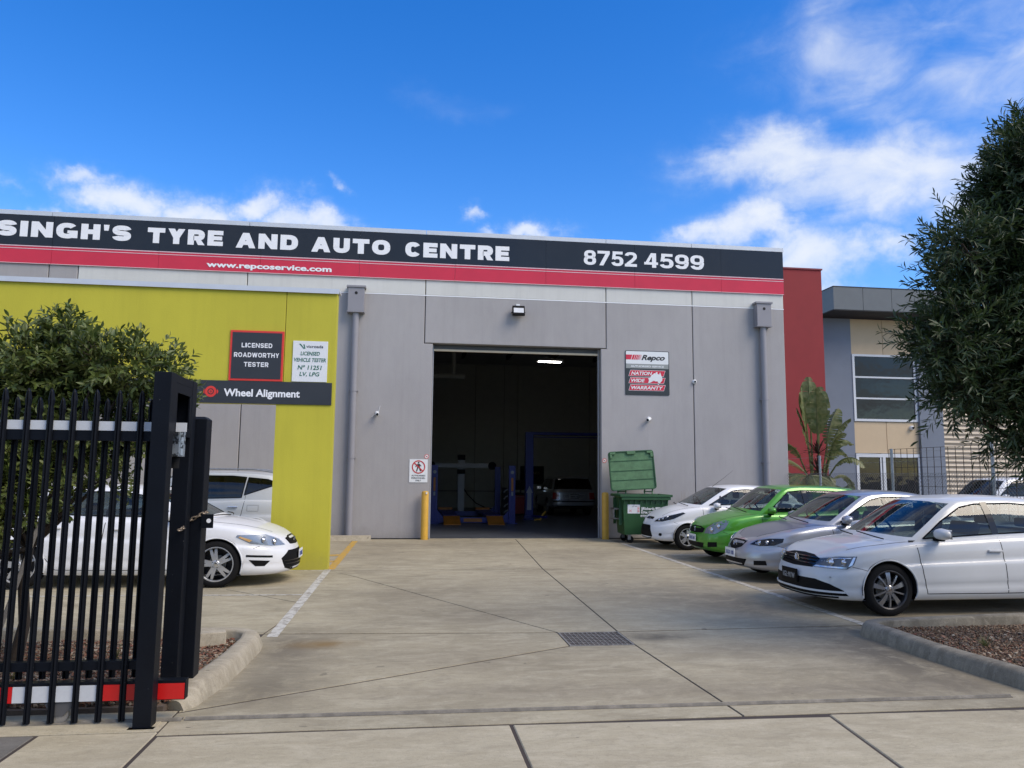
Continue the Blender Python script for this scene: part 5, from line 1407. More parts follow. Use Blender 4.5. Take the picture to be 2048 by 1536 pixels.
    for y in (-.36, .36):
        mb = MB(); xs_ = ib[0] + .75
        mb.box((xs_ - .45, y - .24, zf + .12), (xs_ + .05, y + .24, zf + .28), .05)
        mb.box((0, -.23, 0), (.12, .23, .62), .045, M=Matrix.Translation((xs_, y, zf + .24)) @ Matrix.Rotation(.33, 4, 'Y')); mb.build('front_seat', M_seat, root, smooth=True)
        mb = MB(); mb.box((xs_ + .20, y - .12, zf + .86), (xs_ + .29, y + .12, zf + 1.03), .035); mb.build('headrest', M_seat, root, smooth=True)
    mb = MB(); xs_ = ib[0] + 1.62
    mb.box((xs_ - .45, -.6, zf + .12), (xs_ + .05, .6, zf + .28), .05); mb.box((0, -.6, 0), (.12, .6, .56), .04, M=Matrix.Translation((xs_, 0, zf + .22)) @ Matrix.Rotation(.4, 4, 'Y')); mb.build('rear_seat', M_seat, root, smooth=True)
    for y in (-.38, .38):
        mb = MB(); mb.box((xs_ + .17, y - .11, zf + .74), (xs_ + .25, y + .11, zf + .86), .03); mb.build('headrest', M_seat, root, smooth=True)
    mb = MB(); n = 28; cx_, cz_ = ib[0] + .30, belt + .03
    mb.tube([(cx_ - .08 * sin(a := 2 * pi * k / n) , .36 + .185 * cos(a), cz_ + .168 * sin(a)) for k in range(n + 1)], .015, 7, cap=False)
    mb.tube([(cx_, .36 - .17, cz_), (cx_ - .02, .36, cz_ - .01), (cx_, .36 + .17, cz_)], .018, 6); mb.tube([(cx_ - .02, .36, cz_), (cx_ - .2, .36, cz_ - .08)], .03, 8)
    mb.build('steering_wheel', M_plastic, root, smooth=True)
    x_, z_ = c.get('rvm', (g['t'][0] - .02, g['zr'](g['t'][0] + .2) - .14))
    mb = MB(); mb.box((x_, -.13, z_ - .035), (x_ + .03, .13, z_ + .035), .012); mb.tube([(x_ + .02, 0, z_), (x_ + .06, 0, z_ + .09)], .01, 6); mb.build('interior_mirror', M_plastic, root)
    return root, s, bvL, bvG

PW = paint('paint_white', (.74, .745, .75), 0, .5); PW2 = paint('paint_pearl_white', (.62, .635, .64), .0, .5); PG = paint('paint_green', (.075, .31, .022), .25, .35)
PS = paint('paint_silver', (.40, .415, .45), .6, .3)
M_piano = mat('gloss_black', (.008, .008, .009), .12)
M_trim = mat('matt_black_trim', (.006, .006, .007), .9, spec=.0); PS2 = paint('darker_grey_hood', (.22, .235, .28), .6, .3); PRR = paint('paint_dark_silver', (.30, .31, .32), .6, .3)  # PS2: bonnet tone, darker and bluer than the silver body
SI = [(0, .075), (.06, .035), (.16, .008), (.26, .012), (.33, .0), (.52, .0), (.60, .006), (.655, .026), (.74, .026), (.86, .036), (.94, .052), (.98, .075), (1, .10)]
FI = [(0, .05), (.035, .015), (.10, .0), (.35, 0), (.5, .010), (.65, .035), (.8, .075), (.9, .115), (.96, .16), (1, .22)]
RI = [(0, .09), (.08, .03), (.2, 0), (.4, .0), (.55, .02), (.7, .05), (.85, .06), (.94, .07), (.98, .09), (1, .13)]
TYR = dict(R=.316, rim=.215, tw=.205)
ST10 = dict(n=5, sp=[(0, .016, .032, 0), (.63, .009, .011, .002)], mt=mat('machined_alloy', (.36, .36, .37), .3, .8), r0=.04, rot=.35)
ST5Y = dict(n=5, sp=[(.17, .030, .016, 0), (-.17, .030, .016, 0)], lip=True, rot=.1)
ST5 = dict(n=5, sp=[(.14, .016, .022, 0), (-.14, .016, .022, 0)], lip=True, rot=.25)
ST7 = dict(n=7, sp=[(0, .018, .026, 0)], lip=True, rot=.2)
def sc(o, k=.935): o.scale = (k, k, k); return o
def badge(root, s, z, r, kind):
    p = s.ptz(0.0, z, .014); mb = MB(); M = Matrix.Translation(p) @ Matrix.Rotation(-pi / 2, 4, 'Z') @ Matrix.Rotation(-.15, 4, 'X')
    # local: face looks along -y of M -> nose direction
    M = Matrix.Translation(p) @ Matrix.Rotation(-pi / 2, 4, 'Z')
    if kind == 'vw':
        mb.m(M_chrome); n = 24
        for r1, r2 in ((r, r * .82),): mb.add([(r1 * cos(2 * pi * k / n), -.006, r1 * sin(2 * pi * k / n)) for k in range(n)] + [(r2 * cos(2 * pi * k / n), -.008, r2 * sin(2 * pi * k / n)) for k in range(n)], [(k, (k + 1) % n, n + (k + 1) % n, n + k) for k in range(n)], M)
        for a, b in (((-.55, .6), (-.22, -.0)), ((-.22, 0), (0, .15)), ((0, .15), (.22, 0)), ((.22, 0), (.55, .6)), ((-.3, .75), (0, .15)), ((.3, .75), (0, .15)), ((-.75, .25), (-.33, -.70)), ((-.33, -.7), (0, 0)), ((0, 0), (.33, -.7)), ((.33, -.7), (.75, .25))):
            mb.tube([(a[0] * r, -.006, a[1] * r), (b[0] * r, -.006, b[1] * r)], r * .07, 5, M=M)
        mb.m(M_plastic).lathe([(r * .82, -.003), (0, -.003)], 20, M=M)
    elif kind == 'ford':
        mb.m(M_chrome); n = 24
        mb.add([(r * 1.9 * cos(2 * pi * k / n), -.003, r * .8 * sin(2 * pi * k / n)) for k in range(n)] + [(r * 1.65 * cos(2 * pi * k / n), -.007, r * .62 * sin(2 * pi * k / n)) for k in range(n)], [(k, (k + 1) % n, n + (k + 1) % n, n + k) for k in range(n)], M)
        mb.m(mat('badge_blue', (.01, .03, .18), .3)).add([(r * 1.65 * cos(2 * pi * k / n), -.006, r * .62 * sin(2 * pi * k / n)) for k in range(n)], [tuple(range(n))], M)
    elif kind == 'mazda':
        mb.m(M_chrome); n = 24
        mb.tube([M @ Vector((r * 1.15 * cos(2 * pi * k / n), -.006, r * .9 * sin(2 * pi * k / n))) for k in range(n + 1)], r * .09, 6)
        mb.tube([M @ Vector(q) for q in ((-r, -.006, .25 * r), (-.45 * r, -.006, .3 * r), (0, -.006, -.25 * r), (.45 * r, -.006, .3 * r), (r, -.006, .25 * r))], r * .10, 6)
    else:
        mb.m(M_chrome)
        mb.tube([M @ Vector(q) for q in ((.7 * r, -.006, .5 * r), (0, -.006, r), (-.7 * r, -.006, .45 * r), (.7 * r, -.006, -.45 * r), (0, -.006, -r), (-.7 * r, -.006, -.5 * r))], r * .14, 6)
    return mb.build('badge', None, root, smooth=True)
def nose_plate(root, s, z, txt, bgm, txm, y=0.0, frame=None, off=.012):
    p = s.ptz(y if abs(y) > 1e-6 else 0.0, z, off); return plate(root, (p.x - .006, y, z), -pi / 2, txt, bgm, txm, frame=frame)

# --- white sedan, right foreground
cj = dict(L=4.66, W=.89, paint=PW2, R=.322, rim=.238, tw=.21, xf=.87, xr=3.52, style=ST10, arch_gap=.050,
    zt=[(0, .67), (.2, .71), (.5, .785), (.9, .845), (1.30, .90), (1.8, .93), (2.4, .962), (3.3, 1.0), (4.0, 1.03), (4.66, 1.01)],
    zb=[(0, .20), (.35, .185), (1.3, .19), (3.2, .20), (4.2, .24), (4.66, .30)],
    si=SI, fi=FI, ri=RI, crown=[(0, .02), (.3, .045), (1.0, .075), (1.6, .04), (3.6, .03), (4.66, .03)], plan=(.82, 2.75, .55, 3.2),
    g=dict(b=(.93, 4.05, .775), bp=(.42, 2.5, .26, 3), t=(1.93, 3.35, .575), tp=(.24, 2.5, .22, 3), zrk=[(1.85, 1.44), (2.15, 1.475), (2.6, 1.49), (3.0, 1.48), (3.4, 1.43)], side_drop=.05, ws=(.05, .80), bl=(.08, .80), qws=.225, qbl=.77),
    wins=[[(1.40, .945), (1.70, 1.160), (2.02, 1.335), (2.25, 1.378), (2.75, 1.390), (3.10, 1.365), (3.45, 1.27), (3.68, 1.10), (3.62, 1.06), (2.4, 1.005)]],
    pillars=[((2.42, 1.0), (2.38, 1.40), .095), ((3.40, 1.06), (3.30, 1.33), .03)],
    seams=[[(1.26, .90), (1.275, .80), (1.31, .52), (1.36, .275), (2.47, .275)], [(2.42, .96), (2.44, .7), (2.47, .275)], [(2.47, .275), (3.05, .28), (3.20, .42), (3.28, .62), (3.45, .74)]],
    hoodline=[(.45, .60), (.8, .66), (1.02, .69), (1.20, .72)], hoodfront=None,
    bumperline=[(.98, .60), (1.10, .575), (1.20, .545)],
    patches=[('=grille', M_plastic, [(-.42, .560), (-.51, .67), (-.3, .700), (0, .712), (.3, .700), (.51, .67), (.42, .560), (0, .548)], .004),
             ('=grille_slat', M_piano, [(-.46, .592), (.46, .592), (.46, .604), (-.46, .604)], .014), ('=grille_slat', M_piano, [(-.48, .630), (.48, .630), (.48, .642), (-.48, .642)], .014), ('=grille_slat', M_piano, [(-.49, .664), (.49, .664), (.47, .674), (-.47, .674)], .014),
             ('=lower_intake', M_plastic, [(-.92, .245), (-.86, .31), (-.70, .38), (-.50, .425), (.50, .425), (.70, .38), (.86, .31), (.92, .245), (.3, .232), (-.3, .232)], .004),
             ('=intake_strip', PW2, [(-.89, .276), (-.3, .270), (.3, .270), (.89, .276), (.87, .298), (.3, .294), (-.3, .294), (-.87, .298)], .020),
             ('parking_sensor', M_greypr, [(.70, .455), (.72, .455), (.72, .47), (.70, .47)], .006),
             ('front_lip', M_plastic, [(.0, .205), (.8, .215), (.8, .228), (.0, .216)], .01)],
    lamps=[dict(poly=[(.42, .565), (.51, .672), (.80, .712), (1.05, .726), (1.0, .63), (.92, .570)], bowl=mat('lamp_bowl_mid', (.13, .14, .15), .3, .5), bulbs=[(.70, .642, .058), (.87, .650, .050)],
                chrome=[[(.44, .570), (.92, .575), (.92, .594), (.47, .590)], [(.93, .595), (1.0, .712), (1.03, .715), (.98, .62)], [(.60, .672), (.82, .700), (.98, .708), (.97, .696), (.80, .688)]], amber=[])],
    handles=[(2.32, .80), (3.18, .815)], handle_m=PW2, mirror=(1.57, .985, .12), interior=(1.32, 3.6), gseams=[])
jt, sj, bj, _ = build_car(cj, 'parked_car', 'white sedan with black front plate and ten spoke wheels, nearest of the right row', 'car', (4.77, 9.30, 0), 0, 'cars parked nose to the driveway on the right')
sc(jt)
badge(jt, sj, .635, .062, 'vw')
nose_plate(jt, sj, .425, '1GL\u00b7M1W', M_plastic, mat('plate_grey_print', (.35, .36, .36), .4), frame=M_plastic, off=.02)
mb = MB(); mb.m(M_plastic)
for z in (.33, .355): pass
# hanging ornament under the mirror
mb = MB(); mb.tube([(1.98, 0, 1.27), (1.975, 0, 1.16)], .003, 4); mb.tube([(1.975, 0, 1.16), (1.975, 0, 1.10)], [.025, .02], 8); mb.tube([(1.975, 0, 1.09), (1.975, 0, 1.01)], [.012, .022], 6); mb.build('hanging_ornament', M_greypr, jt)

# --- silver sedan
cm = dict(L=4.49, W=.877, paint=PS, R=.316, rim=.21, tw=.205, xf=.88, xr=3.52, style=ST7, arch_gap=.045,
    zt=[(0, .64), (.2, .68), (.5, .78), (.9, .865), (1.35, .93), (2.2, .96), (3.3, .995), (4.0, 1.04), (4.49, 1.02)],
    zb=[(0, .24), (.3, .20), (1.3, .19), (3.2, .20), (4.1, .24), (4.49, .30)],
    si=SI, fi=FI, ri=RI, crown=[(0, .02), (.3, .05), (1.0, .08), (1.6, .04), (3.6, .03), (4.49, .03)], plan=(.92, 2.35, .55, 3.0),
    g=dict(b=(1.02, 3.95, .765), bp=(.45, 2.5, .28, 3), t=(2.05, 3.25, .565), tp=(.26, 2.5, .22, 3), zrk=[(1.95, 1.445), (2.2, 1.48), (2.55, 1.50), (2.95, 1.485), (3.35, 1.43)], side_drop=.05, ws=(.05, .80), bl=(.08, .80), qws=.225, qbl=.77),
    wins=[[(1.55, .985), (1.88, 1.19), (2.16, 1.34), (2.36, 1.385), (2.75, 1.395), (3.05, 1.365), (3.36, 1.27), (3.57, 1.10), (3.5, 1.045), (2.6, 1.01)]],
    pillars=[((2.45, 1.0), (2.40, 1.37), .08), ((3.28, 1.03), (3.2, 1.3), .03)],
    seams=[[(1.36, .93), (1.38, .8), (1.44, .5), (1.5, .275), (2.5, .275)], [(2.46, .93), (2.5, .6), (2.5, .275)], [(2.5, .275), (3.0, .28), (3.2, .45), (3.4, .74)]],
    hood_mat=PS2, hoodline=[(.30, .34), (.5, .55), (.8, .64), (1.1, .69), (1.34, .73)], bumperline=[(.95, .60), (1.1, .57), (1.2, .54)],
    patches=[('=grille', M_plastic, [(-.31, .635), (-.24, .55), (-.08, .505), (.08, .505), (.24, .55), (.31, .635), (.2, .65), (-.2, .65)], .004),
             ('=grille_rim', M_chrome, [(-.33, .645), (-.20, .652), (.20, .652), (.33, .645), (.31, .660), (.2, .668), (-.2, .668), (-.31, .660)], .010),
             ('=lower_intake', M_plastic, [(-.36, .255), (-.42, .365), (.42, .365), (.36, .255)], .004), ('fog_surround', M_plastic, [(.56, .28), (.56, .35), (.76, .36), (.78, .29)], .004)],
    lamps=[dict(poly=[(.44, .60), (.56, .665), (.82, .71), (1.06, .72), (1.04, .66), (.90, .605), (.66, .585)], bulbs=[(.64, .635, .040), (.78, .648, .036)], chrome=[], amber=[])],
    handles=[(2.25, .83), (3.1, .84)], mirror=(1.60, 1.0, .10), interior=(1.4, 3.5))
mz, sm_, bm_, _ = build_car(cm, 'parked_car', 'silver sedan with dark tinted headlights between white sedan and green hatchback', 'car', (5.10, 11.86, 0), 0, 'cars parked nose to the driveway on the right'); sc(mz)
badge(mz, sm_, .585, .055, 'mazda')
nose_plate(mz, sm_, .445, 'XAX\u00b7100', M_signw, mat('plate_blue_print', (.02, .05, .25), .4), off=.03)
mb = MB(); mb.lathe([(.045, 0), (.03, .006), (0, .008)], 16); 
# --- green hatch
PLK = [(0, .12), (.08, .04), (.2, .005), (.35, 0), (.5, .005), (.65, .02), (.8, .05), (.9, .075), (.96, .11), (1, .16)]
cs_ = dict(L=3.70, W=.845, paint=PG, R=.298, rim=.19, tw=.185, xf=.75, xr=3.12, style=ST5, arch_gap=.04,
    zt=[(0, .69), (.14, .745), (.4, .845), (.75, .915), (1.1, .965), (1.6, .98), (2.6, 1.01), (3.2, 1.04), (3.7, 1.0)],
    zb=[(0, .26), (.3, .22), (1.2, .21), (2.8, .22), (3.3, .26), (3.7, .32)],
    si=SI, fi=PLK, ri=RI, crown=[(0, .03), (.3, .06), (.8, .085), (1.3, .03), (3.7, .02)], plan=(.72, 2.6, .45, 3.2),
    g=dict(b=(.84, 3.56, .745), bp=(.36, 2.6, .25, 3.2), t=(1.64, 3.25, .605), tp=(.22, 2.6, .2, 3.2), zrk=[(1.5, 1.485), (1.75, 1.53), (2.05, 1.55), (2.7, 1.54), (3.2, 1.50)], side_drop=.045, ws=(.05, .80), bl=(.10, .80), qws=.235, qbl=.77),
    wins=[[(1.28, 1.015), (1.52, 1.22), (1.74, 1.41), (2.05, 1.44), (2.6, 1.435), (2.97, 1.405), (3.08, 1.15), (2.6, 1.045)]],
    pillars=[((2.12, 1.02), (2.08, 1.44), .10), ((1.44, 1.02), (1.66, 1.34), .04)],
    seams=[[(1.12, .95), (1.13, .8), (1.18, .5), (1.22, .3), (2.15, .3)], [(2.12, .96), (2.15, .6), (2.15, .3)], [(2.15, .3), (2.6, .31), (2.8, .5), (2.95, .75)]],
    hoodline=[(.30, .55), (.6, .62), (.85, .66), (1.05, .70)], bumperline=[(.86, .62), (1.0, .58)],
    patches=[('=grille', M_plastic, [(-.37, .585), (-.40, .665), (-.2, .70), (.2, .70), (.40, .665), (.37, .585), (0, .565)], .004),
             ('=lower_intake', M_plastic, [(-.38, .29), (-.43, .39), (.43, .39), (.38, .29)], .004), ('fog_surround', M_plastic, [(.52, .31), (.54, .41), (.74, .42), (.74, .33)], .004)],
    lamps=[dict(poly=[(.42, .575), (.45, .675), (.62, .775), (.92, .845), (1.0, .825), (.90, .68), (.70, .575)], bowl=mat('lamp_bowl_grey', (.30, .31, .32), .3, .6), bulbs=[(.60, .650, .060), (.76, .725, .055)], chrome=[], amber=[])],
    handles=[(1.95, .86), (2.85, .88)], mirror=(1.30, 1.02, .10), interior=(1.2, 3.1), glass_s=GL_car)
sw, ss_, _, _ = build_car(cs_, 'parked_car', 'bright green hatchback parked between the silver sedan and a white hatchback', 'car', (5.44, 14.42, 0), 0, 'cars parked nose to the driveway on the right'); sc(sw)
badge(sw, ss_, .635, .045, 's')
nose_plate(sw, ss_, .47, '1AB\u00b7361', M_signw, MATS['plate_blue_print'], off=.02)
# --- white hatch
cf = dict(L=3.95, W=.861, paint=PW, R=.300, rim=.20, tw=.195, xf=.80, xr=3.29, style=ST5Y, arch_gap=.04,
    zt=[(0, .68), (.2, .74), (.45, .84), (.8, .93), (1.15, .985), (1.7, 1.0), (2.7, 1.05), (3.3, 1.10), (3.95, 1.05)],
    zb=[(0, .24), (.3, .20), (1.2, .20), (3.0, .21), (3.5, .25), (3.95, .32)],
    si=SI, fi=FI, ri=RI, crown=[(0, .03), (.3, .06), (.8, .075), (1.3, .03), (3.95, .02)], plan=(.85, 2.4, .45, 3.2),
    g=dict(b=(.84, 3.82, .755), bp=(.40, 2.5, .25, 3.2), t=(1.88, 3.38, .585), tp=(.24, 2.5, .2, 3.2), zrk=[(1.75, 1.455), (2.0, 1.495), (2.3, 1.51), (2.85, 1.49), (3.38, 1.44)], side_drop=.045, ws=(.05, .80), bl=(.10, .80), qws=.225, qbl=.77),
    wins=[[(1.36, 1.035), (1.68, 1.215), (1.98, 1.365), (2.25, 1.40), (2.75, 1.39), (3.08, 1.33), (3.22, 1.17), (2.7, 1.08)]],
    pillars=[((2.32, 1.04), (2.28, 1.38), .08), ((1.60, 1.04), (1.66, 1.25), .03)],
    seams=[[(1.18, .97), (1.19, .8), (1.25, .5), (1.3, .28), (2.32, .28)], [(2.3, .97), (2.32, .6), (2.32, .28)]],
    hoodline=[(.30, .50), (.6, .61), (.9, .67), (1.12, .71)], bumperline=[(1.0, .64), (1.12, .60)],
    patches=[('=grille', M_plastic, [(-.30, .685), (-.27, .72), (.27, .72), (.30, .685)], .004),
             ('=lower_grille', M_plastic, [(-.30, .55), (-.33, .53), (-.43, .30), (-.38, .25), (.38, .25), (.43, .30), (.33, .53), (.30, .55)], .004),
             ('fog_surround', M_plastic, [(.62, .33), (.64, .38), (.70, .38), (.71, .33), (.67, .31)], .004)],
    lamps=[dict(poly=[(.42, .635), (.52, .690), (.85, .775), (1.22, .865), (1.28, .845), (1.0, .715), (.70, .645)], bulbs=[(.60, .685, .038), (.72, .715, .036), (.84, .755, .032)], chrome=[], amber=[])],
    handles=[(2.15, .88)], mirror=(1.50, 1.00, .11), interior=(1.2, 3.3))
ft, sf, _, _ = build_car(cf, 'parked_car', 'white hatchback with long swept headlights, farthest in the right row beside the bin', 'car', (5.27, 17.05, 0), 0, 'cars parked nose to the driveway on the right'); sc(ft)
badge(ft, sf, .70, .04, 'ford')
mb = MB(); mb.tube([(1.75, -.0, 1.46), (1.98, 0, 1.62), (2.3, 0, 1.86)], [.006, .004, .002], 6); mb.build('aerial', M_plastic, ft)
# --- white sedan on the left
co = dict(L=4.84, W=.943, paint=PW, R=.345, rim=.255, tw=.235, xf=1.08, xr=3.82, style=ST5Y, arch_gap=.045,
    zt=[(0, .70), (.2, .74), (.5, .825), (.95, .90), (1.4, .955), (2.3, .99), (3.4, 1.03), (4.2, 1.09), (4.84, 1.05)],
    zb=[(0, .20), (.3, .17), (1.3, .185), (3.3, .20), (4.3, .24), (4.84, .3)],
    si=SI, fi=FI, ri=RI, crown=[(0, .03), (.3, .06), (1.1, .085), (1.7, .04), (4.84, .03)], plan=(.95, 2.4, .55, 3.0),
    g=dict(b=(1.10, 4.45, .82), bp=(.46, 2.5, .26, 3), t=(2.1, 3.6, .60), tp=(.28, 2.5, .22, 3), zrk=[(2.0, 1.44), (2.3, 1.485), (2.7, 1.50), (3.2, 1.49), (3.7, 1.43)], side_drop=.05, ws=(.05, .80), bl=(.08, .80), qws=.225, qbl=.77),
    wins=[[(1.68, 1.03), (1.98, 1.205), (2.25, 1.35), (2.5, 1.39), (2.95, 1.395), (3.35, 1.365), (3.75, 1.27), (3.98, 1.13), (3.9, 1.09), (2.8, 1.045)]],
    pillars=[((2.65, 1.03), (2.60, 1.41), .10), ((3.62, 1.07), (3.5, 1.33), .035)],
    seams=[[(1.50, .95), (1.52, .8), (1.58, .5), (1.65, .27), (2.70, .27)], [(2.66, .98), (2.70, .6), (2.70, .27)], [(2.7, .27), (3.3, .28), (3.45, .45), (3.6, .7)]],
    hoodline=[(.35, .50), (.6, .62), (1.0, .70), (1.4, .77)], bumperline=[(1.02, .60), (1.12, .57)],
    patches=[('=grille', M_plastic, [(-.36, .595), (-.45, .685), (-.2, .715), (.2, .715), (.45, .685), (.36, .595), (0, .58)], .004),
             ('=lower_grille', M_plastic, [(-.48, .51), (-.66, .40), (-.58, .25), (-.4, .21), (.4, .21), (.58, .25), (.66, .40), (.48, .51)], .004),
             ('=grille_bar', M_piano, [(-.58, .30), (.58, .30), (.58, .315), (-.58, .315)], .014), ('=grille_bar', M_piano, [(-.62, .35), (.62, .35), (.62, .365), (-.62, .365)], .014),
             ('fog_slit', M_plastic, [(.82, .425), (1.22, .45), (1.22, .480), (.82, .455)], .004), ('fog_intake', M_plastic, [(.86, .38), (1.18, .405), (1.08, .31), (.94, .305)], .004)],
    lamps=[dict(poly=[(.54, .595), (.66, .69), (.92, .765), (1.36, .77), (1.38, .74), (1.16, .64), (.84, .60)], bowl=mat('lamp_bowl_light', (.45, .46, .47), .25, .6), bulbs=[(.76, .655, .055), (.96, .692, .05)], chrome=[], amber=[[(1.14, .69), (1.32, .75), (1.34, .735), (1.18, .665)]])],
    handles=[(2.5, .86), (3.35, .88)], mirror=(1.74, 1.03, .10), interior=(1.5, 3.9))
md, so_, _, _ = build_car(co, 'parked_car', 'white sedan with chrome five spoke wheels parked behind the black gate', 'car', (-1.62, 12.16, 0), pi, None); sc(md)
badge(md, so_, .65, .055, 'ford')
nose_plate(md, so_, .43, '1ZR\u00b78TK', M_signw, MATS['plate_blue_print'], off=.02)
mb = MB(); mb.box((1.28, .70, .03), (1.31, .90, .22)); mb.box((1.28, -.90, .03), (1.31, -.70, .22)); mb.build('mud_flap', M_rubber, md)
# --- white SUV behind it
cv = dict(L=4.6, W=.92, paint=PW2, R=.37, rim=.24, tw=.225, xf=.90, xr=3.58, style=ST10, arch_gap=.05, lip_r=.02,
    zt=[(0, .80), (.2, .86), (.6, .98), (1.1, 1.05), (1.6, 1.09), (2.6, 1.11), (3.6, 1.15), (4.6, 1.12)],
    zb=[(0, .30), (.3, .26), (1.3, .26), (3.2, .27), (4.1, .3), (4.6, .38)],
    si=SI, fi=PLK, ri=RI, crown=[(0, .03), (1.0, .06), (1.4, .03), (4.6, .02)], plan=(.7, 3, .5, 3.0),
    g=dict(b=(1.1, 4.45, .82), bp=(.4, 2.6, .3, 2.8), t=(1.9, 4.0, .66), tp=(.24, 2.6, .3, 2.8), zrk=[(1.8, 1.66), (2.2, 1.71), (2.8, 1.735), (3.5, 1.715), (4.05, 1.66)], side_drop=.05, ws=(.05, .80), bl=(.12, .80), qws=.225, qbl=.78),
    wins=[[(1.62, 1.16), (1.95, 1.43), (2.12, 1.57), (2.5, 1.625), (3.1, 1.625), (3.38, 1.60), (3.31, 1.19), (2.6, 1.17)], [(3.42, 1.595), (3.36, 1.24), (3.92, 1.43), (4.0, 1.49), (3.8, 1.56)]],
    pillars=[((2.58, 1.13), (2.54, 1.60), .10)], glass_s=GL_dark,
    seams=[[(1.45, 1.0), (1.5, .4), (2.6, .38)], [(2.6, 1.0), (2.6, .38)], [(2.6, .38), (3.05, .4), (3.2, .6), (3.33, .85), (3.38, 1.12)]],
    gseams=[[(3.38, 1.15), (3.42, 1.56)]], patches=[], lamps=[], tails=[[(5.0, .9), (5.0, 1.05), (5.5, 1.05), (5.5, .9)]],
    handles=[(2.4, .98), (3.16, 1.0)], mirror=(1.7, 1.12, .10), interior=(1.5, 4.0), handle_m=M_chrome)
sv, ssv, bsv, _ = build_car(cv, 'parked_suv', 'white suv with tinted windows parked behind the left sedan by the yellow wall', 'car', (-6.25, 16.1, 0), 0, None); sc(sv)
mb = MB()
for sd in (-1, 1): side_ribbon(bsv, [(3.44, .92), (3.44, 1.04), (3.66, 1.04), (3.66, .92)], sd, .005, mb, .0015, True, .04)
mb.build('fuel_flap_gap', M_dark, sv)
mb = MB()
for sd in (-1, 1): mb.tube([(1.9, sd * .60, 1.70), (2.3, sd * .61, 1.765), (3.5, sd * .61, 1.765), (3.9, sd * .60, 1.70)], .014, 6)
mb.build('roof_rail', M_gal, sv)
# --- silver four wheel drive in the workshop, seen from behind
rr_ = dict(L=4.79, W=.965, paint=PRR, R=.37, rim=.25, tw=.255, xf=.85, xr=3.60, style=ST5, arch_gap=.05,
    zt=[(0, .86), (.2, .90), (1.2, 1.0), (2.2, 1.02), (3.6, 1.04), (4.79, 1.03)], zb=[(0, .35), (1.3, .30), (3.4, .30), (4.3, .33), (4.79, .38)],
    si=SI, fi=PLK, ri=[(0, .10), (.08, .02), (.2, 0), (.35, .0), (.42, .02), (.6, .035), (.85, .045), (.94, .055), (.98, .075), (1, .10)], crown=[(0, .03), (1.0, .05), (1.4, .02), (4.79, .02)], plan=(.5, 3.5, .38, 3.6),
    g=dict(b=(1.2, 4.66, .865), bp=(.35, 3, .24, 3.6), t=(1.9, 4.35, .70), tp=(.2, 3, .2, 3.6), zrk=[(1.8, 1.60), (2.2, 1.64), (3.5, 1.65), (4.4, 1.60)], side_drop=.03, ws=(.05, .80), bl=(.06, .80), qws=.23, qbl=.76),
    wins=[[(1.62, 1.07), (2.0, 1.45), (2.4, 1.51), (4.0, 1.50), (4.22, 1.12), (2.6, 1.06)]], pillars=[((2.6, 1.05), (2.6, 1.53), .08), ((3.5, 1.05), (3.5, 1.53), .08)], glass=GL_dark,
    patches=[], lamps=[], handles=[], mirror=(1.8, 1.10, .10), interior=(1.6, 4.2), seams=[])
S_ = Shape(rr_).S
rr_['tails'] = [[(S_ - .95, .70), (S_ - .95, .97), (S_ - .66, .97), (S_ - .66, .70)]]
rr_['patches'] = [('rear_bumper', mat('bumper_silver', (.36, .37, .38), .4, .5), [(S_ - 1.0, .44), (S_ - 1.0, .54), (S_ - .0001, .54), (S_ - .0001, .44)], .012), ('lower_valance', M_plastic, [(S_ - 1.0, .36), (S_ - 1.0, .435), (S_ - .0001, .435), (S_ - .0001, .36)], .006), ('tailgate_gap', M_plastic, [(S_ - .9, .585), (S_ - .9, .63), (S_ - .0001, .63), (S_ - .0001, .585)], .003)]
rv, srr, brr, grr = build_car(rr_, 'parked_car', 'dark silver four wheel drive seen from behind inside the dim workshop', 'car', (6.42, 34.25, 0), -pi / 2, None); sc(rv)
px_ = srr.pt(S_, .6).x
plate(rv, (px_ + .012, 0, .82), pi / 2, 'WNK\u00b7195', mat('plate_dull', (.30, .31, .31), .5), M_black_txt, frame=M_chrome)
mb = MB(); mb.tube([(px_ + .01, -.20, .90), (px_ + .01, -.45, .90), (px_ + .01, -.38, .74), (px_ + .01, -.20, .74)], .012, 5); mb.tube([(px_ + .01, .20, .90), (px_ + .01, .45, .90), (px_ + .01, .38, .74), (px_ + .01, .20, .74)], .012, 5); mb.build('plate_surround', M_alloy, rv)
# --- vehicles beyond the fence
cw = dict(cv); cw.update(paint=PW, glass=GL_dark, L=4.6, lip_m=PW)
cw['g'] = dict(cv['g'])
wv, _, _, _ = build_car(cw, 'parked_suv', 'white wagon with dark windows standing in the yard behind the wire fence', 'car', (14.9, 20.6, 0), .0, None); sc(wv, .96)
cu_ = dict(cv); cu_.update(paint=PW, glass=GL_dark); cu_['g'] = dict(cv['g'])
wu, _, _, _ = build_car(cu_, 'parked_van', 'white vehicle with pale canopy at the right edge behind the wire fence', 'van', (16.9, 18.6, 0), .1, None); sc(wu, .93)
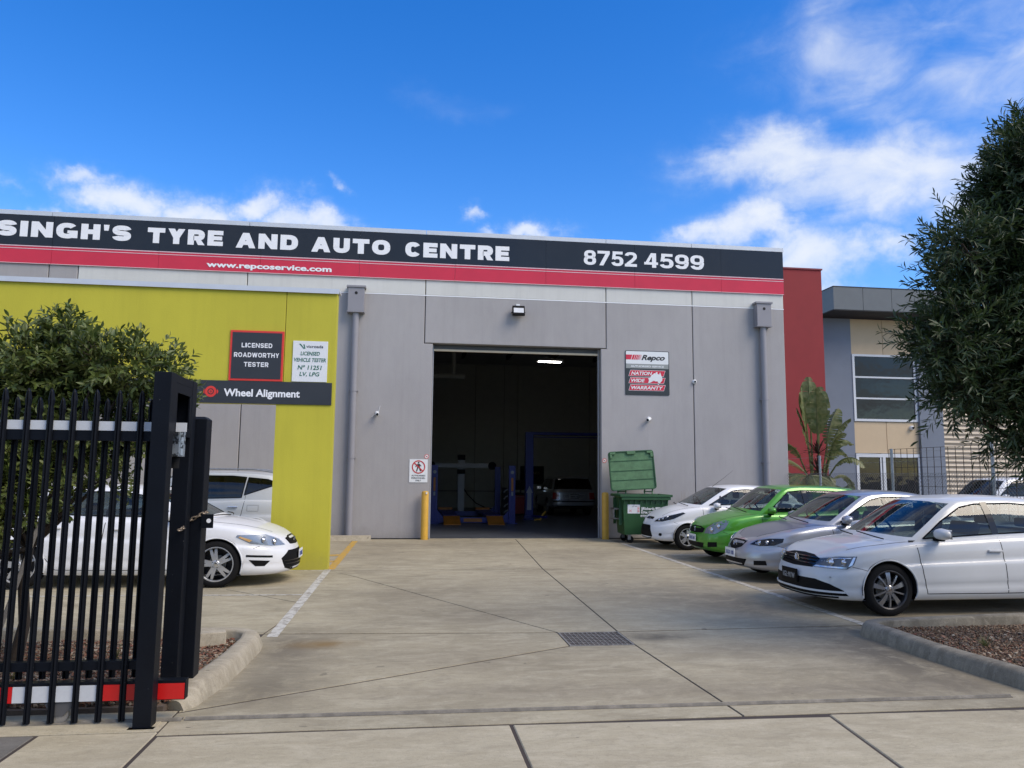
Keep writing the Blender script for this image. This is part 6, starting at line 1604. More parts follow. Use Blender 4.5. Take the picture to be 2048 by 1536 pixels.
# ================================================================== BIN
t = thing('wheelie_bin', 'large green wheeled rubbish bin with its lid open against the grey wall', 'bin', (5.63, 18.42, 0), -.03)
W2, D2_ = .55, .40
def taper(z0, z1, w0, d0, w1, d1): return [(-w0, -d0, z0), (w0, -d0, z0), (w0, d0, z0), (-w0, d0, z0), (-w1, -d1, z1), (w1, -d1, z1), (w1, d1, z1), (-w1, d1, z1)]
BF = [(0, 3, 2, 1), (0, 1, 5, 4), (1, 2, 6, 5), (2, 3, 7, 6), (3, 0, 4, 7)]
mb = MB(); mb.add(taper(.20, 1.10, .50, .36, .56, .44), BF); mb.add([(x * .96, y * .96, z + (.02 if z < .5 else 0)) for x, y, z in taper(.20, 1.10, .50, .36, .56, .44)], [f[::-1] for f in BF])
mb.build('tub', M_binb, t)
mb = MB()
for a, b in (((-.64, -.52, 1.09), (.64, -.44, 1.15)), ((-.64, .44, 1.09), (.64, .52, 1.15)), ((-.64, -.44, 1.09), (-.56, .44, 1.15)), ((.56, -.44, 1.09), (.64, .44, 1.15)), ((-.60, -.50, 1.02), (.60, -.455, 1.088))): mb.box(a, b, .01)
mb.build('rim', M_binb, t)
for k in range(9): x = -.52 + k * .13; mb = MB(); mb.box((x - .008, -.47, .93), (x + .008, -.42, 1.03)); mb.build('rib', M_binb, t)
for z in (.5, .75): mb = MB(); mb.box((-.58, -.3, z), (-.52, .3, z + .03)); mb.build('side_rib', M_binb, t)
for y in (-.3, .28): mb = MB(); mb.box((-.62, y, .42), (-.55, y + .03, 1.06)); mb.build('side_rib', M_binb, t)
# trunnion side frame
mb = MB(); mb.box((-.72, -.16, .78), (-.56, .16, .81)); mb.box((-.72, -.16, .55), (-.56, .16, .575)); mb.box((-.72, -.16, .55), (-.70, .16, .81)); mb.build('side_bracket', M_steel, t)
# lid, open, leaning to the wall
lid = MB(); ML = Matrix.Translation((-.05, .40, 1.24)) @ Matrix.Rotation(-.06, 4, 'Y') @ Matrix.Rotation(-.10, 4, 'X')
P = rr(-.60, .56, 0.0, .98, .07)
lid.prism(P, -.03, .01, M=ML); lid_o = lid.build('lid', M_binl, t)
lid = MB()
for z in (.25, .48, .73): lid.box((-.585, -.042, z), (.545, -.031, z + .012), M=ML)
P2 = rr(-.60, .56, 0.0, .98, .07); P3 = rr(-.575, .535, .025, .955, .06)
n = len(P2); lid.add([(x, -.055, z) for x, z in P2] + [(x, -.055, z) for x, z in P3] + [(x, -.03, z) for x, z in P2] + [(x, -.03, z) for x, z in P3], [(i, (i + 1) % n, n + (i + 1) % n, n + i) for i in range(n)] + [(i, 2 * n + i, 2 * n + (i + 1) % n, (i + 1) % n) for i in range(n)] + [(n + i, n + (i + 1) % n, 3 * n + (i + 1) % n, 3 * n + i) for i in range(n)], ML)
q = lid.build('lid_rim', M_binb, t); q.parent = lid_o
lid = MB()
for x0, x1, z0, z1 in ((-.57, -.42, .90, .955), (-.57, -.51, .80, .90), (.38, .53, .90, .955), (.47, .53, .80, .90), (-.13, .09, .89, .97)): lid.box((x0, -.075, z0), (x1, -.045, z1), .012, M=ML)
q = lid.build('lid_grip', M_binl, t); q.parent = lid_o
mb = MB()
for x in (-.46, -.26, .22, .42): mb.tube([(x, .44, 1.13), (x, .47, 1.20), (x + .01, .40, 1.36)], .018, 8)
for x0, x1 in ((-.46, -.26), (.22, .42)): mb.tube([(x0, .46, 1.20), (x1, .46, 1.20)], .014, 6)
mb.build('hinge', M_binl, t)
for x, y in ((-.42, -.30), (.42, -.30), (-.42, .30), (.42, .30)):
    mb = MB(); mb.tube([(x + .06, y - .025, .085), (x + .06, y + .025, .085)], .085, 20); w = mb.build('castor', M_rubber, t, smooth=True)
    mb = MB(); mb.box((x, y - .045, .08), (x + .07, y - .034, .2)); mb.box((x, y + .034, .08), (x + .07, y + .045, .2)); mb.box((x - .02, y - .05, .19), (x + .06, y + .05, .205)); q = mb.build('castor_fork', M_gal, t); q.parent = w
ft_ = -.06 / .90 * .0
def face_y(z): return -(.36 + (.08) * (z - .2) / .9) - .004
def sticker(nm, x0, x1, z0, z1, mt):
    mb = MB(); mb.add([(x0, face_y(z0), z0), (x1, face_y(z0), z0), (x1, face_y(z1), z1), (x0, face_y(z1), z1)], [(0, 1, 2, 3)]); return mb.build(nm, mt, t)
sticker('sticker', -.44, -.14, .70, .91, M_signw); sticker('sticker', .24, .36, .76, .85, M_signw); sticker('sticker', -.12, .24, .62, .665, M_signw)
mb = MB(); MS = Matrix.Translation((0, 0, 0))
for z, txt, h, w in ((.785, 'JJRichards', .068, .33), (.69, '9794 5722', .062, .34)): text_mb(mb, txt, -.115, z, h, face_y(z + .05) - .004, width=w, bold=.02)
mb.build('lettering', M_letter, t)
mb = MB(); zz = .632; text_mb(mb, 'ALL COMMUNITIES', -.10, zz, .022, face_y(zz) - .004, width=.32); mb.build('lettering', M_black_txt, t)
mb = MB(); y = face_y(.85) - .003
mb.m(M_black_txt); mb.tube([(-.33, y, .868), (-.315, y, .852), (-.285, y, .888)], .004, 4); mb.box((-.27, y - .001, .865), (-.21, y, .872)); mb.m(M_orangered); mb.tube([(-.40, y + .012, .735), (-.34, y + .008, .79)], .004, 4); mb.tube([(-.40, y + .008, .79), (-.34, y + .012, .735)], .004, 4)
for k in range(4): mb.box((-.20, y + .002, .74 + .035 * k), (-.155, y + .006, .752 + .035 * k))
mb.build('sticker_print', None, t)

# ================================================================== WORKSHOP INTERIOR
def post_box(mb, x, y, z0, z1, w=.14, d=.16): mb.box((x - w / 2, y - d / 2, z0), (x + w / 2, y + d / 2, z1), .006)
t = thing('four_post_hoist', 'blue four post car hoist with orange ramps inside the workshop', 'car hoist', (2.1, 27.4, 0))
for x, y, h in ((-1.28, -2.1, 1.88), (1.26, -2.1, 1.88), (-1.28, 2.1, 1.88), (1.26, 2.1, 1.88)):
    mb = MB(); post_box(mb, x, y, 0, h, .21, .16); mb.box((x - .17, y - .15, 0), (x + .17, y + .15, .02)); p = mb.build('post', M_blue, t)
    if y < 0:
        mb = MB(); mb.m(M_orange).box((x - .035, y - .087, 1.05), (x + .035, y - .081, 1.48)); mb.m(M_greypr).disc((x, y - .084, 1.66), .055); mb.box((x - .03, y - .087, .9), (x + .03, y - .081, 1.02)); q = mb.build('decal', None, t); q.parent = p
for y in (-2.1, 2.1): mb = MB(); mb.box((-1.17, y - .09, .03), (1.15, y + .09, .20), .006); mb.prism([(-1.17, .2), (-.98, .2), (-1.17, .42)], y - .02, y + .02); mb.prism([(1.15, .2), (.96, .2), (1.15, .42)], y - .02, y + .02); mb.build('cross_beam', M_blue, t)
mb = MB(); mb.box((-.32, -2.2, .06), (.28, -2.192, .17)); q = mb.build('maker_plate', M_orange, t)
mb = MB(); text_mb(mb, 'POWERRAM', -.30, .115, .045, -2.195, width=.56, bold=.03); text_mb(mb, 'HOISTS', -.30, .065, .035, -2.195, width=.56, bold=.02); q2 = mb.build('maker_lettering', M_black_txt, t); q2.parent = q
for x in (-.72, .68):
    mb = MB(); mb.box((x - .26, -2.1, .20), (x + .26, 2.2, .26), .004); mb.build('runway', M_blue, t)
    mb = MB(); mb.prism([(-2.85, .0), (-2.85, .02), (-2.12, .25), (-2.12, .22)], x - .26, x + .27, 'yz'); mb.build('ramp', M_orange, t)
    mb = MB(); mb.box((x - .26, 1.9, .262), (x + .26, 2.25, .34), .004); mb.build('wheel_chock', M_orange, t)
t = thing('wheel_aligner', 'grey wheel alignment camera stand with a long horizontal beam and dark end cameras', 'alignment machine', (2.06, 31, 0))
mb = MB(); mb.box((-.13, -.12, 0), (.13, .12, 2.32), .01); mb.build('column', mat('aligner_grey', (.42, .43, .43), .5), t)
mb = MB(); mb.box((-.15, -.14, 2.15), (.15, .14, 2.36), .01); mb.box((-.15, -.15, 1.60), (.15, .13, 1.78), .01); mb.box((-.16, -.16, 0), (.16, .16, .06)); mb.build('carriage', M_plastic, t)
mb = MB(); mb.box((-1.1, -.18, 1.84), (1.1, -.10, 2.02), .01); mb.build('camera_beam', MATS['aligner_grey'], t)
for x in (-1.2, 1.22): mb = MB(); mb.tube([(x, -.28, 1.93), (x, -.06, 1.93)], .16, 20); mb.build('end_camera', M_plastic, t, smooth=True)
mb = MB(); mb.tube([(.1, -.1, 1.05), (.25, -.1, .8), (.6, -.1, .45), (1.0, -.1, .26), (1.5, -.1, .22)], .02, 6); mb.tube([(-1.1, .1, .92), (1.5, .1, .92)], .012, 5); mb.build('cable', M_plastic, t, smooth=True)
t = thing('two_post_hoist', 'tall blue two post car hoist with overhead arm beside the silver four wheel drive', 'car hoist', (4.25, 27.4, 0))
mb = MB(); mb.box((-.14, -.14, 0), (.14, .14, 3.12), .01); mb.box((-.2, -.2, 0), (.2, .25, .03)); mb.build('post', M_blue, t)
mb = MB(); mb.box((3.5, -.14, 0), (3.78, .14, 3.1), .01); mb.build('post', M_blue, t)
mb = MB(); mb.box((-.14, -.08, 3.02), (3.78, .08, 3.12), .01); mb.box((.1, -.04, 2.93), (3.7, .04, 2.96)); mb.build('overhead_beam', M_blue, t)
mb = MB(); mb.box((-.22, -.30, .08), (.05, -.14, .16)); mb.box((.0, -.9, .10), (.12, -.15, .17), M=Matrix.Rotation(.5, 4, 'Z')); mb.build('lift_arm', M_blue, t)
mb = MB(); mb.tube([(.30, -.62, .02), (.42, -.55, .22), (.52, -.50, .32)], .03, 6); mb.tube([(.1, -.62, .03), (.34, -.6, .06)], .03, 6); mb.build('foot_pad', M_yel, t)
mb = MB(); mb.prism([(-.09, .35), (.07, .35), (.07, .95), (.12, .95), (0, 1.2), (-.12, .95), (-.07, .95)], -.148, -.142); mb.build('white_decal', mat('dull_white', (.35, .37, .42), .5), t)
t = thing('tool_chest', 'red tool chest on castors between the two blue hoists', 'tool chest', (4.25, 30.2, 0))
mb = MB(); mb.box((-.38, -.2, .08), (.36, .25, .78), .01); mb.build('cabinet', mat('tool_red', (.30, .02, .02), .35), t)
for z in (.56, .38, .20): mb = MB(); mb.box((-.34, -.215, z), (.32, -.201, z + .16)); mb.box((-.30, -.235, z + .12), (.28, -.216, z + .145)); mb.build('drawer', MATS['tool_red'], t)
mb = MB(); mb.box((-.34, -.24, .72), (.3, -.217, .745)); mb.build('handle', M_chrome, t)
t = thing('computer_monitor', 'dark computer monitor standing on a bench behind the tool chest', 'monitor', (4.5, 31.2, 0)); mb = MB(); mb.box((-.25, -.03, .98), (.22, .03, 1.36), .006); mb.build('screen', M_plastic, t); mb = MB(); mb.box((-.3, -.3, .0), (.3, .3, .86)); mb.tube([(0, 0, .86), (0, 0, 1.0)], .03, 8); mb.build('stand', M_dark, t)
t = thing('wheel_clamps', 'row of silver wheel clamps hung on a dark rack beside the blue hoist', 'tool rack', (3.55, 28.6, 0)); mb = MB(); mb.box((-.14, 0, .1), (.10, .05, 1.1)); mb.build('rack', M_dark, t)
for z in (.98, .74, .44, .22): mb = MB(); mb.tube([(-.05, -.06, z - .05), (.0, -.09, z + .02), (.09, -.06, z + .07)], .028, 6); mb.build('clamp', M_alloy, t)
t = thing('wall_poster', 'dark tyre poster on the back wall behind the two post hoist', 'poster', (5.9, 36.9, 0)); mb = MB(); mb.box((-.6, -.02, 1.15), (.55, .0, 2.0)); mb.build('board', M_plastic, t); mb = MB(); text_mb(mb, 'TYRES', 0, 1.62, .12, -.021, width=.7, align='CENTER'); mb.build('lettering', mat('dull_gold', (.2, .16, .05), .6), t)
t = thing('covered_car', 'pale rounded car bonnet standing ahead of the silver four wheel drive', 'car', (7.6, 36.2, 0)) if False else None
t = thing('ceiling_light', 'lit twin tube fluorescent fitting under the workshop roof', 'lamp', (5.15, 28.3, 5.86))
mb = MB(); mb.box((-.50, -.16, 0), (.50, .16, .07), .004); mb.prism([(-.16, -.02), (.16, -.02), (.11, .0), (-.11, .0)], -.50, .50, 'yz'); mb.build('housing', M_cap, t)
for y in (-.06, .06): mb = MB(); mb.tube([(-.42, y, -.035), (.42, y, -.035)], .013, 8); mb.build('tube', mat('tube_light', (.9, .9, .9), .5, emit=20.0), t)

# ================================================================== SLIDING GATE
GY = 5.45
gt = thing('sliding_gate', 'black steel palisade sliding gate with white strip and red white reflector band', 'gate', (-1.7, GY, 0))
def gp_(mb, name, mt, **k): return world_parent(mb.build(name, mt, None, **k), gt)
def picket_mb(x, y, z0, z1, w=.042):
    mb = MB(); h = w / 2; tz = z1 - .075
    # W section: two angled flanges round a centre rib, pointed spear top
    prof = [(-h, .004), (-h * .72, -.008), (-h * .25, -.012), (0, -.002), (h * .25, -.012), (h * .72, -.008), (h, .004)]
    rows = [(z0, 1.0), (tz - .10, 1.0), (tz - .045, .78), (tz, 1.05), (z1 - .02, .55), (z1, .05)]
    vs = []; n = len(prof)
    for z, k in rows:
        for a, b in prof: vs.append((x + a * k, y + b, z))
        for a, b in prof: vs.append((x + a * k, y + b + .004, z))
    fs = []; m_ = 2 * n
    for r in range(len(rows) - 1):
        for j in range(n - 1): fs.append((r * m_ + j, r * m_ + j + 1, (r + 1) * m_ + j + 1, (r + 1) * m_ + j)); fs.append((r * m_ + n + j + 1, r * m_ + n + j, (r + 1) * m_ + n + j, (r + 1) * m_ + n + j + 1))
        fs.append((r * m_, (r + 1) * m_, (r + 1) * m_ + n, r * m_ + n)); fs.append((r * m_ + n - 1, r * m_ + 2 * n - 1, (r + 1) * m_ + 2 * n - 1, (r + 1) * m_ + n - 1))
    mb.add(vs, fs); return mb
PXS = [-1.786 - .1415 * k for k in range(30)]
for x in PXS: gp_(picket_mb(x, GY - .045, .012, 2.135), 'picket', M_gate)
for x in PXS: gp_(picket_mb(x + .035, GY + .045, .262, 2.085), 'picket', M_gate)
mb = MB(); mb.box((-7, GY - .03, 1.795), (-1.62, GY + .03, 1.862), .003); gp_(mb, 'top_rail', M_gate)
mb = MB(); mb.box((-7, GY - .03, .325), (-1.62, GY + .03, .382), .003); gp_(mb, 'lower_rail', M_gate)
mb = MB(); mb.box((-7, GY - .035, .132), (-1.405, GY + .035, .255), .003); gp_(mb, 'bottom_beam', M_gate)
for a, b in zip(PXS[1:], PXS[:-1]): mb = MB(); mb.box((a + .001, GY - .034, 1.864), (b - .001, GY + .0, 1.925)); gp_(mb, 'white_strip', M_reflw)
mb = MB(); mb.box((PXS[0] + .001, GY - .034, 1.864), (-1.60, GY + .0, 1.925)); gp_(mb, 'white_strip', M_reflw)
mb = MB(); mb.box((-1.565, GY - .02, 1.864), (-1.50, GY + .0, 1.925)); gp_(mb, 'white_strip', M_reflw)
X0 = -1.408; col_ = 0
for k in range(10):
    a, b = X0 - .52 * k - .52, X0 - .52 * k
    if k == 0: 
        mb = MB(); mb.box((a, GY - .040, .138), (b - .002, GY - .0352, .236)); gp_(mb, 'red_reflector', M_reflr)
        continue
    mb = MB(); mb.box((a + .001, GY - .040, .138), (b - .001, GY - .0352, .236)); gp_(mb, 'white_reflector' if k % 2 else 'red_reflector', M_reflw if k % 2 else M_reflr)
mb = MB(); mb.box((-1.655, GY - .03, .256), (-1.60, GY + .03, 1.93), .003); gp_(mb, 'end_stile', M_gate)
for x in (-2.17, -4.2):
    mb = MB(); mb.prism([(x - .09, .131), (x + .10, .131), (x + .03, .05), (x - .04, .05)], GY - .03, GY - .024); mb.prism([(x - .09, .131), (x + .10, .131), (x + .03, .05), (x - .04, .05)], GY + .024, GY + .03); w = gp_(mb, 'wheel_bracket', mat('bracket_grey', (.09, .09, .09), .6))
    mb = MB(); mb.lathe([(.0, -.022), (.058, -.022), (.058, -.012), (.045, 0), (.058, .012), (.058, .022), (0, .022)], 24, M=Matrix.Translation((x, GY, .062))); q = mb.build('gate_wheel', M_steel, smooth=True, ang=30); q.parent = w
# portal posts
gpst = thing('gate_portal', 'tall black steel gate guide frame of two posts joined at the top', 'gate post', (-1.62, 5.5, 0))
def pp(mb, name, mt=M_gate, **k): return world_parent(mb.build(name, mt, None, **k), gpst)
mb = MB(); mb.box((-1.675, 5.275, 0), (-1.565, 5.385, 2.25), .004); pp(mb, 'post')
mb = MB(); mb.box((-1.675, 5.79, .02), (-1.565, 5.90, 2.25), .004); pp(mb, 'post')
mb = MB(); mb.box((-1.672, 5.387, 2.195), (-1.568, 5.788, 2.248), .002); mb.box((-1.578, 5.387, 1.84), (-1.568, 5.44, 2.194)); mb.box((-1.578, 5.74, 1.84), (-1.568, 5.788, 2.194)); mb.box((-1.672, 5.387, 1.84), (-1.662, 5.788, 2.194)); mb.box((-1.578, 5.44, 1.84), (-1.568, 5.74, 1.90)); mb.box((-1.578, 5.44, 2.13), (-1.568, 5.74, 2.194)); pp(mb, 'top_box')
mb = MB(); mb.box((-1.566, 5.50, 1.70), (-1.556, 5.64, 1.90), .002); mb.tube([(-1.55, 5.53, 1.71), (-1.55, 5.53, 1.89)], .012, 8); mb.box((-1.600, 5.50, 1.70), (-1.566, 5.51, 1.90)); pp(mb, 'guide_bracket', mat('galv_chipped', (.38, .43, .47), .45, .6, var=.85, scale=22, lo=.52, hi=.56))
mb = MB(); mb.tube([(-1.60, 5.57, 1.62), (-1.60, 5.57, 1.80)], .03, 12); pp(mb, 'guide_roller', M_rubber)
mb = MB(); mb.box((-1.70, 5.25, -.004), (-1.54, 5.41, .004), .001); pp(mb, 'base_grout', M_path)
cp = thing('catch_post', 'shorter black square steel post behind the gate with a chain round it', 'gate post', (-1.57, 6.02, 0))
mb = MB(); mb.box((-.075, -.075, .0), (.075, .075, 1.985), .005); mb.add(taper(0, .02, .075, .075, .05, .05), BF + [(4, 5, 6, 7)], Matrix.Translation((0, 0, 1.985))); mb.build('post', M_gate, cp)
mb = MB(); mb.box((.075, -.09, 1.19), (.16, -.084, 1.29), .001); q = mb.build('lock_lug', M_gate, cp); mb = MB(); mb.m(M_letter).disc((.128, -.0905, 1.243), .016, h=.001); q2 = mb.build('lug_hole', None, cp); q2.parent = q
# chain
ch = thing('steel_chain', 'rusty steel chain looped round the black catch post and gate frame', 'chain', (-1.5, 5.8, 1.25))
pts = [Vector((-1.585, 5.70, 1.19)), Vector((-1.572, 5.76, 1.20)), Vector((-1.61, 5.925, 1.225)), Vector((-1.53, 5.93, 1.27)), Vector((-1.488, 5.935, 1.295)), Vector((-1.475, 5.99, 1.30)), Vector((-1.478, 6.05, 1.30))]
path = []
for a, b in zip(pts[:-1], pts[1:]):
    k = max(1, int((b - a).length / .006)); path += [a + (b - a) * i / k for i in range(k)]
step_ = .026; acc = 0; i = 0; lk = 0; me0 = None
mbl = MB(); n = 16; mbl.tube([(.020 * cos(2 * pi * k / n), .011 * sin(2 * pi * k / n), 0) for k in range(n + 1)], .0050, 6, cap=False)
proto = mbl.build('link', mat('chain_rust', (.34, .27, .20), .5, .7, var=.5, scale=40), ch, smooth=True); me0 = proto.data
last = path[0]; first = True
for p in path:
    if (p - last).length >= step_:
        d = (p - last).normalized(); rot = Vector((1, 0, 0)).rotation_difference(d).to_matrix().to_4x4() @ Matrix.Rotation(pi / 2 * (lk % 2) + .4, 4, 'X')
        o = proto if first else proto.copy()
        if not first: COL.objects.link(o); o.parent = ch
        first = False
        o.matrix_local = Matrix.Translation((p + last) / 2 - Vector(ch.location)) @ rot; last = p; lk += 1

# ================================================================== WIRE FENCE
fx = 9.95
fn = thing('wire_fence', 'chain link fence with galvanised posts behind the parked cars', 'fence', (fx, 13, 0))
def wf_(mb, name, mt, **k): return world_parent(mb.build(name, mt, None, **k), fn)
for y, h in ((17.75, 2.12), (14.9, 2.20), (12.1, 2.26), (9.2, 2.2), (20.6, 2.1), (23.4, 2.1)):
    mb = MB(); mb.tube([(fx, y, 0), (fx, y, h)], .030 if y < 18 else .025, 12); mb.lathe([(0, 0), (.033, 0), (.033, .015)], 10, M=Matrix.Translation((fx, y, h)) @ Matrix.Rotation(-pi / 2, 4, 'X')); wf_(mb, 'post', M_gal, smooth=True)
mb = MB(); ys, ye, H_ = 8.0, 24.0, 1.70; pitch = .075; r = .0028
for k in range(int((ye - ys + H_) / pitch)):
    y0 = ys - H_ + k * pitch
    for sgn in (0, 1):
        a0, a1 = (y0, 0), (y0 + H_, H_)
        if a0[0] < ys: a0 = (ys, ys - y0)
        if a1[0] > ye: a1 = (ye, ye - y0)
        if a1[1] - a0[1] < .02: continue
        z0, z1 = (a0[1], a1[1]) if sgn == 0 else (H_ - a0[1], H_ - a1[1])
        mb.tube([(fx - .035 + sgn * .004, a0[0], z0), (fx - .035 + sgn * .004, a1[0], z1)], r, 3, cap=False)
wf_(mb, 'chain_mesh', mat('mesh_wire', (.16, .17, .17), .5, .6), kind='stuff')
mb = MB()
for z in (.05, .9, 1.69): mb.tube([(fx - .03, ys, z), (fx - .03, ye, z)], .0022, 4)
for z in (1.9, 2.08): mb.tube([(fx - .03, 12.1, z + .06), (fx - .03, 17.75, z), (fx - .03, ye, z - .02)], .0028, 4)
wf_(mb, 'strand_wire', M_gal)
mp = thing('steel_mesh_panel', 'rusty square steel mesh panel wired to the fence posts behind the cars', 'mesh panel', (fx, 12, 0))
mb = MB()
y = 15.05
while y > 8.2: mb.tube([(fx + .04, y, .5), (fx + .04, y, 2.19)], .006, 4); y -= .2
for k in range(10): mb.tube([(fx + .045, 15.05, .5 + .188 * k), (fx + .045, 8.2, .5 + .188 * k)], .0055, 4)
world_parent(mb.build('mesh_wires', mat('rusty_wire', (.05, .035, .03), .7, .3)), mp)
# ================================================================== PLANTS
def leaf_template():
    # unit leaf along +x, folded along the midrib, five stations
    st = [(0, .0, 0), (.18, .55, .02), (.45, 1, .035), (.75, .72, .0), (1, 0, -.07)]
    vs = [(0, 0, 0)]; fs = []
    for x, w, z in st[1:-1]: vs += [(x, w * .5, z + .10 * w), (x, 0, z), (x, -w * .5, z + .10 * w)]
    vs.append((1, 0, -.07)); 
    fs = [(0, 2, 1), (0, 3, 2), (1, 2, 5, 4), (2, 3, 6, 5), (4, 5, 8, 7), (5, 6, 9, 8), (7, 8, 10), (8, 9, 10)]
    return np.array(vs), fs
LT, LF = leaf_template()
def foliage(root, blobs, nspray, per, ll, lw, spray_len, mt, droop=.0, upb=.35, seed=1, keep=300, leafname='leaf', lf='leaf', dry=0.0, shell=.55, mt2=None, front=None):
    rg = np.random.default_rng(seed)
    B = np.array(blobs, float); vol = B[:, 3] ** 2.2; pr = vol / vol.sum()
    idx = rg.choice(len(B), nspray, p=pr)
    d = rg.normal(size=(nspray, 3)); d /= np.linalg.norm(d, axis=1)[:, None]
    rad = B[idx, 3] * (shell + (1 - shell) * rg.random(nspray) ** .6) * rg.uniform(.88, 1.10, nspray)
    P = B[idx, :3] + d * rad[:, None]
    D = d * .9 + rg.normal(size=(nspray, 3)) * .45 + np.array([0, 0, upb]); D /= np.linalg.norm(D, axis=1)[:, None]
    SL = spray_len * rg.uniform(.5, 1.25, nspray)
    tot = nspray * per; s_i = np.repeat(np.arange(nspray), per); k = np.tile(np.arange(per), nspray)
    t = (k + .5) / per + rg.normal(size=tot) * .03
    curve = np.array([0, 0, -1.0])
    pos = P[s_i] + D[s_i] * (t * SL[s_i])[:, None] + curve * (droop * (t ** 2) * SL[s_i])[:, None]
    # frame round twig
    ref = np.tile([.3, .2, .93], (nspray, 1)); U = np.cross(D, ref); U /= np.linalg.norm(U, axis=1)[:, None]; V = np.cross(D, U)
    ang = k * 2.4 + rg.uniform(0, 6.28, nspray)[s_i] + rg.normal(size=tot) * .3
    rdir = U[s_i] * np.cos(ang)[:, None] + V[s_i] * np.sin(ang)[:, None]
    ld = D[s_i] * (.55 + .5 * t)[:, None] + rdir * .8 + rg.normal(size=(tot, 3)) * .16 + np.array([0, 0, -droop * .6]); ld /= np.linalg.norm(ld, axis=1)[:, None]
    up = np.cross(ld, np.cross(D[s_i] + np.array([0, 0, .5]), ld)) + rg.normal(size=(tot, 3)) * .35
    sd = np.cross(up, ld); sd /= np.linalg.norm(sd, axis=1)[:, None]; up = np.cross(ld, sd)
    L = ll * rg.uniform(.55, 1.2, tot) * (1 - .3 * np.abs(t - .4)); Wd = L * lw * rg.uniform(.8, 1.2, tot)
    ok = (pos[:, 2] > .15)
    if front is not None: ok &= front(pos)
    pos, ld, sd, up, L, Wd = [a[ok] for a in (pos, ld, sd, up, L, Wd)]; tot = len(pos)
    # nearest leaves to the camera become parts
    score = np.linalg.norm(pos - np.array([0, 0, 1.6]), axis=1) + rg.uniform(0, .25, tot)
    fwd = np.array([sin(YAW) * cos(PIT), cos(YAW) * cos(PIT), sin(PIT)]); rel = pos - np.array([0, 0, 1.6]); dz = rel @ fwd
    xx = (rel @ np.array(r_)) / dz; yy = (rel @ np.array(u_)) / dz; score += 100 * ((np.abs(xx) > .66) | (np.abs(yy) > .5))
    order = np.argsort(score); sel = order[:keep]; rest = order[keep:]
    def pack(ii):
        n = len(ii); V_ = pos[ii][:, None, :] + LT[None, :, 0:1] * (L[ii][:, None, None] * ld[ii][:, None, :]) + LT[None, :, 1:2] * (Wd[ii][:, None, None] * sd[ii][:, None, :]) + LT[None, :, 2:3] * (L[ii][:, None, None] * up[ii][:, None, :] * .6)
        return V_.reshape(-1, 3)
    def mesh(ii, nm, m_):
        V_ = pack(ii); fs = []
        tri = [f for f in LF]; n = len(ii)
        F3 = np.array([f for f in LF if len(f) == 3]); F4 = np.array([f for f in LF if len(f) == 4])
        a3 = (F3[None] + 11 * np.arange(n)[:, None, None]).reshape(-1, 3).tolist(); a4 = (F4[None] + 11 * np.arange(n)[:, None, None]).reshape(-1, 4).tolist()
        me = bpy.data.meshes.new(nm); me.from_pydata(V_.tolist(), [], a3 + a4); me.materials.append(m_); me.polygons.foreach_set('use_smooth', [True] * len(me.polygons)); return me
    inv = Matrix.Translation(-Vector(root.location))
    if dry > 0:
        nd = int(len(rest) * dry); q = rest.copy(); rg.shuffle(q); dd, rest = q[:nd], q[nd:]
        o = bpy.data.objects.new('dry_leaves', mesh(dd, 'dry_leaves', mt2)); COL.objects.link(o); o.parent = root; o.matrix_parent_inverse = inv; o['kind'] = 'stuff'
    o = bpy.data.objects.new('crown', mesh(rest, 'crown', mt)); COL.objects.link(o); o.parent = root; o.matrix_parent_inverse = inv; o['kind'] = 'stuff'
    me = bpy.data.meshes.new('leaf'); me.from_pydata(LT.tolist(), [], LF); me.materials.append(mt); me.polygons.foreach_set('use_smooth', [True] * len(me.polygons))
    for i in sel:
        q = bpy.data.objects.new(lf, me); COL.objects.link(q); q.parent = root; q.matrix_parent_inverse = inv
        a, b, c = ld[i] * L[i], sd[i] * Wd[i], up[i] * L[i] * .6
        q.matrix_basis = Matrix(((a[0], b[0], c[0], pos[i][0]), (a[1], b[1], c[1], pos[i][1]), (a[2], b[2], c[2], pos[i][2]), (0, 0, 0, 1)))
    # twigs
    mb = MB(); n_tw = min(nspray, 1500)
    for i in range(n_tw):
        p0 = Vector(P[i] - d[i] * rad[i] * .35); p1 = Vector(P[i]); p2 = p1 + Vector(D[i]) * float(SL[i]) * .9 + Vector((0, 0, -droop * float(SL[i]) * .8))
        mb.tube([p0, p1, p2], [.004, .003, .0015], 4, cap=False)
    o = mb.build('twigs', M_bark, root); o.matrix_parent_inverse = inv; o['kind'] = 'stuff'
    return P

def limbs(root, base, fork, blobs, r0_, nm='trunk'):
    inv = Matrix.Translation(-Vector(root.location)); b = Vector(base); f = Vector(fork)
    mb = MB(); mb.tube([b, b + (f - b) * .35 + Vector((.03, .02, 0)), b + (f - b) * .7 + Vector((-.02, .01, 0)), f], [r0_ * 1.25, r0_, r0_ * .9, r0_ * .8], 10); o = mb.build(nm, M_bark, root, smooth=True, ang=80); o.matrix_parent_inverse = inv
    for bl in blobs:
        c = Vector(bl[:3]); m = f + (c - f) * .5 + Vector((random.uniform(-.1, .1), random.uniform(-.1, .1), random.uniform(-.05, .12)))
        mb = MB(); mb.tube([f - Vector((0, 0, .05)), m, c], [r0_ * .45, r0_ * .3, r0_ * .12], 7); o = mb.build('limb', M_bark, root, smooth=True, ang=80); o.matrix_parent_inverse = inv

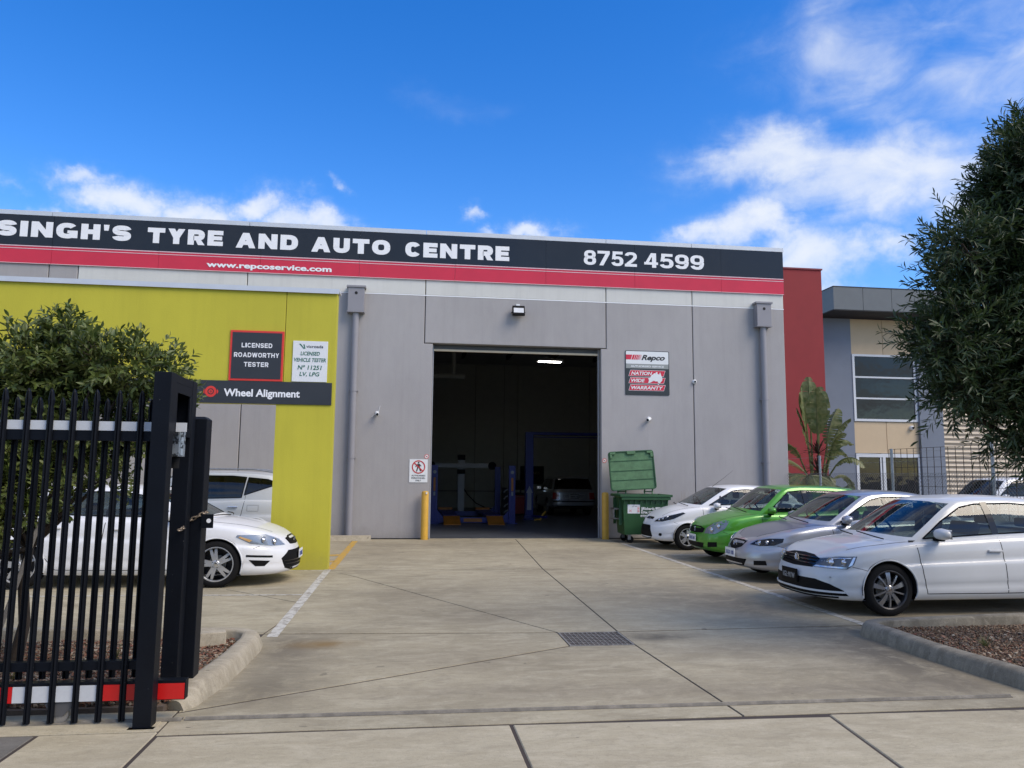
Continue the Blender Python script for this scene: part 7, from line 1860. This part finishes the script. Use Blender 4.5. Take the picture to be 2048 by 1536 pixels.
BT = [(5.80, 6.3, 4.60, 0.34), (5.75, 6.5, 4.44, 0.28), (5.95, 6.4, 4.2, 0.45), (4.93, 6.2, 3.72, 0.24), (5.5, 6.5, 3.68, 0.38), (5.69, 6.2, 3.42, 0.44), (5.04, 6.5, 3.44, 0.24), (5.16, 6.3, 3.04, 0.35), (4.76, 6.2, 2.83, 0.27), (4.62, 6.3, 2.78, 0.17), (5.49, 6.5, 2.66, 0.44), (5.59, 6.1, 2.66, 0.42), (4.98, 6.3, 2.46, 0.27), (4.88, 6.4, 2.28, 0.12), (5.52, 6.4, 2.26, 0.33), (5.68, 6.2, 1.90, 0.22), (5.55, 6.2, 1.74, 0.10), (5.98, 6.9, 4.18, 0.4), (5.69, 7.0, 2.89, 0.41), (6.47, 6.8, 4.97, 0.53), (6.37, 6.5, 3.82, 0.55), (6.27, 6.5, 2.59, 0.55), (7.0, 6.8, 3.3, .7), (6.9, 6.9, 4.4, .6)]
tr = thing('wattle_tree', 'dense dark green tree with narrow leaves at the right edge of the driveway', 'tree', (6.55, 6.6, 0))
limbs(tr, (6.55, 6.6, 0), (6.35, 6.6, 1.7), BT, .09)
BT = [(a, b, c, r * .86) for a, b, c, r in BT]
foliage(tr, BT, 5600, 17, .108, .19, .33, M_leaf_t, droop=.15, upb=.25, seed=3, keep=300, shell=.28, dry=.25, mt2=M_leaf_t2)
BB = [(-2.97, 6.9, 2.66, 0.22), (-2.84, 6.8, 2.74, 0.14), (-2.93, 6.8, 2.80, .10), (-3.14, 6.8, 2.42, 0.33), (-2.87, 7.0, 2.37, 0.38), (-2.52, 6.6, 2.50, 0.20), (-2.26, 6.7, 2.46, 0.22), (-2.11, 6.9, 2.44, 0.17), (-3.43, 6.8, 2.17, 0.36), (-3.2, 7, 1.94, 0.42), (-2.75, 7, 2.0, 0.38), (-2.33, 7.1, 2.13, 0.29), (-3.2, 6.7, 1.52, 0.24), (-3.0, 6.9, 1.68, 0.20), (-3.25, 6.8, 1.15, 0.14), (-2.56, 7, 1.72, 0.15), (-2.24, 7, 1.85, 0.14), (-3.8, 7, 2.18, 0.46), (-3.75, 7, 1.55, 0.46), (-4.3, 7, 2.0, .5), (-2.02, 6.9, 2.25, .14), (-3.35, 6.6, 1.75, .28), (-3.45, 6.6, 1.35, .26), (-3.5, 6.6, .98, .2), (-3.1, 6.6, 1.25, .16), (-2.85, 6.7, 1.40, .16), (-2.45, 6.8, 1.55, .12), (-3.7, 6.7, .7, .2)]
tb_ = thing('garden_shrub', 'tall olive green shrub growing behind the black sliding gate', 'shrub', (-3.15, 6.95, 0))
limbs(tb_, (-3.15, 6.95, 0), (-3.1, 6.95, 1.0), BB, .045)
foliage(tb_, BB, 4300, 10, .082, .34, .15, M_leaf_b, droop=.05, upb=.45, seed=5, keep=300, shell=.3, dry=.22, mt2=M_leaf_b2)
# thin spray of leaves poking out beside the gate frame
# banana like plant between the buildings
def paddle(root, base, az, el0, pet, bl, bw, droop, mt, seed, tears=5):
    rg = random.Random(seed); mb = MB()
    d = Vector((cos(az) * cos(el0), sin(az) * cos(el0), sin(el0))); p = Vector(base); pts = [p.copy()]
    n = 16
    side = Vector((-sin(az), cos(az), 0))
    for i in range(n):
        L = (pet if i < 5 else bl) / (5 if i < 5 else n - 5)
        k = droop * (.35 if i < 5 else 1.0)
        d = (d + Vector((0, 0, -k * .10 * (i / n + .3)))).normalized(); p = p + d * L; pts.append(p.copy())
    mb.tube(pts[:7] + pts[7:], [.035 - .0018 * i for i in range(len(pts))], 6)
    vs = []; fs = []
    bp_ = pts[5:]; m_ = 26
    tw = rg.uniform(-.4, .4)
    for sgn in (-1, 1):
        prev = None
        for j in range(m_ + 1):
            t = j / m_; f = t * (len(bp_) - 1); i0 = min(int(f), len(bp_) - 2); q = bp_[i0].lerp(bp_[i0 + 1], f - i0); dd = (bp_[i0 + 1] - bp_[i0]).normalized()
            nrm = side.cross(dd).normalized()
            w = bw * (sin(pi * min(1, t * .93 + .05)) ** .55) * (1 - .15 * t)
            s2 = (side * cos(tw) + nrm * sin(tw)).normalized()
            lift = .30 + .12 * sin(j * .9 + seed)
            e = q + (s2 * sgn * w) + nrm * (abs(w) * lift * .6) - dd * w * .0 + dd * (w * .35) + Vector((0, 0, -w * rg.uniform(.15, .40)))
            mid = q.lerp(e, .5) + nrm * w * .10
            row = (q, mid, e)
            if prev and not (j % max(2, int(m_ / tears)) == 0 and rg.random() < .75):
                o = len(vs); vs += list(prev) + list(row); fs += [(o, o + 1, o + 4, o + 3), (o + 1, o + 2, o + 5, o + 4)]
            elif prev:
                o = len(vs); e2 = prev[2].lerp(row[2], .25); vs += list(prev) + [row[0], prev[1].lerp(row[1], .8), e2]; fs += [(o, o + 1, o + 4, o + 3), (o + 1, o + 2, o + 5, o + 4)]
            prev = row
    mb.add(vs, fs)
    o = mb.build('leaf', mt, root, smooth=True, ang=50); o.matrix_parent_inverse = Matrix.Translation(-Vector(root.location)); return o
st_ = thing('banana_plant', 'tall banana like plant with broad torn leaves in front of the red wall', 'plant', (13.35, 24, 0))
specs = [(13.15, 24, 3.0, 2.2, 1.50, .4, 1.5, .33, .3), (13.25, 24.1, 3.2, 1.2, 1.50, .5, 1.6, .38, .4), (13.4, 24, 3.0, .8, 1.44, .5, 1.5, .36, .7), (13.3, 23.8, 2.8, 4.2, 1.46, .5, 1.5, .36, .6), (13.45, 23.9, 2.5, .4, 1.34, .5, 1.4, .32, 1.2), (13.4, 24, 2.2, .2, 1.2, .5, 1.2, .28, 2.2), (13.25, 24, 2.5, 2.8, 1.44, .4, 1.3, .30, 1.0), (13.4, 23.8, 2.2, -.4, 1.36, .5, 1.3, .32, 1.5), (13.35, 23.7, 1.9, -1.4, 1.3, .5, 1.2, .30, 1.6),
         (13.2, 24, 2.0, 3.0, 1.25, .5, 1.0, .24, 2.0), (13.3, 23.9, 1.8, -.6, 1.1, .5, 1.1, .24, 2.6), (13.3, 24, 1.5, .1, .9, .5, 1.0, .22, 3.0), (13.2, 24, 1.4, 3.1, 1.0, .5, .9, .22, 2.6), (13.3, 24.2, 1.3, -1.6, 1.0, .5, .9, .22, 2.6), (13.5, 24, 2.1, .4, 1.2, .4, 1.1, .26, 2.6)]
for i, (x, y, z, az_, el_, pet, bl_, bw_, dp) in enumerate(specs): paddle(st_, (x, y, z * .55), az_, el_, pet + z * .35, bl_, bw_, dp, M_palm, i * 3 + 1, 4 if i < 4 else 13)
mb = MB()
for k in range(5): mb.tube([(13.2 + .1 * k, 24 + .05 * (k % 2), 0), (13.25 + .06 * k, 24, 1.0), (13.3 + .03 * k, 24, 1.8)], [.09, .07, .05], 8)
o = mb.build('stem', mat('palm_stem', (.16, .13, .07), .8, var=.4, scale=9), st_, smooth=True); o.matrix_parent_inverse = Matrix.Translation(-Vector(st_.location))
def fronds(root, base, n, L, mt, seed, lo=-.1, hi=.9):
    rg = random.Random(seed); inv = Matrix.Translation(-Vector(root.location))
    for i in range(n):
        az = 2 * pi * i / n + rg.uniform(-.2, .2); el = rg.uniform(lo, hi); d = Vector((cos(az) * cos(el), sin(az) * cos(el), sin(el))); p = Vector(base); pts = [p.copy()]; LL = L * rg.uniform(.8, 1.15)
        for k in range(12): d = (d + Vector((0, 0, -.13))).normalized(); p = p + d * LL / 12; pts.append(p.copy())
        mb = MB(); mb.tube(pts, [.02 - .0013 * k for k in range(13)], 5); vs = []; fs = []
        for k in range(2, 13):
            for h in (0, .33, .66):
                q = pts[k].lerp(pts[min(12, k + 1)], h); dd = (pts[min(12, k + 1)] - pts[k - 1]).normalized(); sd = dd.cross(Vector((0, 0, 1))).normalized(); w = .42 * sin(pi * (k + h) / 14) + .05
                for sg_ in (-1, 1):
                    e = q + sd * sg_ * w * .8 + dd * w * .55 + Vector((0, 0, -w * .45)); o = len(vs); vs += [q, q + dd * .035, e]; fs.append((o, o + 1, o + 2))
        mb.add(vs, fs); o = mb.build('frond', mt, root); o.matrix_parent_inverse = inv
pl_t = thing('feather_palm', 'low feather palm with arching fronds beside the banana like plant', 'palm', (13.9, 22.8, 0)); fronds(pl_t, (13.75, 22.8, 1.1), 13, 1.15, M_palm2, 4, .0, 1.0)
mb = MB(); mb.tube([(13.8, 22.8, 0), (13.75, 22.8, 1.15)], [.12, .08], 8); o = mb.build('trunk', M_bark, pl_t, smooth=True); o.matrix_parent_inverse = Matrix.Translation(-Vector(pl_t.location))
pl_t = thing('feather_palm', 'feather palm half hidden behind the corner of the grey workshop', 'palm', (12.4, 22.5, 0)); fronds(pl_t, (12.2, 22.5, 1.6), 13, 1.25, M_palm, 9, .0, 1.2)
mb = MB(); mb.tube([(12.3, 22.5, 0), (12.2, 22.5, 1.65)], [.12, .08], 8); o = mb.build('trunk', M_bark, pl_t, smooth=True); o.matrix_parent_inverse = Matrix.Translation(-Vector(pl_t.location))
# dark reddish spiky cordyline
cd = thing('spiky_cordyline', 'dark reddish spiky plant at the foot of the banana like plant', 'plant', (13.0, 23.2, 0)); rg = random.Random(3); mb = MB()
for i in range(90):
    az, el = rg.uniform(0, 6.28), rg.uniform(-.3, 1.4); d = Vector((cos(az) * cos(el), sin(az) * cos(el), sin(el))); L = rg.uniform(.45, .75); s_ = d.cross(Vector((.1, .2, 1))).normalized() * .022; b = Vector((12.95, 23.2, 2.35 if i % 2 else 1.75)); m_ = b + d * L * .6; e = b + d * L + Vector((0, 0, -.12)); mb.add([b - s_ * .5, b + s_ * .5, m_ + s_, m_ - s_, e], [(0, 1, 2, 3), (3, 2, 4)])
o = mb.build('leaves', leafmat('leaf_maroon', (.06, .02, .02), (.03, .03, .015)), cd, kind='stuff'); o.matrix_parent_inverse = Matrix.Translation(-Vector(cd.location))
mb = MB(); mb.tube([(13, 23.2, 0), (12.95, 23.2, 2.3)], [.06, .04], 7); o = mb.build('stem', M_bark, cd, smooth=True); o.matrix_parent_inverse = Matrix.Translation(-Vector(cd.location))
# small dead weeds at the wall foot
mb = MB()
for i in range(16):
    a = random.uniform(0, 6.28); mb.tube([(7.0, 19.25, 0), (7.0 + .05 * cos(a), 19.2, .35), (7.0 + .16 * cos(a), 19.2 + .03 * sin(a), .9 + random.uniform(0, .35))], [.003, .0025, .001], 4)
mb.build('dry_weed', MATS['dry_twig'], label='dry thin weed standing against the grey wall behind the white hatchback', cat='weed')
# yard beyond the fence
g = MB(); g.box((10.3, 5, -.08), (60, 30, -.02)); g.build('neighbour_yard', mat('yard_concrete', (.22, .21, .19), .9, var=.2), kind='structure')
bpy.context.view_layer.update()

# ================================================================== ACROSS THE STREET (added out of view behind the camera, for reflections in glass and paint)
def warehouse(x0, x1, y, h, mt, label):
    t = thing('added_warehouse', label, 'building', ((x0 + x1) / 2, y, 0)); w = (x1 - x0) / 2
    mb = MB(); mb.box((-w, -14, 0), (w, 0, h)); mb.build('wall', mt, t)
    mb = MB(); mb.box((-w - .1, -14.1, h), (w + .1, .15, h + .12)); mb.build('parapet_cap', M_cap, t)
    for k in range(int(w * 2 // 8)):
        cx = -w + 4 + 8 * k
        mb = MB(); mb.box((cx - 2, .0, 0), (cx + 2, .06, 4.2)) if k % 2 == 0 else mb.box((cx - 2.4, .0, 1.0), (cx + 2.4, .06, 2.6)); mb.build('roller_door' if k % 2 == 0 else 'window', M_cap if k % 2 == 0 else GL_win, t)
warehouse(-38, -4, -24, 7.0, M_white, 'pale long warehouse added across the street, left of the pair')
warehouse(3, 44, -26, 6.2, M_fascia, 'grey long warehouse added across the street, right of the pair')
for i, (x, y, h, lb) in enumerate(((-9, -15, 5.5, 'added street tree standing before the pale warehouse'), (8, -15.5, 6.5, 'tall added street tree left of the grey warehouse doors'), (19, -15, 5.8, 'added street tree before the middle of the grey warehouse'), (31, -15, 6.2, 'added street tree before the right end of the grey warehouse'))):
    t = thing('added_tree', lb, 'tree', (x, y, 0)); bl_ = [(x, y, h * .62, h * .24), (x + .9, y, h * .5, h * .2), (x - .9, y + .3, h * .52, h * .2), (x + .2, y, h * .82, h * .17)]
    limbs(t, (x, y, 0), (x, y, h * .35), bl_, .12); foliage(t, bl_, 420, 12, .22, .3, .5, M_leaf_t, seed=20 + i, keep=0)
bpy.context.view_layer.update()
